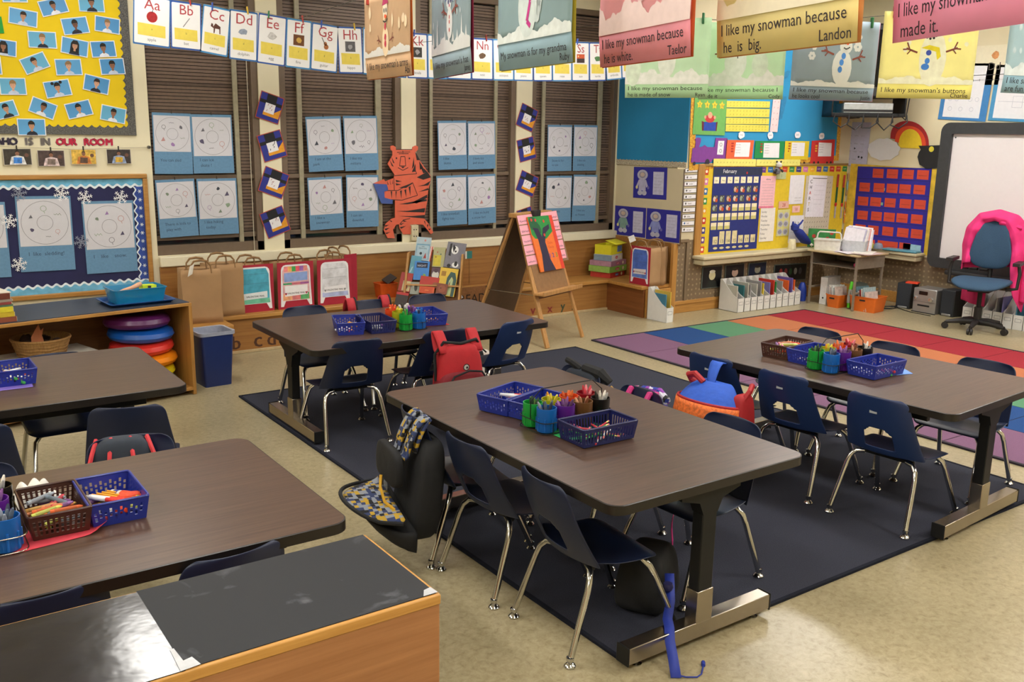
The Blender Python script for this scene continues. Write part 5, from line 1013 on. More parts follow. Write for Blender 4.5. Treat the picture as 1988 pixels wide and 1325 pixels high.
for i, (x, y) in enumerate(((1760, 160), (1835, 165))):
    p = uv([(x+10, y+240)], CAL, 6.51)[0]; b = MB()
    b.pg([(-.016, -.11), (.016, -.11), (.02, .16), (-.012, .16)], m('1f5a34', .8), 0).pg([(-.018, .06), (.018, .06), (.02, .2), (-.014, .2)], m('b03a30', .8), -.0003).ci(0, -.13, .022, m('c02a2a', .8), -.0005).pg([(-.014, -.28), (.018, -.28), (.014, -.15), (-.012, -.15)], m('b0aaa4', .8), 0)
    tag(b.ob('marker_cutout', loc=(p[0], 6.513, p[1]), smooth=False, solid=.001), 'paper marker cutout in red and green, %s of the two beside the hundred chart' % ['left', 'right'][i], 'decoration', 'paper marker cutouts')
for i, (x, y, hx) in enumerate(((1920, 280, 'c9a87a'), (1885, 620, 'd8843a'))):
    p = uv([(x, y)], CAL, 6.51)[0]; b = MB(); mt = m(hx, .8)
    b.ci(0, .06, .04, mt, 0, .04).ci(-.03, .095, .014, mt, -.0002).ci(.03, .095, .014, mt, -.0002).ci(0, -.03, .045, mt if i else m('9ac4cc', .8), -.0003, .06).ci(-.02, -.11, .018, mt, 0, .03).ci(.02, -.11, .018, mt, 0, .03)
    if i: b.pg([(-.03, -.03), (.03, -.03), (0, -.07)], WHITE, -.0008).st([(-.02, .0), (0, -.02), (.02, .0)], .006, m('2a3a70', .8), -.001)
    tag(b.ob('animal_cutout', loc=(p[0], 6.512, p[1]), smooth=False, solid=.001), ['pale brown bear cutout in a light blue shirt at the wall corner', 'orange animal cutout with a white bib above the desk'][i], 'decoration')
# framed portraits under the ledge
PLO = (1340, 450, 6.627)
for i, (c, fc) in enumerate(((((150, 455), (405, 430), (390, 715), (140, 735)), 'cfc8a0'), (((445, 432), (692, 405), (680, 650), (440, 690)), 'b99c8c'), (((742, 405), (972, 385), (965, 600), (738, 625)), '8a8a7a'), (((1075, 430), (1500, 395), (1470, 620), (1065, 640)), '9a8a7a'))):
    t, w, h = panel('framed_portrait' if i < 3 else 'framed_print', ['dark framed portrait with a white haired figure, leftmost under the ledge', 'dark framed portrait with a bearded figure, second under the ledge', 'dark framed portrait against blue, third under the ledge', 'wide framed print of figures near the desk'][i], 'picture', ('y', 6.522), cp(c, *PLO), None, 0, 'framed pictures under the ledge')
    MB().box(-w, -.008, -h, w, 0, h, m('5f6a66', .5)).ob('frame', t, bev=.002); b = MB(); b.box(-w+.008, -.0095, -h+.008, w-.008, -.0081, h-.008, m('14161a' if i != 2 else '18223a', .4))
    if i < 3: b.pg([(-w*.5, -h*.9), (w*.6, -h*.9), (w*.35, -h*.3), (-w*.3, -h*.3)], m('1e2422', .6), -.0098).ci(0, h*.15, w*.33, m(fc, .6), -.010, h*.42).ci(0, h*.5, w*.3, m('d8d4c4' if i == 0 else '2a201c', .6), -.0102, h*.15)
    else:
        for k in range(5): b.ci(w*(-.6+.3*k), h*.1, w*.1, m(['8a2a2a', '6a2422', '2a4a2a', '8a8a80', '4a4a50'][k], .6), -.010, h*.4)
    b.ob('picture', t, smooth=False)
# ================================================================ EAST WALL
EW = ('x', 9.144); RB = (1640, 180, 5.52); RC = (1440, 300, 3.628)
t, w, h = panel('bulletin_board', 'yellow backed board behind the red card pocket chart', 'bulletin board', EW, [(1650, 318), (1826, 329), (1812, 498), (1638, 472)], None)
MB().box(-w, -.004, -h, w, 0, h, m('dcb83a', .85, var=.25, scale=12)).ob('backing_paper', t, smooth=False)
def pocket(b, w, h):
    rc = m('c8462e', .7, var=.05); dk = m('1c1660', .7)
    for r in range(6):
        z = h*(.86-.345*r)
        b.pg([(-w, z-h*.165), (w, z-h*.165), (w, z-h*.15), (-w, z-h*.15)], dk, -.0016)
        for c in range(5 if r < 5 else 3):
            if r == 0 and c == 0: continue
            x = w*(-.76+.38*c) if r < 5 else w*(-.5+.5*c); x += w*.03*math.sin(r*3+c*5); wx = .15 if not (r == 5 and c == 1) else .28
            b.pg([(x-w*wx, z-h*.12), (x+w*wx, z-h*.125), (x+w*wx, z+h*.09), (x-w*wx, z+h*.095)], rc, -.002); b.sc(x-w*wx*.7, z-h*.05, x+w*wx*.7, m('5a201c', .8), -.0024, .012)
    b.pg([(w*.45, -h*.93), (w*.92, -h*.95), (w*.92, -h*.8), (w*.45, -h*.78)], m('9ac0d0', .7), -.002)
    for x, z in ((-.7, .42), (-.28, .43), (-.3, .08)): b.pg([(w*(x-.08), h*z), (w*(x+.1), h*z), (w*(x+.1), h*(z+.07)), (w*(x-.08), h*(z+.07))], m('7fae94', .7), -.0018)
sheet('pocket_chart', 'blue pocket chart filled with orange red name cards', 'chart', ((825, 78), (1345, 105), (1275, 698), (765, 655)), RC, '2a2290', pocket, ('x', 9.136), th=.0015)
# cat, rainbow, cloud, posters
def urel(pts, o, v): 
    q = [(-(PX(o[0]+x/o[2], o[1]+y/o[2], v).y), PX(o[0]+x/o[2], o[1]+y/o[2], v).z) for x, y in pts]; cx = sum(a for a, _ in q)/len(q); cz = sum(c for _, c in q)/len(q); return [(a-cx, c-cz) for a, c in q], -cx, cz
arc = lambda x0, x1, zb_, ztop, n=18: [(x0+(x1-x0)*(.5-.5*math.cos(math.pi*i/n)), zb_[0]+(zb_[1]-zb_[0])*i/n-(zb_[0]-ztop)*math.sin(math.pi*i/n)**.8) for i in range(n+1)]
t = None
outer = arc(490, 902, (490, 575), 262); mid = arc(540, 872, (530, 585), 330); inn = arc(580, 830, (590, 600), 385)
q0, cy, cz = urel(outer, RB, 9.142); t = thing('paper_rainbow', 'paper rainbow of red, orange and yellow left of the whiteboard', 'decoration', (9.142, cy, cz), R(-90))
for pts, hx, yy, nm in ((outer, 'a3262a', 0, 'red_arc'), (mid, 'e0502c', -.002, 'orange_arc'), (inn, 'e6c82e', -.004, 'yellow_arc')):
    q = [(-(PX(RB[0]+x/RB[2], RB[1]+y/RB[2], 9.142).y)+cy, PX(RB[0]+x/RB[2], RB[1]+y/RB[2], 9.142).z-cz) for x, y in pts]; MB().ex(q, m(hx, .8, var=.04), yy-.002, yy).ob(nm, t, smooth=False)
cl = [(420+170*math.cos(a*math.pi/14)*(1+.05*math.cos(a*3.5)), 608+118*math.sin(a*math.pi/14)*(1+.07*math.sin(a*4.1))) for a in range(28)]
q, cy, cz = urel(cl, RB, 9.136); tag(MB().ex(q, m('d6d6d8', .8, var=.02), -.003, 0).ob('paper_cloud', loc=(9.134, cy, cz), rot=(0, 0, R(-90)), smooth=False), 'white paper cloud at the foot of the rainbow', 'decoration')
q, cy, cz = urel([(792, 568), (840, 570), (1045, 562), (1052, 600), (1060, 800), (960, 810), (870, 815), (800, 770), (780, 690), (795, 640), (815, 610)], RB, 9.128); t = thing('paper_cat', 'black paper cat head with a yellow eye beside the whiteboard', 'decoration', (9.128, cy, cz), R(-90)); MB().ex(q, m('1d1d1f', .7), -.002, 0).ob('head', t, smooth=False)
e = PX(RB[0]+930/RB[2], RB[1]+606/RB[2], 9.128); MB().ci(-(e.y-cy), e.z-cz, .028, m('d6c83a', .7), -.0026).ob('eye', t, smooth=False)
def wb(b, w, h):
    for r in range(5):
        for c in range(3): b.sc(w*(-.7+.5*c), h*(.7-.36*r), w*(-.4+.5*c), m('8a8a98', .8), -.0016, .018)
    b.ci(-w*.1, -h*.2, .015, INK, -.0018, n=3).ci(w*.3, -h*.58, .012, INK, -.0018).ci(w*.55, -h*.6, .012, INK, -.0018)
sheet('symbol_poster', 'pale lilac poster with small symbols left of the rainbow', 'poster', ((10, 315), (285, 318), (232, 795), (-20, 775)), RB, 'b4b4cc', wb, ('x', 9.142))
ZC = (1660, 0, 5.097)
def sub(b, w, h): 
    b.pg([(-w*.82, -h*.9), (w*.72, -h*.9), (w*.72, h*.92), (-w*.82, h*.92)], m('e3e4ea', .7, var=.02), -.0016)
    for k in range(5): b.rg(w*(-.6+.28*k), -h*.25+(h*.1 if k == 2 else 0), .018, .003, m('b0b4c4', .8), -.002, 12)
    for k in range(3): b.rg(w*(-.55+.45*k), -h*.6, .018, .003, m('b0b4c4', .8), -.002, 12)
sheet('diagram_poster', 'white diagram on blue paper above the whiteboard, left one', 'poster', ((870, 620), (1350, 640), (1325, 1195), (855, 1188)), ZC, '3f80bc', sub, ('x', 9.142))
def sub2(b, w, h): b.pg([(-w*.82, -h*.9), (w*.82, -h*.9), (w*.82, h*.92), (-w*.82, h*.92)], m('e3e4ea', .7, var=.02), -.0016); b.st([(-w*.7, -h*.3), (w*.6, -h*.3)], .003, m('b0b4c4', .8), -.002).st([(-w*.1, -h*.5), (w*.3, -h*.5), (w*.3, -h*.1), (-w*.1, -h*.1), (-w*.1, -h*.5)], .003, m('b0b4c4', .8), -.002)
sheet('diagram_poster', 'white diagram on blue paper above the whiteboard, right one at the frame edge', 'poster', ((1375, 640), (1860, 650), (1840, 1210), (1345, 1195)), ZC, '4a94c4', sub2, ('x', 9.142))
def alph(b, w, h):
    for k in range(8):
        x = w*(-.88+.25*k); b.tx('%s%s' % (chr(65+k), chr(97+k)), x, -h*.25, h*.55, m('4a4640', .8), -.0016, 'C'); b.ci(x, h*.5, h*.2, m(['8a3a3a', '4a4a5a', '33363c', 'd0905a', '7a8a5a', '4a6a9a', '9a6a4a', '5a4a6a'][k], .7, var=.2), -.0016, n=8, wob=.2)
    b.pg([(-w, -h*.5), (w, -h*.5), (w, -h*.47), (-w, -h*.47)], INK, -.0016); b.pg([(-w, -h*.75), (w, -h*.75), (w, -h*.73), (-w, -h*.73)], INK, -.0016)
    for k in range(30): b.st([(w*(-.96+.064*k), -h*.8), (w*(-.96+.064*k), -h*.68)], .004, INK, -.0017)
pa = PX(1892, 90, 9.142); pb = PX(1892, 166, 9.142)
t = thing('alphabet_strip', 'cream alphabet and number line strip high on the whiteboard wall', 'chart', (9.142, pa.y-.35, (pa.z+pb.z)/2), R(-90)); hh_ = (pa.z-pb.z)/2; MB().box(-1.0, -.0012, -hh_, 1.0, 0, hh_, m('e4dcc0', .8, var=.03)).ob('paper', t, smooth=False); b = MB(); alph(b, 1.0, hh_); b.ob('print', t, smooth=False)
# whiteboard
t = thing('whiteboard', 'large interactive whiteboard with a thick dark grey frame', 'whiteboard', (9.10, 5.42, 1.17), R(-90))
W_B, H_B = 2.3, .725
b = MB(); o = rrect(0, -H_B, W_B, H_B, .09, 6); i_ = rrect(.115, -H_B+.10, W_B-.115, H_B-.11, .012, 6); n = len(o)
b.add([(*(p[0], y), p[1]) for y in (0,) for p in o] and [(p[0], y, p[1]) for y in (-.05, .045) for p in o]+[(p[0], y, p[1]) for y in (-.05, -.012) for p in i_], [], m('35373a', .5))
fs = []
for k in range(n):
    j = (k+1) % n; fs += [(k, j, 2*n+j, 2*n+k), (j, k, n+k, n+j), (2*n+k, 2*n+j, 3*n+j, 3*n+k)]
fr = MB(); fr.add([(p[0], y, p[1]) for y in (-.05, .045) for p in o]+[(p[0], y, p[1]) for y in (-.05, -.012) for p in i_], fs, m('35373a', .5)); fr.ob('frame', t, bev=0)
MB().box(.11, -.014, -H_B+.095, W_B-.11, -.008, H_B-.105, m('e2dee0', .25, var=.01)).ob('writing_surface', t, smooth=False)
b = MB(); b.ci(.14, H_B-.145, .008, INK, -.0145); b.ob('corner_dot', t, smooth=False)
MB().box(.25, -.14, -H_B-.05, 1.5, -.03, -H_B+.0, m('2a2b2e', .5)).ob('pen_tray', t, bev=.02)
for k in range(3): tag(MB().tube([(9.0, 5.02-.1*k, .49), (8.99, 4.94-.1*k, .492)], .012, m('1c1d20', .4), 10).ob('whiteboard_pen'), 'dark pen lying in the whiteboard tray', 'pen', 'pens in the whiteboard tray')
# TV and player
t = thing('television', 'black wall mounted television behind the snowman paintings', 'television', (8.62, 6.05, 2.42), R(-42))
pz0, pz1 = PY(1700, 192, 6.05).z, PY(1700, 52, 6.05).z
MB().box(-.34, -.25, pz0-2.42, .34, .22, pz1-2.42, m('1b1c1f', .45)).ob('cabinet', t, bev=.015)
MB().box(-.28, -.256, pz0-2.42+.1, .28, -.249, pz1-2.42-.06, m('0c0d10', .08)).ob('screen', t, smooth=False); MB().box(.2, -.257, pz1-2.42-.05, .26, -.25, pz1-2.42-.02, m('9aa0a4', .4)).ob('badge', t)
MB().tube([(0, .15, pz0-2.30), (.0, .60, pz0-2.30)], .04, BLACKMET, 12).ob('wall_bracket', t)
t = thing('television_shelf', 'black metal shelf with tangled cables under the television', 'shelf', (8.62, 6.05, pz0), R(-42))
MB().box(-.36, -.26, -.19, .30, .22, -.155, BLACKMET).box(-.36, -.26, -.19, -.345, .22, .03, BLACKMET).box(.345, -.26, -.19, .36, .22, .03, BLACKMET).box(.28, -.26, -.19, .36, .22, -.155, BLACKMET).ob('tray', t, bev=.004)
MB().tube([(0, .15, -.17), (0, .60, -.17)], .03, BLACKMET, 10).ob('wall_bracket', t)
b = MB()
for k in range(5): x = -.32+.14*k; b.tube([(x, -.27, -.16), (x-.02, -.28, -.24-.03*(k % 3)), (x+.06, -.28, -.30-.02*(k % 2)), (x+.14, -.27, -.24), (x+.13, -.26, -.17)], .007, BLACK, 6)
b.tube([(.3, -.25, -.16), (.38, -.2, -.22), (.42, -.15, .1)], .006, BLACK, 6); b.ob('cables', t)
t = thing('disc_player', 'silver disc player on the shelf under the television', 'player', (8.62, 6.05, pz0-.155), R(-42))
MB().box(-.24, -.24, .0, .24, .16, .10, m('aeb3b6', .3, .6)).ob('case', t, bev=.006); MB().box(-.24, -.243, .012, .24, -.2405, .035, BLACK).ob('display', t, smooth=False)
# ================================================================ ON THE BENCH
def pbag(x, y, z, w, d, h, rz, lab, handles=True, group=None, front=None):
    t = thing('paper_bag', lab, 'paper bag', (x, y, z), rz, group)
    b = MB(); n = 6
    def P(u, v):   # u 0..4 around, v 0..1 up
        k = int(u) % 4; f = u-int(u); cs = [(-w/2, -d/2), (w/2, -d/2), (w/2, d/2), (-w/2, d/2)]
        a, c = cs[k], cs[(k+1) % 4]; px, py = a[0]+(c[0]-a[0])*f, a[1]+(c[1]-a[1])*f
        if k in (1, 3): px += (-1 if k == 1 else 1)*.03*math.sin(math.pi*f)*(v**1.5)
        return Vector((px*(1+.02*math.sin(v*9+k)), py, h*v+.004*math.sin(f*9+k)*(v > .9)))
    vs = [P(i*.25, j/8) for j in range(9) for i in range(16)]
    fs = [(j*16+i, j*16+(i+1) % 16, (j+1)*16+(i+1) % 16, (j+1)*16+i) for j in range(8) for i in range(16)]
    b.add(vs+[Vector((a, c, .002)) for a, c in ((-w/2, -d/2), (w/2, -d/2), (w/2, d/2), (-w/2, d/2))], fs+[(144, 145, 146, 147)], KRAFT); b.ob('bag_body', t, solid=.0012)
    if handles:
        for s in (-1, 1):
            y0 = s*(d/2-.003); b = MB(); b.tube([(-.075, y0, h-.03), (-.07, y0, h+.03), (-.045, y0, h+.062), (.0, y0, h+.068), (.045, y0, h+.06), (.07, y0, h+.03), (.075, y0, h-.03)], [.006, .006, .008, .009, .008, .006, .006], m('8d6c48', .85, bump=.2), 8)
            b.box(-.09, y0-.001*s-.001, h-.05, .09, y0+.001, h-.015, m('947350', .85)); b.ob('handle', t)
    return t
pbag(2.04, 6.93, .305, .28, .17, .40, R(-6), 'brown paper shopping bag, left of two big ones, behind the wastebasket', group='large brown shopping bags')
pbag(2.27, 7.12, .305, .27, .18, .40, R(2), 'brown paper shopping bag, right of two big ones, beside the turquoise mail box', group='large brown shopping bags')
tag(MB().ex([(0, 0), (.035, .02), (.05, .09), (.018, .075)], m('d8d2c6', .8), -.001, .001).ob('bag_tag', loc=(1.93, 6.83, .66)), 'white paper tag on the rim of the left shopping bag', 'tag')
# left return of the bench
for nm, bb, mt in (('seat', (1.83, 6.68, .272, 2.2, 7.0, .305), OAK), ('front_panel', (2.15, 6.70, 0, 2.17, 7.035, .272), PANEL)):
    o = MB().box(*bb, mt).ob(nm, bpy.data.objects['storage_bench'], bev=.003); o.location = (-1.6, -7.4, 0)
def mailbox(x, y, z, lab, body_cols, rz=0, w=.31, h=.375, dpt=.17, seed=0, txt=INK):
    random.seed(seed); t = pbag(x, y, z, w-.02, dpt, h-.01, rz, lab, True, 'paper bag mail boxes')
    MB().box(-w/2, -dpt/2-.006, .0, w/2, -dpt/2-.003, h, REDP).ob('red_panel', t, smooth=False)
    b = MB(); y0 = -dpt/2-.0075; W2 = w*.43; ztop = h*.95
    out = [(-W2, .02), (-W2*.82, .02), (-W2*.68, .065), (W2*.68, .065), (W2*.86, .02), (W2*1.02, .02), (W2*.95, h*.5), (W2*.93, ztop-.04)]+[(W2*.93-.04+.04*math.cos(R(a)), ztop-.04+.04*math.sin(R(a))) for a in (30, 60, 90)]+[(-W2*.93+.04-.04*math.sin(R(a)), ztop-.04+.04*math.cos(R(a))) for a in (0, 30, 60, 90)]
    b.ex(out, WHITE, y0-.001, y0)
    c0, c1, c2 = body_cols; y1 = y0-.0014
    b.pg([(-W2*.86, .105), (W2*.88, .105), (W2*.86, ztop-.06), (W2*.7, ztop-.012), (-W2*.7, ztop-.012), (-W2*.86, ztop-.05)], m(c0, .8, var=.22, scale=18), y1)
    b.pg([(-W2*.86, .068), (W2*.9, .068), (W2*.88, .105), (-W2*.86, .105)], m(c1, .8, var=.2, scale=18), y1)
    if seed == 2:
        for k, hx in enumerate(('e88a8a', 'e8b06a', '4aa85a', 'e05a6a', 'a06ab8', 'e0908a')): b.pg([(W2*(-.75+.25*k), ztop-.055), (W2*(-.5+.25*k), ztop-.055), (W2*(-.5+.25*k), ztop-.014), (W2*(-.75+.25*k), ztop-.014)], m(hx, .8, var=.2), y1-.0002)
        for k, hx in enumerate(('4a9a6a', 'c86a7a', 'a05a9a')): b.pg([(W2*(-.82+.55*k), h*.52), (W2*(-.27+.55*k), h*.52), (W2*(-.27+.55*k), h*.56), (W2*(-.82+.55*k), h*.56)], m(hx, .8, var=.2), y1-.0002)
        for k, hx in enumerate(('e8a87a', 'd87a7a', '5aa86a')): b.pg([(W2*(-.82+.55*k), .07), (W2*(-.27+.55*k), .07), (W2*(-.27+.55*k), .125), (W2*(-.82+.55*k), .125)], m(hx, .8, var=.2), y1-.0003)
        b.pg([(-W2*.75, h*.58), (W2*.75, h*.6), (W2*.75, ztop-.062), (-W2*.75, ztop-.066)], m('8aa4dc', .8, var=.15, scale=20), y1-.0002)
    b.pg([(-W2*.72, h*.27), (W2*.74, h*.29), (W2*.74, h*(.43 if seed != 2 else .5)), (-W2*.72, h*(.40 if seed != 2 else .5))], m(c2, .8, var=.03), y1-.0004)
    b.tx('VALENTINE MAIL', 0, h*.315, .02, txt, y1-.0008, 'C', wd=W2*1.12, bold=.0006)
    hc = m('a83048' if seed in (2, 4) else '8a8f94', .7)
    for s in (-1, 1):
        if seed != 1: xx = s*W2*.66; zz = h*.325; b.pg([(xx, zz-.012), (xx-.011, zz+.003), (xx-.006, zz+.011), (xx, zz+.006), (xx+.006, zz+.011), (xx+.011, zz+.003)], hc, y1-.0008)
    for zz in (h*.60, h*.80) if seed != 2 else (): b.st([(-W2*.8, zz), (W2*.8, zz+.003)], .0015, m('4a5a70', .8), y1-.0006)
    b.ob('mailbox_drawing', t, smooth=False); return t
mailbox(2.51, 7.17, .305, 'paper bag mail box coloured turquoise on red card, leftmost of three on the bench', ('4aa4c0', '6ab89a', 'dce4e8'), R(2), seed=1)
mailbox(2.85, 7.175, .305, 'paper bag mail box coloured in many pastel stripes, between two others on the bench', ('dcb0b4', 'e0a088', 'ecebee'), R(2), seed=2)
mailbox(3.19, 7.18, .305, 'paper bag mail box left mostly white with a pale blue base, third on the bench', ('d4d6de', 'a8b4dc', 'e9e9ef'), R(2), seed=3)
t = pbag(3.32, 7.28, .305, .26, .13, .385, R(-70), 'brown paper bag with a red edged side behind the white mail box', True, 'paper bag mail boxes'); MB().box(.133, -.07, 0, .137, .075, .40, REDP).box(-.14, -.07, .0, -.136, .07, .40, REDP).ob('red_panel', t, smooth=False)
mailbox(6.24, 6.62, .305, 'paper bag mail box coloured blue on the bench corner beside the tack board', ('4a6ac0', '5a7ac8', 'dcd6dc'), R(-90+2), .27, .37, .16, 4, m('5a2a35', .7))
pbag(6.33, 6.60, .307, .22, .13, .36, R(-58), 'plain brown paper bag at the bench end behind the blue mail box', True, 'paper bag mail boxes')
t = thing('paper_flag', 'small white paper flag on a stick above the blue mail box', 'flag', (6.13, 6.70, .62)); MB().tube([(0, 0, 0), (-.04, .03, .13)], .003, m('b0966a', .6), 6).ob('stick', t)
MB().box(0, -.001, -.03, .065, .001, .03, m('e6e6e6', .8), T=Matrix.Translation((-.035, .025, .11))@Matrix.Rotation(R(-60), 4, 'Z')@Matrix.Rotation(R(-25), 4, 'Y')).ob('flag', t)
# orange bin
t = thing('storage_bin', 'orange plastic bin at the back of the bench beside the book rack', 'bin', (3.72, 7.2, .306), 0); bin_(m('c8541c', .35, alpha=1), .15, .12, .125, .012).ob('bin_body', t)
tag(MB().box(-.055, -.04, -.006, .055, .04, .006, m('2d241f', .5)).ob('tablet', loc=(3.77, 7.23, .455), rot=(R(25), R(-25), .2), bev=.003), 'dark flat book sticking up from the orange bin', 'book')
# board games
z = .305
GP = (6.27, 7.22)
for k, (w_, d_, h_, hx, sx, rz, lab, tt) in enumerate(((.30, .23, .055, 'a82a24', 'b83a30', 20, 'red board game box at the bottom of the stack', 'BINGO'), (.33, .25, .062, '7fae4a', '94bc5c', 17, 'green board game box, second in the stack', 'Candy'), (.31, .25, .052, '9a7088', 'aa8094', 19, 'mauve board game box in the middle of the stack', 'GAME'), (.26, .20, .062, 'd4d4d0', '7d94a4', 24, 'white and blue box under the yellow one', 'Owl'))):
    t = thing('game_box', lab, 'box', (GP[0], GP[1], z), R(rz), 'board games stacked in the bench corner'); b = MB(); b.box(-w_/2, -d_/2, 0, w_/2, d_/2, h_-.001, m(hx, .55, var=.05)); b.box(-w_/2-.0006, -d_/2, .001, -w_/2, d_/2, h_-.003, m(sx, .55)); b.ob('box', t, bev=.002)
    b = MB(); b.ci(w_*.28, h_*.5, h_*.3, m('e8e0c8', .6), -d_/2-.0008); b.ci(-w_*.05, h_*.5, w_*.12, m(['2a4a9a', 'a83a48', 'b84a6a', 'c03a3a'][k], .6), -d_/2-.0008, h_*.25); b.tx(tt, -w_*.05, h_*.38, h_*.3, WHITE, -d_/2-.0012, 'C'); b.ob('label', t, smooth=False); z += h_
t = thing('open_box', 'yellow cardboard box with an open lid topping the game stack', 'box', (GP[0], GP[1], z), R(22)); YB = m('d8d022', .6, var=.04)
b = MB(); w_, d_, h_ = .24, .19, .095
b.box(-w_/2, -d_/2, 0, w_/2, d_/2, .003, YB).box(-w_/2, -d_/2, 0, -w_/2+.003, d_/2, h_, YB).box(w_/2-.003, -d_/2, 0, w_/2, d_/2, h_, YB).box(-w_/2, d_/2-.003, 0, w_/2, d_/2, h_, YB).box(-w_/2, -d_/2, 0, w_/2, -d_/2+.003, h_, YB); b.ob('box', t)
MB().grid(6, 4, lambda u, v: Vector((-w_/2+.02+w_*u, -d_/2-.045+.13*v, h_+.01+.035*v)), YB).ob('lid', t, solid=.002); MB().box(.01, -d_/2-.0012, .02, .11, -d_/2-.0004, h_-.012, m('5a78a8', .6, var=.4, scale=30)).ob('label', t, smooth=False)
# READ sign and tag
t = thing('read_sign', 'brown cardboard sign reading READ leaning on the bench front', 'sign', (4.46, 6.985, .03), 0)
MB().box(-.22, -.004, 0, .22, .004, .335, m('a87446', .85, var=.15, scale=60, bump=.3)).ob('board', t); b = MB(); b.tx('READ', -.13, .19, .115, m('3a2a1c', .7), -.0046, 'L'); b.ob('lettering', t, smooth=False)
b = MB(); b.ci(.165, .235, .028, m('23261f', .6), -.0048, .045).ci(.165, .22, .015, m('7d8a8a', .6), -.0052, .03); b.st([(.165, .27), (.16, .335)], .006, INK, -.0048).st([(.14, .25), (.12, .27)], .004, INK, -.0048).st([(.19, .25), (.21, .27)], .004, INK, -.0048); b.ob('beetle_drawing', t, smooth=False)
p0 = PY(911, 495, 7.374); t = thing('green_tag', 'small teal card pinned to the bench back beside the book rack', 'card', (p0.x, 7.374, p0.z)); MB().box(-.03, -.003, -.035, .03, 0, .035, m('2f7a74', .7)).box(-.045, -.0035, -.035, -.028, 0, .035, m('d8d8d0', .7)).ob('card', t, smooth=False); MB().tube([(0, -.002, -.045), (0, -.002, -.27)], .0015, m('8a6a40', .8), 5).ob('cord', t)
# ================================================================ BOOK RACK
an = R(-42); ux = Vector((math.cos(an), math.sin(an), 0)); fw_ = Vector((math.sin(an), -math.cos(an), 0))  # fw_: towards the reader
RO = Vector((3.93, 6.60, 0)); up_t = (Vector((0, 0, 1))*.62-fw_*.30).normalized()
t = thing('book_rack', 'sloping wooden book display rack in front of the bench', 'book rack', RO, an)
SL = .78; BW_ = .36
def rp(x, s, o): return Vector((x, 0, 0))+Vector((0, -1, 0))*o+Vector((0, .30, .62)).normalized()*s
def slab(b, x0, x1, s0, s1, o0, o1, mt):
    vs = [rp(x, s, o) for x in (x0, x1) for s in (s0, s1) for o in (o0, o1)]; b.add(vs, [(0, 1, 3, 2), (4, 6, 7, 5), (0, 4, 5, 1), (2, 3, 7, 6), (0, 2, 6, 4), (1, 5, 7, 3)], mt); return b
slab(MB(), -BW_, -BW_+.018, 0, SL, -.02, .06, OAKZ).ob('side_panel', t, bev=.003); BR_ = .13
slab(MB(), BR_-.018, BR_, 0, SL, -.02, .06, OAKZ).ob('side_panel', t, bev=.003)
slab(MB(), -BW_+.018, BR_-.018, .02, SL, -.02, -.008, INB).ob('back_panel', t)
for s in (.10, .30, .50): slab(MB(), -BW_+.018, BR_-.018, s-.012, s, -.008, .06, OAK).ob('ledge', t)
MB().box(-BW_, .02, 0, -BW_+.018, .15, .28, OAKZ).ob('rear_leg', t, bev=.003); MB().box(BR_-.018, .02, 0, BR_, .15, .28, OAKZ).ob('rear_leg', t, bev=.003)
nrm = ux.cross(up_t)
if nrm.dot(fw_) < 0: nrm = -nrm
def onrack(px, py, o):
    d = ray(px, py); C_ = Vector((0, 0, CAMH)); q = RO+nrm*o; k = (q-C_).dot(nrm)/d.dot(nrm); P = C_+d*k-q; return P.dot(ux), P.dot(up_t)
def pbook(c, lab, hx, fn=None, o=.02, s=8.28, ox=740, oy=440, nm='picture_book'):
    pts = [onrack(ox+x/s, oy+y/s, o) for x, y in c]
    cx = sum(a for a, _ in pts)/4; cs = sum(a for _, a in pts)/4; wx = (pts[1][0]-pts[0][0]+pts[2][0]-pts[3][0])/2; ws = (pts[1][1]-pts[0][1]+pts[2][1]-pts[3][1])/2
    hh = ((pts[0][1]-pts[3][1])+(pts[1][1]-pts[2][1]))/2; w2 = math.hypot(wx, ws)/2; rl = math.atan2(ws, wx); h2 = abs(hh)/2
    M = Matrix((ux, -nrm, up_t)).transposed().to_4x4(); M = Matrix.Translation(RO+nrm*o+ux*cx+up_t*cs)@M@Matrix.Rotation(-rl*.5, 4, 'Y')
    t = thing(nm, lab, 'book'); t['group'] = 'picture books on the display rack'; t.matrix_world = M; t.rotation_euler = M.to_euler(); t.location = M.to_translation()
    MB().box(-w2, -.004, -h2, w2, .004, h2, m(hx, .45, var=.06)).ob('cover', t, bev=.001)
    if fn: b = MB(); fn(b, w2, h2); b.ob('cover_art', t, smooth=False)
def F(*ops):
    def f(b, w, h):
        for i, (k, *a) in enumerate(ops):
            y = -.0044-.0003*i
            if k == 'r': x0, z0, x1, z1, c = a; b.pg([(x0*w, z0*h), (x1*w, z0*h), (x1*w, z1*h), (x0*w, z1*h)], m(c, .5, var=.1), y)
            elif k == 'c': x, z, r, q, c = a; b.ci(x*w, z*h, r*w, m(c, .5, var=.1), y, q*h)
            elif k == 't': s, x, z, sz, c = a; b.tx(s, x*w, z*h, sz*h, m(c, .6), y, 'C')
            elif k == 'p': b.pg([(x*w, z*h) for x, z in a[0]], m(a[1], .5, var=.1), y)
    return f
pbook(((820, 330), (1045, 345), (1000, 660), (850, 650)), 'picture book patterned in green and yellow, behind the grey book', 'a8a67c', F(('r', -.9, -.9, .4, .2, 'c8b83a'), ('c', -.3, .5, .1, .08, 'b05a4a'), ('c', .3, .3, .1, .08, '4a6a5a'), ('c', -.5, 0, .1, .06, '8a3a3a')), .012)
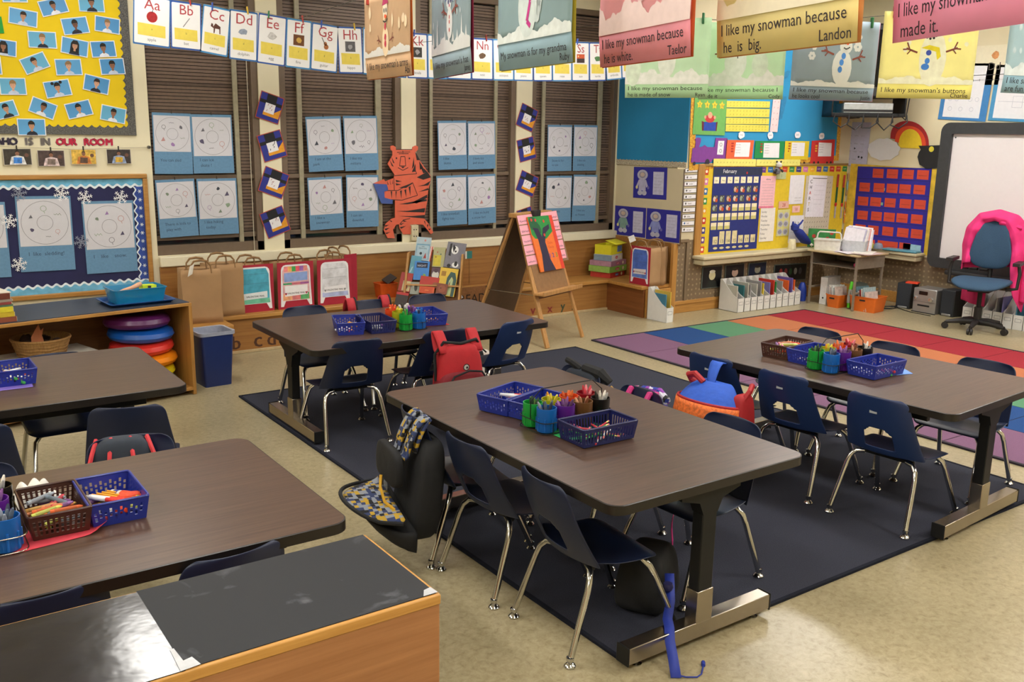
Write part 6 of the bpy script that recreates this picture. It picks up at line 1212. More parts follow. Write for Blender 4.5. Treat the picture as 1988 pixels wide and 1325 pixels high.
pbook(((590, 160), (808, 190), (770, 560), (520, 540)), 'tall pale blue picture book at the top left of the rack', 'a9bcc6', F(('r', -.9, -.9, .9, .42, '6f9ab4'), ('r', -.8, -.85, .8, .3, 'a3bcca'), ('t', 'little', 0, .15, .14, '2a3a4a'), ('t', 'PENGUINS', 0, -.02, .14, '2a3a4a'), ('c', -.2, -.4, .18, .12, '2a3038'), ('p', [(.2, -.8), (.45, -.3), (.6, -.8)], 'a03a34'), ('c', .2, .72, .14, .1, 'c88a84')), .018)
pbook(((788, 318), (828, 328), (790, 570), (752, 560)), 'narrow red and white picture book beside the pale blue one', 'c84a3a', F(('r', -.3, -1, .4, 1, 'e8d8d0'),), .012)
pbook(((1085, 225), (1392, 300), (1275, 705), (1000, 640)), 'grey picture book with black and white animal faces', '77757f', F(('c', -.1, .4, .38, .32, 'e2e2e2'), ('p', [(-.7, .85), (-.5, .9), (-.45, -.1), (-.7, -.05)], '1a1a1c'), ('p', [(-.35, .85), (-.05, .6), (-.2, .2), (-.35, .5)], '1a1a1c'), ('c', 0, .3, .1, .08, '1a1a1c'), ('c', .2, -.75, .35, .2, 'e2e2e2'), ('c', .25, -.65, .16, .2, '1a1a1c'), ('c', -.45, -.85, .2, .14, '1a1a1c')), .02)
pbook(((485, 460), (700, 490), (560, 780), (450, 745)), 'teal picture book half hidden behind the bright blue one', '5a9ab0', F(('p', [(-.9, -.9), (-.6, -.9), (-.3, -.2), (-.6, -.3)], '9ac0c8'),), .022)
pbook(((545, 545), (795, 577), (745, 860), (510, 865)), 'bright blue picture book with a black title box', '3a7fc8', F(('r', -.7, .3, .75, .85, '1c2440'), ('t', 'NIGHT', 0, .42, .3, 'c8cce0'), ('p', [(.2, -.9), (.8, -.9), (.6, -.4), (.3, -.3)], '7fa03a')), .030)
pbook(((822, 655), (952, 672), (935, 880), (790, 850)), 'purple picture book with a penguin in an oval', '5a3f4e', F(('c', 0, -.2, .8, .7, 'c8c6c0'), ('c', 0, .5, .5, .3, '4a3440')), .022)
pbook(((945, 640), (1252, 705), (1160, 1150), (900, 1090)), 'yellow picture book with a dark green arch on its cover', 'd4b23a', F(('p', [(-.2, -1), (-.1, .3), (.2, .75), (.7, .7), (.95, .2), (.9, -1), (.55, -1), (.6, .2), (.4, .4), (.15, .1), (.1, -1)], '33524e'), ('p', [(.1, -.95), (.15, .1), (.4, .38), (.6, .1), (.5, -.95)], 'a8b88a'), ('r', -.8, .4, -.3, .75, 'a0762a'), ('p', [(.2, -.1), (.32, .1), (.3, -.6)], '8a3a2a')), .036)
pbook(((335, 722), (510, 768), (460, 1080), (270, 1020)), 'narrow red picture book at the lower left of the rack', 'a02c26', F(('r', -.4, -.9, .9, .15, 'c8ba8a'), ('c', .2, -.5, .3, .25, '8a3a34')), .034)
pbook(((480, 890), (635, 900), (600, 1095), (460, 1090)), 'grey green picture book with an animal between two red ones', '8f948a', F(('c', .2, .1, .35, .6, '3a3a34'), ('c', -.4, .4, .2, .3, 'd8d6cc')), .038)
pbook(((650, 770), (938, 850), (905, 1010), (610, 950)), 'large red picture book in the middle of the rack', 'b03028', F(('c', .7, -.4, .35, .5, '8a4a2c'),), .040)
pbook(((630, 948), (858, 995), (845, 1085), (600, 1065)), 'small orange book in front of the large red one', 'd0582c', F(('r', -.9, -.8, .8, .75, 'c04a24'), ('t', 'once', 0, -.2, .6, 'e0a05a')), .055)
pbook(((905, 885), (1075, 955), (1045, 1100), (880, 1075)), 'brown animal shaped book low on the rack', '7d3f28', F(('c', 0, 0, .7, .7, '8f4e34'), ('c', -.2, .1, .1, .1, '2a1a14')), .055)
pbook(((262, 1035), (450, 1085), (400, 1300), (210, 1250)), 'dark brown book at the bottom left of the rack', '2c1d1a', F(('p', [(-1, .6), (1, .6), (1, 1), (-1, 1)], 'b02a2a'),), .055)
b = MB(); b.ex([(0, 0), (.05, .10), (.085, .045)], WHITE, -.001, .001); tag(b.ob('paper_scrap', loc=PY(880, 588, 6.75), rot=(0, 0, R(-30))), 'white paper corner sticking up right of the book rack', 'paper')
# ================================================================ EASEL
EO = Vector((4.796, 6.025, 0)); ea = math.atan2(.193, .526); EU = Vector((math.cos(ea), math.sin(ea), 0)); EN = Vector((math.sin(ea), -math.cos(ea), 0))
t = thing('wooden_easel', 'double sided wooden floor easel with a chart and a big book', 'easel', EO, ea)
EH, EB = 1.07, .36; hw_ = .28; EW_ = m('b58548', .5, var=.08)
EWD = wood('a3763f', 'c4935a', 'Z', .45, 1.2, 'easel_wood')
def leg_(x0, x1, y0, y1, z0, z1, r_=.017, wd=.022, name='leg'):
    d = Vector((x1-x0, y1-y0, z1-z0)); L = d.length; M = Matrix.Translation((x0, y0, z0))@d.to_track_quat('Z', 'Y').to_matrix().to_4x4(); return MB().box(-wd, -r_*.6, 0, wd, r_*.6, L, EWD, T=M).ob(name, t, bev=.003)
for s in (-1, 1):
    leg_(s*hw_, s*(hw_-.055), 0, EB, 0, EH); leg_(s*hw_, s*(hw_-.055), .78, EB+.03, 0, EH)
    MB().tube([(s*(hw_-.02), .15, .42), (s*(hw_-.02), .64, .42)], .004, STEEL, 6).ob('hinge_bar', t)
def esl(x, k, o=0):   # k along the front slope (0 foot, 1 top)
    n_ = Vector((0, -EH, EB)).normalized(); return Vector((x, EB*k, EH*k))+n_*o
def eslab(x0, x1, k0, k1, o0, o1, mt, name):
    b = MB(); vs = [esl(x, k, o) for x in (x0, x1) for k in (k0, k1) for o in (o0, o1)]; b.add(vs, [(0, 1, 3, 2), (4, 6, 7, 5), (0, 4, 5, 1), (2, 3, 7, 6), (0, 2, 6, 4), (1, 5, 7, 3)], mt); return b.ob(name, t, bev=.002)
eslab(-hw_+.04, hw_-.04, .36, 1.0, .006, .014, m('8a6640', .6), 'front_board')
b = MB(); vs = [Vector((x, y, z)) for x in (-hw_+.02, hw_-.02) for y, z in ((EB+.035+.39*(1-.1)*1.0*.93, .12), (EB+.045, EH-.02), (EB+.052, EH-.02), (EB+.042+.39*.93, .12))]
b.add(vs, [(0, 1, 2, 3), (7, 6, 5, 4), (0, 4, 5, 1), (3, 2, 6, 7), (1, 5, 6, 2), (0, 3, 7, 4)], m('5a4330', .65, var=.08)); b.ob('rear_board', t)
MB().box(-hw_+.01, EB-.02, EH-.03, hw_-.01, EB+.06, EH+.005, EWD).ob('top_rail', t, bev=.004)
kt = .42; p = esl(0, kt, .02); MB().box(-hw_-.02, p.y-.09, p.z-.03, hw_+.03, p.y+.0, p.z-.012, EWD).box(-hw_-.02, p.y-.10, p.z-.03, hw_+.03, p.y-.088, p.z+.004, EWD).ob('tray', t, bev=.003)
MB().box(-.05, EB-.05, EH-.03, .05, EB-.01, EH+.02, BLACK).ob('clip', t, bev=.004)
ENn = (EU.cross(Vector((0, 0, 0)))); nl = Vector((0, -EH, EB)).normalized(); EZ = Vector((0, EB, EH)).normalized()
RZm = Matrix.Rotation(ea, 3, 'Z'); nW, zW = RZm@nl, RZm@EZ
def onE(px, py, o):
    d = ray(px, py); C_ = Vector((0, 0, CAMH)); q = EO+nW*o; k = (q-C_).dot(nW)/d.dot(nW); P = C_+d*k-q; return P.dot(EU), P.dot(zW)
def epl(pts, o): return [onE(*p, o) for p in pts]
EM = Matrix.Translation(EO)@Matrix((EU, -nW, zW)).transposed().to_4x4()
def eth(name, lab, cat): q = thing(name, lab, cat, EM.to_translation(), EM.to_euler()); return q
q = eth('word_chart', 'pink pocket chart of handwritten strips clipped to the easel', 'chart'); PKP = m('f0a8b8', .8, var=.03)
c = epl([(1003, 419), (1080, 409), (1104, 505), (1025, 518)], .017); MB().ex(c, m('8a6a50', .7), -.0185, -.0165).ob('backing', q, smooth=False)
b = MB(); L4 = lambda s, k: (c[0][0]+(c[1][0]-c[0][0])*s+(c[3][0]-c[0][0])*k, c[0][1]+(c[1][1]-c[0][1])*s+(c[3][1]-c[0][1])*k)
for r in range(5):
    k0, k1 = r*.2+.005, r*.2+.182; b.pg([L4(0, k0), L4(.99, k0), L4(.99, k1), L4(0, k1)], PKP, -.019)
    for s0, s1 in ((.03, .2), (.8, .97)):
        a_, e_ = L4(s0, (k0+k1)/2+.03), L4(s1, (k0+k1)/2+.03); b.sc(a_[0], a_[1]-.01, e_[0], INK, -.0195, .02)
b.ob('word_strips', q, smooth=False)
q = eth('big_book', 'oversized orange and green counting book with a dark tree on its cover', 'book')
c = epl([(1022.5, 422), (1069.6, 418), (1094, 521), (1049.7, 529)], .03); MB().ex(c, m('e8742a', .5, var=.05), -.036, -.024).ob('cover', q, smooth=False)
def L5(s, k): return (c[0][0]+(c[1][0]-c[0][0])*s+(c[3][0]-c[0][0])*k, c[0][1]+(c[1][1]-c[0][1])*s+(c[3][1]-c[0][1])*k)
b = MB(); G1, G2, TK2 = m('1f8a3c', .6, var=.1), m('155a34', .6, var=.1), m('2a2440', .7)
b.pg([L5(0, 0), L5(.9, 0), L5(.86, .3), L5(.55, .42), L5(.1, .4), L5(0, .32)], G1, -.0364)
for s, k, rr in ((.15, .12, .06), (.3, .22, .05), (.7, .12, .05), (.45, .08, .05)): p = L5(s, k); b.ci(*p, rr, G2 if s < .4 else G1, -.0366-.0001*s, n=9, wob=.2)
b.pg([L5(.86, 0), L5(1, 0), L5(1, 1), L5(.86, 1)], m('d83a24', .6), -.0368)
b.pg([L5(.1, .2), L5(.3, .22), L5(.38, .38), L5(.5, .22), L5(.78, .16), L5(.76, .24), L5(.56, .32), L5(.46, .48), L5(.5, .8), L5(.62, 1), L5(.12, 1), L5(.2, .7), L5(.2, .42)], TK2, -.037)
for s, k in ((.12, .06), (.28, .07), (.6, .1), (.5, .35)): b.ci(*L5(s, k), .014, m('c83a2c', .6), -.0372, n=8)
rot_ = math.atan2(c[1][1]-c[0][1], c[1][0]-c[0][0]); O2 = m('c8401c', .6)
p = L5(.64, .52); b.tx('Chicka', p[0], p[1], .03, O2, -.0372, 'C', rot_); p = L5(.64, .60); b.tx('Chicka', p[0], p[1], .03, O2, -.0372, 'C', rot_)
for k_, (ch, hx) in enumerate((('1', '7a4ab0'), ('2', '4a3a9a'), ('3', '5f9a3a'))): p = L5(.50+.14*k_, .77); b.tx(ch, p[0], p[1], .055, m(hx, .6), -.0372, 'C', rot_, bold=.003)
b.ob('cover_art', q, smooth=False)
# ================================================================ ALCOVE FLOOR, DESK, STEREO, CHAIR
FW = m('dcdcda', .6, var=.02)
def magfile(x, y, az, lab, group=None, cols=()):
    t = thing('magazine_file', lab, 'magazine file', (x, y, 0), az, group); w, d, hb, hf, th = .092, .25, .31, .14, .003
    side = [(-d/2, 0), (d/2, 0), (d/2, hb), (d/2-.03, hb), (-d/2+.07, hf+.035), (-d/2, hf)]
    b = MB()
    for s in (-1, 1):
        x0 = s*(w/2)-(th if s > 0 else 0); b.add([(x0+e, p[0], p[1]) for e in (0, th) for p in side], [tuple(range(6)), tuple(range(11, 5, -1))]+[(i, (i+1) % 6, 6+(i+1) % 6, 6+i) for i in range(6)], FW)
    b.box(-w/2, -d/2, 0, w/2, d/2, th, FW).box(-w/2, -d/2, 0, w/2, -d/2+th, hf, FW).box(-w/2, d/2-th, 0, w/2, d/2, hb, FW); b.ob('file', t, smooth=False)
    b = MB(); gy = m('6a6e76', .6); yl = -d/2-.0005
    b.st([(-.028, .075), (.028, .075), (.028, .105), (-.028, .105), (-.028, .073)], .003, gy, yl); b.ob('label_holder', t, smooth=False)
    for k, hx in enumerate(cols):
        n_ = len(cols); xx = -w/2+.012+k*(w-.03)/max(1, n_-1 if n_ > 1 else 1); h_ = .26+.02*((k*7) % 3)
        q = MB().box(-.006, -.10, 0, .006, .10, h_, m(hx, .5, var=.05)).ob('booklet', loc=(0, 0, 0)); c, s = math.cos(az), math.sin(az)
        q.location = (x+xx*c, y_off(x, y, az, xx), .004); q.rotation_euler = (0, 0, az); tag(q, 'booklet with %s cover standing in a white magazine file' % {'2a6a70': 'teal', 'b8b8ae': 'grey', '9a9a9a': 'light grey', 'e0c83a': 'yellow', '7a78b8': 'lilac', 'c83a2c': 'red', '3a8a4a': 'green', 'e0642a': 'orange', '6a5aa0': 'purple', '3f7a94': 'blue', 'd0b04a': 'mustard'}[hx], 'booklet', 'booklets in the magazine files')
def y_off(x, y, az, xx): return y+xx*math.sin(az)
CC = [('b8b8ae',), ('2a6a70', 'b8b8ae'), ('9a9a9a',), ('b8b8ae', '9a9a9a'), ('e0c83a',), ('7a78b8', 'c83a2c'), ('3a8a4a',), ('9a9a9a',), ('e0642a', '6a5aa0'), ('e0642a',)]
for i in range(10): magfile(7.175+.0975*i, 6.345, 0, 'white magazine file in the alcove row, %s' % ['leftmost', 'second from the left', 'third from the left', 'fourth from the left', 'fifth from the left', 'fifth from the right', 'fourth from the right', 'third from the right', 'second from the right', 'rightmost'][i], 'white magazine files in the alcove row', CC[i])
magfile(6.175, 6.33, R(3), 'white magazine file standing alone at the bench end', None, ('3f7a94', 'd0b04a'))
for i in range(9): magfile(8.90, 4.78-.0985*i, R(-90+3), 'white magazine file in the row behind the swivel chair, %s' % ['leftmost', 'second from the left', 'third from the left', 'fourth from the left', 'middle one', 'fourth from the right', 'third from the right', 'second from the right', 'at the right frame edge'][i], 'white magazine files behind the swivel chair', [(), ('b8b8ae',), (), ('9a9a9a', '7a78b8'), (), ('3f7a94',), ('e0c83a',), (), ('3f7a94', 'c83a2c')][i])
# desk
t = thing('student_desk', 'small grey metal student desk in the alcove corner', 'desk', (8.46, 5.95, 0)); DM = m('8a7f70', .45, .2)
MB().box(-.26, -.31, .555, .26, .31, .575, wood('b09a72', 'c4b08a', 'Y', .4, 1, 'desk_laminate')).ob('desktop', t, bev=.006)
b = MB(); b.box(-.23, -.28, .43, .23, .28, .437, DM).box(.222, -.28, .43, .23, .28, .555, DM).ob('book_box', t); MB().box(-.23, -.285, .43, .23, -.278, .555, DM).ob('end_panel', t); MB().box(-.23, .278, .43, .23, .285, .555, DM).ob('end_panel', t)
for sx in (-1, 1):
    for sy in (-1, 1): MB().box(sx*.22-.011, sy*.27-.011, .0, sx*.22+.011, sy*.27+.011, .56, DM).ob('leg', t, bev=.003)
    MB().box(-.22 if sx < 0 else -.22, sx*.27-.008, .17, .22, sx*.27+.008, .19, DM).ob('stretcher', t, bev=.002)
# desk contents
tag(MB().rev([(.001, 0), (.045, .004), (.05, .025), (.03, .05), (.001, .055)], m('c03a6a', .7), 16, cap=False).ob('pink_pouch', loc=(8.36, 5.74, .438)), 'pink cloth pouch inside the open desk', 'pouch')
t = thing('supply_caddy', 'white plastic caddy with a raised handle on the student desk', 'caddy', (8.36, 6.12, .576), R(-65)); CW = m('d9d8d0', .4)
bin_(CW, .26, .17, .11, .01).ob('caddy_body', t); MB().tube([(-.13, 0, .08), (-.115, 0, .17), (-.10, 0, .185), (.10, 0, .185), (.115, 0, .17), (.13, 0, .08)], .008, CW, 8).ob('handle', t)
t = thing('paper_tray', 'upright clear file rack of papers on the student desk', 'file rack', (8.44, 5.86, .576), R(-70)); bin_(m('c4c8cc', .2, alpha=.5), .22, .12, .12, .01).ob('tray', t)
for k in range(7):
    hx = ['d8d4dc', 'b8b4cc', 'e0dcd8', 'c9c2c8', 'd09a94', 'dcdce4', 'c0b8c8'][k]; tag(MB().box(-.10, -.0015, 0, .10, .0015, .24+.01*(k % 3), m(hx, .7)).ob('paper_folder', loc=(8.42+.013*k*math.sin(R(70)), 5.86-.013*k+.04, .582), rot=(R(-14), R(6), R(-70+4*k))), '%s paper sheet standing in the file rack on the desk' % ['white', 'lilac', 'cream', 'greyish', 'salmon', 'bluish white', 'mauve'][k], 'paper', 'papers in the file rack')
for k in range(6):
    hx = ['d8cfc0', 'c4b4c8', 'd49aa4', 'dcd4dc', 'c8b0b0', 'e0dcd4'][k]; tag(MB().box(-.10, -.14, 0, .10, .14, .002, m(hx, .7, var=.15)).ob('loose_paper', loc=(8.34+.035*(k % 3), 5.80-.035*k+.1*(k % 2), .576+.0025*k), rot=(0, 0, .4*k)), 'loose %s paper lying on the student desk' % ['cream', 'lilac', 'pink', 'pale', 'dusty rose', 'white'][k], 'paper', 'loose papers on the student desk')
t = thing('green_book', 'green picture book with red spots standing behind the white caddy', 'book', (8.50, 6.32, .57), R(-55)); MB().box(-.14, -.006, 0, .14, .006, .20, m('2f7a3c', .5, var=.3, scale=18)).ob('cover', t); b = MB()
for x, z in ((-.08, .12), (.06, .10), (.1, .16)): b.ci(x, z, .02, m('b0382c', .5), -.0066)
b.ob('cover_art', t, smooth=False)
t = thing('glue_jar', 'small yellow lidded jar on the right ledge behind the desk', 'jar', (8.93, 6.02, .566)); MB().rev([(.001, 0), (.04, .004), (.048, .03), (.04, .06), (.025, .07)], m('c8c46a', .3), 18).ob('body', t); MB().rev([(.028, .07), (.03, .085), (.001, .087)], m('d8c41e', .4), 18).ob('lid', t)
t = thing('glass_jar', 'round clear blue jar beside the yellow one', 'jar', (8.97, 5.94, .566)); MB().rev([(.001, 0), (.045, .008), (.05, .035), (.035, .065), (.02, .07)], m('8aa6c0', .1, alpha=.6), 18).ob('body', t)
tag(MB().box(-.06, -.19, 0, .06, .19, .022, m('5a94a8', .4)).ob('blue_case', loc=(9.03, 5.70, .566), rot=(0, 0, .05), bev=.006), 'flat blue plastic case on the right ledge', 'case')
# ledge toys
t = thing('toy_elephant', 'blue felt elephant toy leaning over a cream cup on the ledge', 'toy', (8.22, 6.43, .566)); BF = m('1c2f86', .8)
MB().tube([(.22, 0, .05), (.12, -.01, .09), (.03, -.01, .16), (-.04, -.01, .20)], [.025, .05, .05, .03], BF, 12).ob('body', t); MB().rev([(.001, -.045), (.04, -.02), (.045, .02), (.001, .05)], BF, 14, M=Matrix.Translation((-.05, -.01, .22))).ob('head', t)
b = MB(); b.tube([(-.02, -.01, .23), (.03, -.02, .27), (.06, -.02, .30)], [.014, .01, .008], BF, 8); b.tube([(-.08, -.01, .25), (-.09, -.01, .29)], [.02, .006], BF, 8); b.ob('ear', t); MB().rev([(.001, -.02), (.02, 0), (.001, .02)], m('e0d8d0', .7), 10, M=Matrix.Translation((.2, -.05, .03))).ob('paw', t); MB().rev([(.001, -.02), (.022, 0), (.001, .02)], m('d08a84', .7), 10, M=Matrix.Translation((.25, -.04, .04))).ob('paw', t)
tag(MB().rev([(.045, 0), (.04, .05), (.035, .10), (.03, .105), (.001, .10)], m('cfc8a8', .6), 20).ob('cup', loc=(8.12, 6.40, .566)), 'upside down cream cup under the blue elephant toy', 'cup')
t = thing('toy_panda', 'small plush panda sitting on top of the calendar board frame', 'toy', (PY(1508, 333, 6.5).x, 6.50, PY(1508, 337, 6.5).z-.01)); PWh, PBk = m('c9c8c4', .9), m('2a2a2c', .9)
MB().rev([(.001, 0), (.035, .01), (.04, .04), (.02, .07), (.001, .07)], m('6a6a70', .9), 14).ob('body', t); MB().rev([(.001, -.035), (.03, -.02), (.035, .005), (.001, .035)], PWh, 14, M=Matrix.Translation((.012, -.01, .10))).ob('head', t)
for dx in (-.02, .045): MB().rev([(.001, -.012), (.012, 0), (.001, .012)], PBk, 10, M=Matrix.Translation((dx, -.01, .13))).ob('ear', t)
MB().tube([(-.03, -.02, .05), (-.06, -.03, .02)], .012, PBk, 8).ob('arm', t); MB().tube([(.03, -.02, .05), (.06, -.03, .03)], .012, PBk, 8).ob('arm', t)
# things under the desk
t = thing('ring_binder', 'white ring binder standing under the desk', 'binder', (8.33, 6.10, 0), R(-90+6)); MB().box(-.04, -.02, 0, .04, .24, .29, m('d8d8d8', .45)).ob('cover', t, bev=.003); b = MB(); b.ci(0, .07, .01, BLACK, -.0206); b.ob('finger_hole', t, smooth=False)
def obin(x, y, rz, l, w, h, lab):
    t = thing('orange_bin', lab, 'bin', (x, y, 0), rz, 'orange plastic bins under the desk'); OB = m('d86a1e', .45, var=.04); bin_(OB, l, w, h, .018).ob('bin_body', t)
    MB().box(-.03, -w/2-.018, h-.045, .03, -w/2-.0155, h-.03, BLACK).ob('hand_slot', t, smooth=False)
    return t
obin(8.35, 5.93, R(-90), .13, .20, .135, 'small orange plastic bin of magazines beside the white binder'); obin(8.42, 5.63, R(-82), .25, .22, .155, 'larger orange plastic bin of magazines at the right desk leg')
for k in range(8): tag(MB().box(-.0025, -.085, 0, .0025, .085, .20+.012*(k % 3), m(['c8c4c0', 'a8a4a8', 'd8d4cc', 'b09a98', 'c4c8cc', 'd8dcd8', '8a9aa0', 'c8b8b0'][k], .5, var=.2)).ob('magazine', loc=(8.34, 5.975-.0125*k, .006), rot=(R(0), R(8), R(90-8))), '%s magazine upright in the small orange bin' % ['cream', 'grey', 'white', 'dusty pink', 'pale blue', 'off white', 'slate', 'beige'][k], 'magazine', 'magazines in the small orange bin')
for k in range(9): tag(MB().box(-.0025, -.09, 0, .0025, .09, .20+.014*(k % 4), m(['c8c4c0', '8aa8b4', 'd8d4cc', '5a7a84', 'c4c8cc', 'a83a34', 'd8dcd8', '9ab0b4', 'c8b8b0'][k], .5, var=.2)).ob('magazine', loc=(8.40, 5.72-.02*k, .006), rot=(0, R(10), R(82))), '%s magazine upright in the larger orange bin' % ['cream', 'sky blue', 'white', 'teal', 'pale blue', 'red', 'off white', 'blue grey', 'beige'][k], 'magazine', 'magazines in the larger orange bin')
t = thing('duffel_bag', 'grey green bag with a lime reflective stripe between the orange bins', 'bag', (8.50, 5.80, .0), R(-90)); MB().rev([(.001, 0), (.10, .01), (.13, .08), (.13, .18), (.09, .25), (.001, .27)], m('4a5048', .85, bump=.3, scale=20), 24, cap=False, sx=.75).ob('bag_body', t)
MB().tube([(0, -.135, .28), (0, -.155, .18), (0, -.16, .06), (0, -.155, .01)], .016, m('5cd42a', .5), 6).ob('stripe', t); MB().tube([(.0, -.15, .20), (0, -.162, .12), (0, -.162, .06)], .019, m('9aa09a', .3), 6).ob('stripe', t)
tag(MB().rev([(.045, 0), (.05, .10), (.04, .16), (.02, .20), (.001, .20)], m('1c3a9a', .4), 18).ob('water_bottle', loc=(8.30, 6.36, 0)), 'blue bottle on the floor left of the desk', 'bottle')
# stereo
SV = m('a8a9aa', .32, .6, var=.03); SB = m('26282c', .6)
def spk(x, y, rz, lab):
    t = thing('loudspeaker', lab, 'loudspeaker', (x, y, 0), rz, 'bookshelf loudspeakers of the stereo'); MB().box(-.075, -.09, 0, .075, .09, .265, SB).ob('cabinet', t, bev=.006); MB().box(-.068, -.094, .03, .068, -.0895, .258, m('2b2f36', .9, var=.2, scale=300)).ob('grille', t, bev=.003); MB().box(-.05, -.10, .004, .05, -.09, .026, SV).ob('silver_foot', t, bev=.006)
spk(8.95, 5.53, R(-90+8), 'dark loudspeaker left of the silver stereo on the floor'); spk(8.94, 5.02, R(-90-4), 'dark loudspeaker right of the silver stereo, beside the swivel chair')
t = thing('stereo_unit', 'silver mini stereo with round knobs on the floor', 'stereo', (8.92, 5.245, 0), R(-90)); MB().box(-.125, -.12, 0, .125, .12, .25, SV).ob('case', t, bev=.008)
b = MB(); b.ex(rrect(-.065, .185, .03, .222, .006, 3), m('14181a', .1), -.1225, -.12); b.ob('display', t, smooth=False)
for x, r_ in ((-.095, .017), (.07, .024)): MB().rev([(r_, 0), (r_*.95, .012), (r_*.4, .014)], m('c8c8c8', .2, .8), 24, M=Matrix.Translation((x, -.12, .15 if x < 0 else .145))@Matrix.Rotation(R(90), 4, 'X')).ob('knob', t)
MB().box(-.07, -.1215, .068, .06, -.1195, .085, BLACK).ob('cassette_slot', t, smooth=False); MB().box(-.12, -.121, .112, .12, -.1195, .116, m('6a6a6c', .4)).ob('seam', t, smooth=False); MB().box(-.13, -.125, 0, .13, -.12, .01, SB).ob('base', t)
tag(MB().box(-.045, -.06, 0, .045, .06, .014, m('e8482a', .5)).ob('orange_pad', loc=(8.93, 5.47, .2662), rot=(0, 0, .3)), 'orange red pad of notes on the left loudspeaker', 'notepad')
t = MB(); t.tube([(8.98, 5.64, .01)]+[(8.72+.10*math.cos(a*.7)+.02*a/6, 5.60+.06*math.sin(a*.7), .006+.001*(a % 3)) for a in range(20)]+[(8.72, 5.35, .006), (8.70, 5.1, .006)], .0045, BLACK, 6); tag(t.ob('power_cable'), 'black cable coiled on the floor left of the stereo', 'cable')
# swivel chair
CHX, CHY, AZ = 8.42, 4.48, R(196)
t = thing('swivel_chair', 'blue upholstered swivel office chair at the right', 'chair', (CHX, CHY, 0), AZ-R(90)); BC = m('2c4a66', .85, var=.10, scale=150, bump=.2); BP = m('1d1b1c', .5)
for k in range(5):
    a = R(72*k+20); lg = MB().tube([(0, 0, .085), (.13*math.cos(a), .13*math.sin(a), .085), (.26*math.cos(a), .26*math.sin(a), .065)], [.032, .026, .016], BP, 10).ob('base_arm', t)
    x, y = .265*math.cos(a), .265*math.sin(a); b = MB()
    for s in (-1, 1): b.rev([(.008, -.009), (.027, -.009), (.03, 0), (.027, .009), (.008, .009)], BP, 16, M=Matrix.Translation((x-.014*s*math.sin(a), y+.014*s*math.cos(a), .03))@Matrix.Rotation(a, 4, 'Z')@Matrix.Rotation(R(90), 4, 'X'))
    b.tube([(x, y, .03), (x, y, .07)], .008, BP, 8); b.ob('caster', lg)
MB().tube([(0, 0, .07), (0, 0, .22)], .034, BP, 16).tube([(0, 0, .2), (0, 0, .385)], .02, BLACKMET, 14).box(-.09, -.13, .37, .09, .10, .40, BP).ob('gas_column', t)
def cush(u, v):
    a = 2*math.pi*u; k = math.sin(math.pi*v)**.5; sx = .245; sy = .235; ca, sa = math.cos(a), math.sin(a); ex = .62
    return Vector((sx*k*math.copysign(abs(ca)**ex, ca), sy*k*math.copysign(abs(sa)**ex, sa), .445-.042*math.cos(math.pi*v)-.035*(max(0, sa*k)**3)+.02*(ca*k)**2))
MB().grid(32, 14, cush, BC).ob('seat', t, sub=1)
def bkc(u, v):
    a = 2*math.pi*u; k = math.sin(math.pi*v)**.5; ca, sa = math.cos(a), math.sin(a); zz = .235*k*math.copysign(abs(sa)**.7, sa); wx = .205-.16*(zz+.235)/.47*.62
    return Vector((wx*1.05*k*math.copysign(abs(ca)**.7, ca), -.235-.03*math.cos(math.pi*v)*-1+.05*(ca*k)**2-.10*(zz+.2), .79+zz))
MB().grid(32, 14, bkc, BC).ob('backrest', t, sub=1)
MB().box(-.03, -.30, .39, .03, -.12, .405, BP).tube([(0, -.28, .40), (0, -.30, .6), (0, -.31, .75)], .02, BP, 10).ob('back_bar', t)
for s in (-1, 1):
    MB().tube([(s*.20, -.02, .40), (s*.29, -.03, .42), (s*.295, -.05, .55), (s*.28, -.05, .63)], .016, BP, 10).box(s*.28-.03, -.16, .63, s*.28+.03, .08, .66, BP).ob('armrest', t, bev=.01)
# pink jacket draped over the chair back
q = thing('pink_jacket', 'bright pink jacket draped over the back of the swivel chair', 'jacket', (CHX, CHY, 0), AZ-R(90)); PJ = m('e0307a', .85, var=.08, scale=12, bump=.4)
IN_ = [(.165, .60), (.16, .74), (.135, .88), (.085, .975), (0, 1.0), (-.085, .975), (-.135, .88), (-.165, .74), (-.18, .58), (-.20, .42)]
OU_ = [(.27, .56), (.285, .74), (.27, .92), (.17, 1.055), (0, 1.10), (-.17, 1.055), (-.28, .93), (-.32, .72), (-.325, .46), (-.30, .15)]
def lerp(L, u):
    x = u*(len(L)-1); i = min(int(x), len(L)-2); f = x-i; f = f*f*(3-2*f)*.3+f*.7; return (L[i][0]+(L[i+1][0]-L[i][0])*f, L[i][1]+(L[i+1][1]-L[i][1])*f)
def drape(u, v):
    a, c = lerp(IN_, u), lerp(OU_, u); w_ = .010*math.sin(u*31+v*4)+.006*math.sin(u*57); bl = .03*math.sin(math.pi*v); yy = -.20-.02*v-.12*max(0, v-.35)/.65
    return Vector((a[0]+(c[0]-a[0])*v, yy-.015+bl*1.2+w_-.06*(1-abs(2*u-1))*0-.09*(lerp(OU_, u)[1]-.6)*.6, a[1]+(c[1]-a[1])*v+.012*math.sin(math.pi*v)))
MB().grid(60, 10, drape, PJ).ob('shoulders', q, solid=.010, sub=1)
def jk(u, v):
    a = lerp(OU_, .12+.62*u); return Vector((a[0]*(1-.05*v), -.345-.09*(a[1]-.6)*.6-.02*math.sin(v*3)+.012*math.sin(u*25)*v, a[1]+( .48-a[1])*v*(.9 if u < .5 else .85)))
MB().grid(30, 12, jk, PJ).ob('back_panel', q, solid=.008, sub=1)
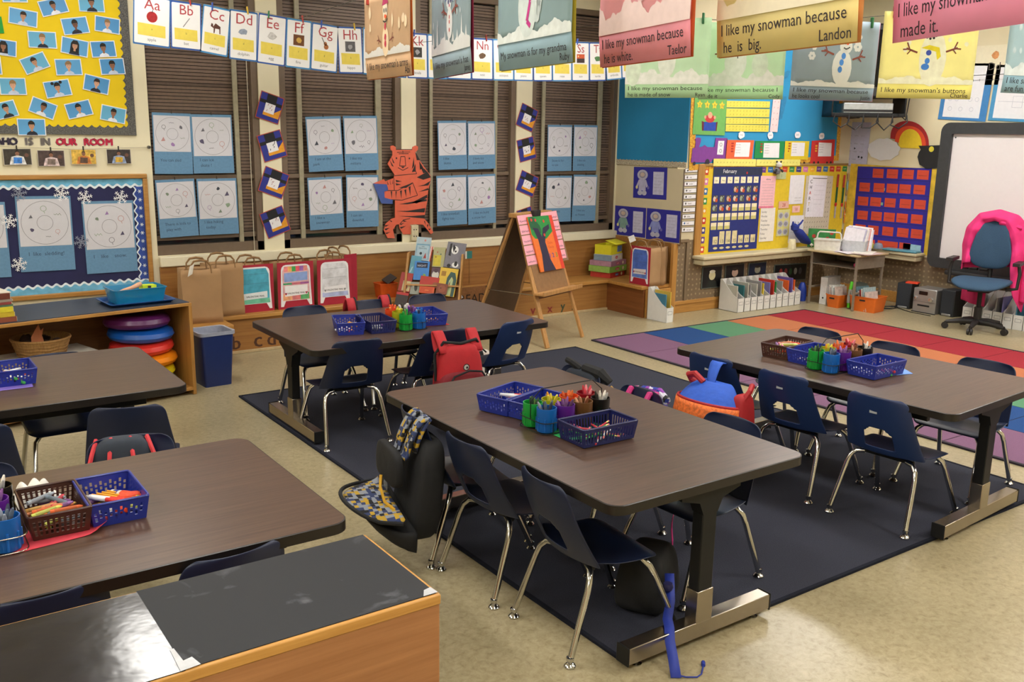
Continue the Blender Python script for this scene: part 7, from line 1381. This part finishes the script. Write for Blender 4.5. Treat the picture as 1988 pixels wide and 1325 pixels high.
MB().grid(10, 4, lambda u, v: Vector((-.03-.20*u, -.265+.035*math.sin(v*3), 1.035-.075*u-.075*v*(1-u*.6))), PJ).ob('lapel', q, solid=.008, sub=1)
MB().tube([(-.30, -.27, .75), (-.325, -.25, .60), (-.32, -.25, .42), (-.305, -.26, .24)], [.035, .045, .045, .038], PJ, 14).ob('sleeve', q, sub=1)
MB().grid(12, 8, lambda u, v: Vector((.02+.22*u, -.33-.02*math.sin(u*9), .34-.17*v+.05*u)), m('a81c50', .85, var=.08, bump=.4, scale=12)).ob('hem', q, solid=.008, sub=1)
# ================================================================ TABLE SUPPLIES
BB = m('1f2f8f', .3, var=.04); BD = m('1a2058', .3, var=.04); BRB = m('42241c', .35, var=.05)
def basket(x, y, z, az, lab, mt, l=.235, w=.14, h=.068, holes='oval', tz=0):
    t = thing('plastic_basket', lab, 'basket', (x, y, z), az, 'plastic supply baskets on the tables'); f = .010
    def wall(L_, d0, d1, rot):   # lattice wall along local x, at distance d0 (bottom) / d1 (top)
        b = MB(); M = Matrix.Rotation(rot, 4, 'Z'); n = int(L_/.0062); n -= n % 2; z0, z1, z2 = .013, .052, h
        z1 = h-.014
        def V(s, zz): k = zz/h; return M@Vector((s*(1+k*2*f/L_), -(d0+(d1-d0)*k), zz))
        xs_ = [-L_/2+L_*i/n for i in range(n+1)]
        vs = []; fs = []
        def q(a0, a1, za, zb_): k = len(vs); vs.extend([V(a0, za), V(a1, za), V(a1, zb_), V(a0, zb_)]); fs.append((k, k+1, k+2, k+3))
        q(-L_/2, L_/2, 0, z0); q(-L_/2, L_/2, z1, z2)
        for i in range(n):
            if i % 2 == 0 or i in (0, n-1): q(xs_[i], xs_[i+1], z0, z1)
            elif holes == 'grid':
                for s in range(3): zz = z0+(z1-z0)*(s+.8)/3.2; q(xs_[i], xs_[i+1], zz, zz+.003)
            else:
                if holes == 'slot': continue
                s_ = (z1-z0)/4; o_ = 0 if i % 4 == 1 else s_*.9; q(xs_[i], xs_[i+1], z0, z0+.4*s_+o_); q(xs_[i], xs_[i+1], z0+1.6*s_+o_*.6, z0+2.1*s_+o_*.6); q(xs_[i], xs_[i+1], z1-1.1*s_+o_*.9, z1)
        return vs, fs
    b = MB()
    for L_, d0, rot in ((l, w/2, 0), (w, l/2, R(90)), (l, w/2, R(180)), (w, l/2, R(270))):
        vs, fs = wall(L_, d0, d0+f, rot); b.add(vs, fs, mt)
    b.add([(-l/2, -w/2, .001), (l/2, -w/2, .001), (l/2, w/2, .001), (-l/2, w/2, .001)], [(0, 1, 2, 3)], mt); b.ob('lattice_body', t, solid=.0022, smooth=False)
    L2, W2 = l/2+f, w/2+f; MB().tube([(p[0], p[1], h) for p in rrect(-L2, -W2, L2, W2, .012, 4)], .0035, mt, 6, True).ob('rim', t); return t
_cm = {}
def stick(x, y, z, tilt, az, hx, lab, grp, kind='crayon', L_=.085, r_=.0062):
    k = (hx, kind, L_)
    if k not in _cm:
        mt = m(hx, .55, var=.04); b = MB()
        if kind == 'crayon': b.rev([(r_*.97, 0), (r_*.97, L_*.13)], mt, 10, cap=True).rev([(r_*1.04, L_*.13), (r_*1.04, L_*.80)], m('%02x%02x%02x' % tuple(int(int(hx[i:i+2], 16)*.78+14) for i in (0, 2, 4)), .7), 10, cap=False).rev([(r_*.97, L_*.80), (r_*.97, L_*.87), (r_*.45, L_*.99), (.0005, L_)], mt, 10, cap=False)
        elif kind == 'marker': b.rev([(r_, 0), (r_, L_*.62), (r_*.8, L_*.64)], m('e8e8ea', .4), 10).rev([(r_*1.08, L_*.62), (r_*1.08, L_*.97), (r_*.7, L_)], mt, 10)
        else: b.rev([(.0036, 0), (.0036, L_*.82)], mt, 6).rev([(.0038, L_*.82), (.0038, L_*.88)], m('b8b05a', .3, .8), 8).rev([(.0036, L_*.88), (.0036, L_*.93)], m('d87a7a', .6), 8)
        o = b.ob(kind, ang=30); _cm[k] = o
    else: o = _cm[k].copy(); COL.objects.link(o)
    o.location = (x, y, z); o.rotation_euler = (tilt*math.sin(az), -tilt*math.cos(az)*-1, az*0); o.rotation_euler = Matrix.Rotation(az, 3, 'Z').to_4x4().to_euler(); o.rotation_euler = (Matrix.Rotation(az, 4, 'Z')@Matrix.Rotation(tilt, 4, 'X')@Matrix.Rotation(az*3, 4, 'Z')).to_euler()
    tag(o, lab, kind if kind != 'stick' else 'crayon', grp); return o
CUPC = {'green': '1a9a3c', 'blue': '1462b8', 'purple': '5a1f8a', 'yellow': 'a8a81c', 'orange': 'd8481a', 'red': '8a1420', 'brown': '6a4828', 'black': '171412'}
CRC = {'green': ['2f4a34', '6a8a4a', '1f3a2a'], 'blue': ['5a6a80', '2a3450', '8a94a4'], 'purple': ['8a5a9c', '5a3460', 'b07ac0'], 'yellow': ['e0d84a', 'd8c83a', 'e8a02a'], 'orange': ['d8642c', 'e0783a', 'c85a28'], 'red': ['d84a5a', 'e88a94', 'b02a3a'], 'brown': ['c08a68', '7a4228', 'd0a080'], 'black': ['e4e0d8', 'a8aaac', '2a2826']}
def cup(cx, cy, z, c, lab, tn, n=5, marker=False, sd=0):
    random.seed(sd); t = thing('crayon_cup', lab, 'cup', (cx, cy, z), 0, 'coloured supply cups on the tables'); mt = m(CUPC[c], .28, var=.03); r0 = .0385
    prof = [(.001, .002), (r0*.9, 0), (r0*.96, .004), (r0*.97, .055), (r0, .058), (r0*1.0, .092), (r0*.93, .092), (r0*.90, .006), (.001, .006)]
    MB().rev(prof, mt, 28, cap=False).ob('cup_body', t); b = MB()
    for k in range(8): a = k*math.pi/4; b.tube([(r0*.97*math.cos(a), r0*.97*math.sin(a), .004), (r0*.98*math.cos(a), r0*.98*math.sin(a), .053)], .0035, mt, 6)
    b.ob('ribs', t)
    for k in range(n):
        a = 2*math.pi*k/n+random.uniform(-.4, .4); hx = CRC[c][k % 3] if not (marker and k % 2) else CUPC[c] if c != 'black' else 'd8d8d8'; tl = random.uniform(.15, .42)
        stick(cx-.010*math.cos(a), cy-.010*math.sin(a), z+.008, tl, a+R(90), hx, '%s crayon standing in the %s cup on the %s' % ({0: 'dark', 1: 'mid toned', 2: 'lighter'}[k % 3]+' '+(c if c not in ('black',) else 'white or grey'), c, tn), 'crayons in the %s cup on the %s' % (c, tn), 'crayon' if not marker else 'marker', random.choice((.105, .115)))
def caddy(x0, y0, z, az, cols, tn, tall=True, sd=0):
    """cols: rows of cup colours; x0,y0 centre of first cup; grid step .092 along az, row step .09"""
    ux_, uy_ = math.cos(az), math.sin(az); nr, nc = len(cols), len(cols[0]); t = thing('wire_caddy', 'dark wire caddy holding the coloured crayon cups on the %s' % tn, 'caddy', (x0, y0, z), az)
    L_, W_ = .088*(nc-1), .088*(nr-1); b = MB(); q = .043
    for zz in (.003, .045): b.tube([(p[0], p[1], zz) for p in rrect(-q, -q, L_+q, W_+q, .03, 4)], .0018, BLACKMET, 6, True)
    for c in range(nc):
        for s in (-q, W_+q): b.tube([(.088*c, s, .003), (.088*c, s, .045)], .0016, BLACKMET, 6)
    b.ob('frame', t)
    if tall: MB().tube([(-q, W_/2, .045), (-q, W_/2, .115), (-q+.05, W_/2, .158), (L_+q-.05, W_/2, .158), (L_+q, W_/2, .115), (L_+q, W_/2, .045)], .0022, BLACKMET, 6).ob('handle', t)
    for r in range(nr):
        for c in range(nc):
            lx, ly = .088*c, .088*r; col = cols[r][c]
            if col: cup(x0+lx*ux_-ly*uy_, y0+lx*uy_+ly*ux_, z+.004, col, '%s crayon cup in the caddy on the %s' % (col, tn), tn, 5 if tn != 'far table' else 6, tn == 'far table', sd+r*10+c)
def fill(cx, cy, z, az, n, cols, l, w, where, kind='crayon', L_=.085, lay=.010, sd=1, lean=0):
    random.seed(sd); nm = {'e0642a': 'orange', 'c83a4a': 'red', '6a7a8a': 'slate', '9aa4b0': 'pale grey', 'c89a4a': 'mustard', '8a5a9c': 'purple', 'c8d05a': 'lime', 'd88a5a': 'peach', 'e8a02a': 'amber', 'e84a2a': 'scarlet', 'e8e8ea': 'white', '3a9a4a': 'green', '2a5ab0': 'blue', 'e07a9a': 'pink', 'd8482a': 'vermilion', 'c8b4a0': 'beige'}
    for k in range(n):
        a = az+random.uniform(-.9, .9)+(R(90) if random.random() < .25 else 0); lx, ly = random.uniform(-l, l), random.uniform(-w, w); hx = cols[k % len(cols)]
        d = Matrix.Rotation(a, 4, 'Z')@Matrix.Rotation(R(90)-random.uniform(0, .12)-lean, 4, 'X'); c, s = math.cos(az), math.sin(az)
        off = d@Vector((0, 0, L_/2)); o = stick(cx+lx*c-ly*s-off.x, cy+lx*s+ly*c-off.y, z+.008+lay*(k/n)*3, 0, 0, hx, '%s %s lying in %s' % (nm.get(hx, 'coloured'), kind, where), kind+'s in '+where, kind, L_); o.rotation_euler = d.to_euler()
TZ = TOPZ+.0005
def cpaper(pts, hx, lab, curl=.012):
    cx, cy = sum(p[0] for p in pts)/4, sum(p[1] for p in pts)/4
    def f(u, v):
        a = (1-u)*(1-v), u*(1-v), u*v, (1-u)*v; x = sum(w_*p[0] for w_, p in zip(a, pts)); y = sum(w_*p[1] for w_, p in zip(a, pts)); return Vector((x-cx, y-cy, .0012+curl*(max(0, u-.8)/.2)**2*(1-v)))
    return tag(MB().grid(14, 8, f, m(hx, .8, var=.05)).ob('coloured_paper', loc=(cx, cy, TZ), solid=.0008), lab, 'paper')
# middle table
cpaper([(2.075, 3.05), (2.06, 2.52), (2.29, 2.52), (2.31, 3.05)], '2fae5c', 'green paper sheet under the supplies of the middle table', .018)
basket(2.178, 2.530, TZ+.003, R(-1), 'dark blue slotted basket of coloured pencils at the near end of the middle table', BD, .235, .14, .07, 'slot')
basket(2.135, 3.03, TZ+.003, R(18), 'blue basket at the far end of the green paper, holding glue sticks', BB)
basket(2.17, 2.895, TZ+.003, R(14), 'blue basket between the crayon caddy and the far basket', BB, .215, .12)
caddy(2.062, 2.692, TZ+.002, 0, [['blue', 'purple', 'brown', 'black'], ['green', 'yellow', 'orange', 'red']], 'middle table', True, 3)
fill(2.175, 2.535, TZ, R(0), 14, ['c83a4a', 'e07a9a', 'c83a4a', '3a9a4a', 'e8e8ea'], .03, .045, 'the slotted basket', 'pencil', .175, .009, 5)
fill(2.135, 3.03, TZ, R(20), 9, ['e8e8ea', 'c83a4a', '3a9a4a', 'd8482a'], .06, .04, 'the far blue basket of the middle table', 'marker', .10, .011, 6)
fill(2.17, 2.90, TZ, R(10), 9, ['c83a4a', 'e8a02a', '8a5a9c', 'e8e8ea'], .06, .03, 'the middle blue basket of the middle table', 'crayon', .085, .008, 7)
# far table: its top stands a little lower
TOPZ_, TZ_ = TOPZ, TZ; TZ = .5825; TOPZ = .582; q_ = 1.027
basket(2.213*q_, 4.745*q_, TZ, R(72), 'blue basket at the left end of the far table row', BB, .235, .14, .07, 'oval'); basket(2.365*q_, 4.705*q_, TZ, R(84), 'dark blue slotted basket second from the left on the far table', BD, .235, .14, .07, 'slot'); basket(2.72*q_, 4.73*q_, TZ+.003, R(80), 'blue basket on red paper right of the cups on the far table', BB)
cpaper([(2.72, 4.75), (2.87, 4.73), (2.885, 4.96), (2.73, 4.97)], 'c83a3a', 'red paper sheet under the right basket of the far table', .0)
caddy(2.50*q_, 4.60*q_, TZ, 0, [['green', 'blue'], ['yellow', 'purple'], ['orange', 'black']], 'far table', False, 40)
fill(2.21*q_, 4.74*q_, TZ, R(60), 12, ['c83a4a', 'e8a02a', 'e8e8ea', 'e8a02a'], .05, .035, 'the left basket of the far table', 'marker', .10, .010, 8); fill(2.365*q_, 4.70*q_, TZ, R(60), 7, ['9aa4b0', 'e8e8ea', '8a5a9c'], .05, .035, 'the slotted basket of the far table', 'crayon', .085, .008, 9); fill(2.72*q_, 4.73*q_, TZ, R(60), 7, ['e0642a', 'e8e8ea', 'e8a02a'], .05, .035, 'the right basket of the far table', 'crayon', .085, .009, 10)
TOPZ, TZ = TOPZ_, TZ_
# right table
D4 = R(4)
cpaper([(3.89, 2.71), (3.90, 2.53), (4.12, 2.47), (4.22, 2.62)], '6a94d8', 'light blue paper sheet under the near basket of the right table', .0)
basket(3.955, 2.565, TZ+.003, R(1), 'blue basket on the light blue paper of the right table', BB); basket(3.915, 3.065, TZ, R(10), 'brown basket of crayons at the far end of the right table', BRB, .235, .14, .07, 'grid'); basket(3.915, 2.905, TZ, R(2), 'blue basket beside the brown one on the right table', BB, .215, .125)
caddy(3.79, 2.70, TZ, 0, [['blue', 'purple', 'brown', 'black'], ['green', 'yellow', 'orange', 'red']], 'right table', True, 60)
fill(3.91, 3.06, TZ+.01, R(10), 26, ['e07a9a', 'c8d05a', 'e84a2a', '8a5a9c', 'd88a5a', 'c8b4a0'], .075, .035, 'the brown basket of the right table', 'crayon', .085, .014, 11); fill(3.955, 2.565, TZ, 0, 8, ['3a9a4a', 'c83a4a', 'e8e8ea'], .07, .035, 'the near blue basket of the right table', 'marker', .10, .010, 12)
fill(3.915, 2.905, TZ, 0, 6, ['e8e8ea', 'c8b4a0'], .05, .03, 'the blue basket beside the brown one', 'crayon', .085, .007, 13)
# lower left table
cpaper([(.24, 2.61), (.47, 2.635), (.54, 2.76), (.32, 2.80)], 'c83a4a', 'red paper sheet curling under the brown basket of the lower left table', .02)
basket(.372, 2.778, TZ+.003, R(90), 'brown basket heaped with crayons on the lower left table', BRB, .225, .14, .07, 'grid'); basket(.527, 2.785, TZ, R(90), 'blue basket of pencils and glue on the lower left table', BB, .22, .14, .07, 'oval')
fill(.372, 2.78, TZ+.008, R(100), 30, ['e0642a', '6a7a8a', '9aa4b0', 'c89a4a', '8a5a9c', 'c8d05a', 'd88a5a', 'c83a4a', 'e0642a'], .075, .032, 'the heaped brown basket', 'crayon', .085, .013, 14)
for k in range(4): q = stick(.49+.014*k, 2.86-.003*k, TZ+.03+.002*k, R(86), R(28), 'e8a02a', 'yellow orange pencil in the blue basket of the lower left table', 'yellow pencils in the blue basket', 'pencil', .155)
for k in range(2): q = stick(.47+.012*k, 2.85, TZ+.03, R(84), R(30), 'd8302a', 'red marker beside the yellow pencils, %s one' % ['left', 'right'][k], 'red markers beside the yellow pencils', 'marker', .14)
for k, (x, y, a) in enumerate(((.545, 2.85, 20), (.475, 2.72, 60))):
    t = thing('glue_stick', 'white and orange glue stick at the %s of the pencil basket' % ['back', 'front left'][k], 'glue', (x, y, TZ+.025), (R(80), 0, R(a)), 'glue sticks in the pencil basket'); MB().rev([(.013, 0), (.013, .055)], m('e6e2dc', .4), 16).rev([(.0133, .015), (.0133, .04)], m('2a3a8a', .5), 16, cap=False).ob('tube', t); MB().rev([(.014, .055), (.014, .085), (.012, .088)], m('d8401c', .4), 16).ob('cap', t)
b = MB(); b.rev([(.001, 0), (.04, .005), (.045, .018), (.03, .03), (.001, .034)], m('d8421c', .6, bump=.6, scale=60), 9, cap=False, sy=.6); tag(b.ob('orange_wrapper', loc=(.575, 2.76, TZ+.02), smooth=False), 'crumpled orange wrapper in the pencil basket', 'wrapper')
fill(.53, 2.78, TZ, R(90), 8, ['e84a2a', 'e8a02a', '8a5a9c', 'c8d05a'], .06, .035, 'the bottom of the pencil basket', 'crayon', .085, .006, 15)
b = MB(); random.seed(3); b.grid(16, 12, lambda u, v: Vector(((u-.5)*.15, (v-.5)*.10, .002+.095*math.sin(math.pi*u)**1.1*math.sin(math.pi*v)**.7*(.75+.25*math.sin(u*17+v*5))*(.8+.2*math.cos(v*13-u*7)))), m('e6e4de', .9, var=.02)); tag(b.ob('crumpled_tissue', loc=(.35, 2.98, TZ), rot=(0, 0, .2), solid=.002, sub=1), 'crumpled white tissue behind the heaped brown basket', 'tissue')
cup(.236, 2.655, TZ+.003, 'blue', 'large blue crayon cup at the left edge of the lower left table', 'lower left table', 7, False, 91); cup(.228, 2.80, TZ+.003, 'purple', 'purple crayon cup behind the blue one at the left frame edge', 'lower left table', 6, False, 92); cup(.25, 2.905, TZ+.003, 'black', 'black crayon cup below the tissue at the left frame edge', 'lower left table', 5, False, 93)
t = thing('wire_caddy', 'wire caddy around the crayon cups on the lower left table', 'caddy', (.236, 2.655, TZ+.001), R(90)); b = MB()
for zz in (.003, .045): b.tube([(p[0], p[1], zz) for p in rrect(-.045, -.05, .31, .16, .03, 4)], .0018, STEEL, 6, True)
b.ob('frame', t)
# upper left table
cpaper([(.37, 4.37), (.553, 4.37), (.56, 4.50), (.37, 4.52)], '7a66c0', 'purple paper sheet under the basket of the upper left table', .0)
basket(.50, 4.525, TZ+.002, R(0), 'blue basket of markers at the left edge on the upper left table', BB, .14, .20); fill(.50, 4.52, TZ, 0, 14, ['c83a4a', '3a9a4a', 'e8e8ea', 'd8482a', 'e8a02a'], .04, .07, 'the basket of the upper left table', 'marker', .10, .012, 16)
# ================================================================ BACKPACKS AND CLOTHES ON THE CHAIRS
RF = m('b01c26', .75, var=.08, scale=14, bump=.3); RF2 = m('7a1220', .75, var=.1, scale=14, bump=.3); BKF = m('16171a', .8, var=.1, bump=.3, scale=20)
def puff(w, d, h, mt, taper=.8, n=28, k=.42, z0=0, y0=0, x0=0, lean=0):
    def f(u, v):
        a = 2*math.pi*u; ph = math.pi*(v-.5); cr = max(0, math.cos(ph))**.32 if abs(v-.5) < .5 else 0; ca, sa = math.cos(a), math.sin(a); zz = .5+.5*math.copysign(abs(math.sin(ph))**.7, math.sin(ph))
        s = 1-(1-taper)*zz; return Vector((x0+w/2*cr*s*math.copysign(abs(ca)**k, ca), y0+d/2*cr*math.copysign(abs(sa)**k, sa)*(1-.25*zz)+lean*zz, z0+h*zz))
    return MB().grid(n, 16, f, mt)
t = thing('backpack', 'bright red backpack with black trim hanging on a far table chair', 'backpack', (2.70, 4.355, .16), R(-6))
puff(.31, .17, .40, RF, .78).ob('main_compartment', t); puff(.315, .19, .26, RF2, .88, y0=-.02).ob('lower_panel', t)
puff(.27, .09, .17, RF, .85, z0=.0, y0=-.105).ob('front_pocket', t); puff(.25, .07, .11, RF2, .9, z0=-.005, y0=-.13).ob('pocket_dark_panel', t)  # darker red panel low over the front pocket
MB().tube([(-.135, -.12, .06), (-.13, -.115, .16), (-.07, -.10, .235), (.02, -.10, .262), (.10, -.10, .25), (.13, -.11, .20), (.135, -.12, .10)], .006, BKF, 8).ob('piping', t)
MB().tube([(-.13, -.155, .02), (-.02, -.165, .075), (.08, -.16, .13), (.125, -.15, .14)], .005, BKF, 8).ob('piping', t)
for s in (-1, 1): MB().grid(4, 12, lambda u, v, s=s: Vector((s*(.10+.01*v)+(u-.5)*.06, -.045+.11*math.sin(math.pi*v*.9)*1.0, .36+.105*math.sin(math.pi*min(1, v*1.15))-.0*v)), RF).ob('shoulder_strap', t, solid=.012)
MB().tube([(-.14, .0, .20), (-.145, .0, .35), (-.10, -.02, .42), (0, -.03, .405), (.10, -.02, .42), (.145, 0, .36)], .009, BKF, 8).ob('harness', t)
b = MB(); b.ci(.0, .285, .020, BKF, -.104).ci(.0, .285, .015, m('b8b4ac', .4), -.1045, n=12).ci(.004, .283, .007, BKF, -.105, n=8); b.ob('badge', t, smooth=False)
# red straps over the far chair
for s in (-1, 1):
    tt = thing('backpack_strap', 'red backpack strap over the blue chair back, %s one' % ['left', 'right'][s > 0], 'strap', (2.73+s*.125, 5.555, .61), 0, 'red straps over the far chair')
    MB().grid(3, 12, lambda u, v: Vector(((u-.5)*.055, .05-.085*v, -.06+.085*math.sin(math.pi*v)**.6)), m('b0222e', .7, bump=.3)).ob('strap', tt, solid=.012); MB().grid(1, 12, lambda u, v: Vector((.028+.012*u, .05-.085*v, -.06+.087*math.sin(math.pi*v)**.6)), BKF).ob('edge', tt, solid=.013)
# yellow patterned open backpack at the middle table
PAT = checks('2c3a64', 'b8962c', '8a909c', 60); t = thing('backpack', 'black backpack hanging open with a yellow and grey patterned lining', 'backpack', (1.72, 3.12, .13), R(-100))
puff(.30, .15, .40, BKF, .85, lean=.06).ob('main_compartment', t); puff(.27, .055, .15, BKF, .92, z0=.22, y0=-.085, x0=-.03).ob('top_pocket', t)
b = MB(); b.grid(20, 8, lambda u, v: Vector(((u-.5)*.36, -.09-.19*v*math.sin(math.pi*u)**.5, .16-.02*v+.035*math.sin(math.pi*u)*v-.05*(u-.5))), PAT); b.ob('patterned_lining', t, solid=.004)
MB().tube([((k/16-.5)*.37, -.10-.19*math.sin(math.pi*k/16)**.5, .145+.045*math.sin(math.pi*k/16)-.05*(k/16-.5)) for k in range(17)], .008, BKF, 8).ob('zip_edge', t)
MB().grid(20, 8, lambda u, v: Vector(((u-.5)*.42-.02, -.05-.16*v*math.sin(math.pi*u)**.6, .10-.075*math.sin(math.pi*v)-.09*(u-.5)+.02)), BKF).ob('front_flap', t, solid=.012)
MB().tube([(.10, -.10, .14), (.06, -.135, .17), (.02, -.14, .22), (-.0, -.13, .26)][::-1], .006, m('d0a01e', .5), 8).ob('yellow_trim', t)
for s, dx in ((-1, -.055), (1, .045)): MB().grid(4, 14, lambda u, v, dx=dx: Vector((dx+(u-.5)*.055, .075-.19*abs(v-.38)**1.1-.02, .335+.155*math.sin(math.pi*min(1, v*1.05+.02))**.7)), PAT).ob('shoulder_strap', t, solid=.012)
MB().rev([(.024, 0), (.026, .004), (.001, .006)], m('8a8f94', .2, alpha=.6), 16, M=Matrix.Translation((-.06, -.09, .19))@Matrix.Rotation(R(90), 4, 'X')).ob('clear_badge', t)
# blue and orange backpack at the right table
t = thing('backpack', 'blue and orange child backpack hanging open on a right table chair', 'backpack', (3.42, 3.10, .235), R(-88)); BF2 = m('2456c0', .7, var=.06, bump=.3); OF = m('e8702c', .6, var=.35, scale=70); RDF = m('a81c24', .6, var=.08)
def dome(u, v): a = math.pi*u; return Vector((-.18*math.cos(a)*(1-.6*v**1.3), -.02-.125*math.sin(a)*(1-v)**.7+.06*v, .19+.095*math.sin(math.pi/2*v)))
MB().grid(20, 10, dome, BF2).ob('blue_dome', t, solid=.006, sub=1)
MB().grid(20, 3, lambda u, v: Vector((-.195*math.cos(math.pi*u), -.025-.150*math.sin(math.pi*u)+.02*v, .115+.075*v+.02*math.sin(math.pi*u))), OF).ob('orange_band', t, solid=.008)
MB().tube([(-.188*math.cos(math.pi*k/16), -.005-.145*math.sin(math.pi*k/16), .195+.02*math.sin(math.pi*k/16)) for k in range(17)], .007, RDF, 8).ob('red_piping', t)
puff(.30, .16, .17, m('2a1a2a', .8), .95, y0=.02).ob('dark_inside', t); MB().rev([(.001, 0), (.05, .01), (.05, .03), (.001, .045)], checks('c84a1c', 'd8b82c', '8a2a1a', 30), 12, M=Matrix.Translation((-.02, -.09, .08))).ob('printed_lining', t)
puff(.10, .14, .26, RDF, .7, x0=.17, y0=.02).ob('red_side_pocket', t); MB().tube([(.15, .0, .20), (.19, .0, .24), (.20, .03, .28), (.18, .07, .30)], .014, RDF, 8).ob('red_strap', t)
MB().tube([(-.05, -.02, .28), (-.10, -.03, .315), (-.15, -.02, .30), (-.15, .0, .27), (-.10, .01, .255)], .016, RDF, 8).ob('red_loop', t)
MB().grid(3, 14, lambda u, v: Vector((-.02-.04*v**1.2+(u-.5)*(.045+.03*v), -.0+.085*v**1.5+.03*max(0, v-.9)*10, .27+.105*v-.02*max(0, v-.93)*10)), BF2).ob('hanging_strap', t, solid=.006)
# purple backpack and strap, middle table right side
PF = m('3a2a8a', .7, var=.3, scale=30); PKF = m('c22a7a', .6); t = thing('backpack', 'purple and pink backpack on a chair right of the middle table', 'backpack', (2.83, 2.95, .28), R(90)); puff(.26, .12, .30, PF, .85).ob('main_compartment', t)
for x in (-.06, .06): MB().tube([(x, -.02, .28), (x, -.01, .315), (x, .05, .325), (x, .08, .28)], .014, PKF, 8).ob('strap', t)
MB().tube([(-.12, -.0, .30), (-.05, -.02, .325), (.03, -.0, .32), (.11, .01, .30)], .018, checks('2a3a9a', '8a3aa0', 'c8c8d8', 50), 8).ob('top_roll', t); tag(MB().grid(2, 6, lambda u, v: Vector(((u-.5)*.035, .004*math.sin(v*6), -.17*v)), PKF).ob('hanging_strap', loc=PX(1307, 1002, 2.62), rot=(0, 0, R(40)), solid=.003), 'magenta strap hanging below the chair seats under the middle table', 'strap')
# dark jacket
t = thing('dark_jacket', 'dark jacket bundled over the far right chair of the middle table', 'jacket', (2.80, 3.36, .42), R(90)); puff(.30, .12, .19, m('232b38', .8, bump=.4, scale=14), .8).ob('jacket_body', t); MB().tube([(-.16, -.02, .16), (-.12, 0, .195), (0, 0, .20)], [.02, .03, .025], BKF, 8).tube([(.04, .0, .19), (.07, .03, .22), (.10, .03, .225)], [.02, .016, .016], BKF, 8).ob('sleeve', t)
MB().tube([(-.15, -.03, .13), (-.20, -.05, .10)], [.016, .003], m('c8a24a', .6), 8).ob('yellow_tip', t)
# striped grey bag at the lower left
t = thing('bag', 'dark grey bag with red stripes on the chair between the left tables', 'bag', (.71, 3.47, .40), R(167)); GB = m('2b3340', .8, var=.1)
b = puff(.33, .12, .21, GB, .55); b.ob('bag_body', t)
for x in (-.12, -.04, .05, .12): MB().tube([(x, .056, .10), (x*.85, .045, .165), (x*.72, .0, .205), (x*.7, -.045, .17)], .0085, m('c8303a', .6), 6).ob('red_stripe', t)
# bag under the near chair with blue strap on the floor
t = thing('backpack', 'black backpack on the rug under the nearest middle table chair', 'backpack', (2.28, 2.33, .010), R(30)); puff(.30, .22, .22, BKF, .8).ob('main_compartment', t)
t = thing('blue_strap', 'blue webbing strap trailing over the table foot onto the floor', 'strap', (0, 0, 0)); SF = m('23389c', .6, var=.06)
P_ = [Vector((2.26, 2.20, .18)), Vector((2.20, 2.13, .12)), Vector((2.135, 2.075, .098)), Vector((2.10, 2.03, .096)), Vector((2.075, 2.0, .07)), Vector((2.05, 1.955, .03)), Vector((2.015, 1.905, .004))]
sd = Vector((.7, -.5, 0)).normalized()*.017; MB().add([p+sd*s for p in P_ for s in (-1, 1)], [(2*i, 2*i+1, 2*i+3, 2*i+2) for i in range(6)], SF).ob('webbing', t, solid=.003)
MB().tube([(2.03, 1.91, .005), (2.045, 1.89, .004), (2.075, 1.87, .004), (2.10, 1.875, .004), (2.14, 1.905, .005)], .0025, SF, 6).tube([(2.14, 1.905, .005), (2.155, 1.92, .006)], .007, SF, 6).ob('drawcord', t)
MB().rev([(.016, -.012), (.02, 0), (.016, .012)], m('2a2a5a', .3), 12, M=Matrix.Translation((2.215, 2.16, .16))).ob('buckle', t)
# colourful bag under the far table
t = thing('bag', 'white and red flowered bag on the floor under the far table', 'bag', (3.50, 5.42, 0.0105), R(10)); puff(.30, .13, .20, checks('e0d8d0', 'c04a54', 'e8e0dc', 18, 'flowered_cloth'), .85).ob('bag_body', t); puff(.10, .10, .16, m('7a4aa0', .7), .8, x0=-.16).ob('purple_pocket', t); MB().tube([(-.10, -.05, .15), (-.06, -.06, .21), (.0, -.06, .23), (.05, -.06, .19)], .006, BKF, 6).ob('handle', t)
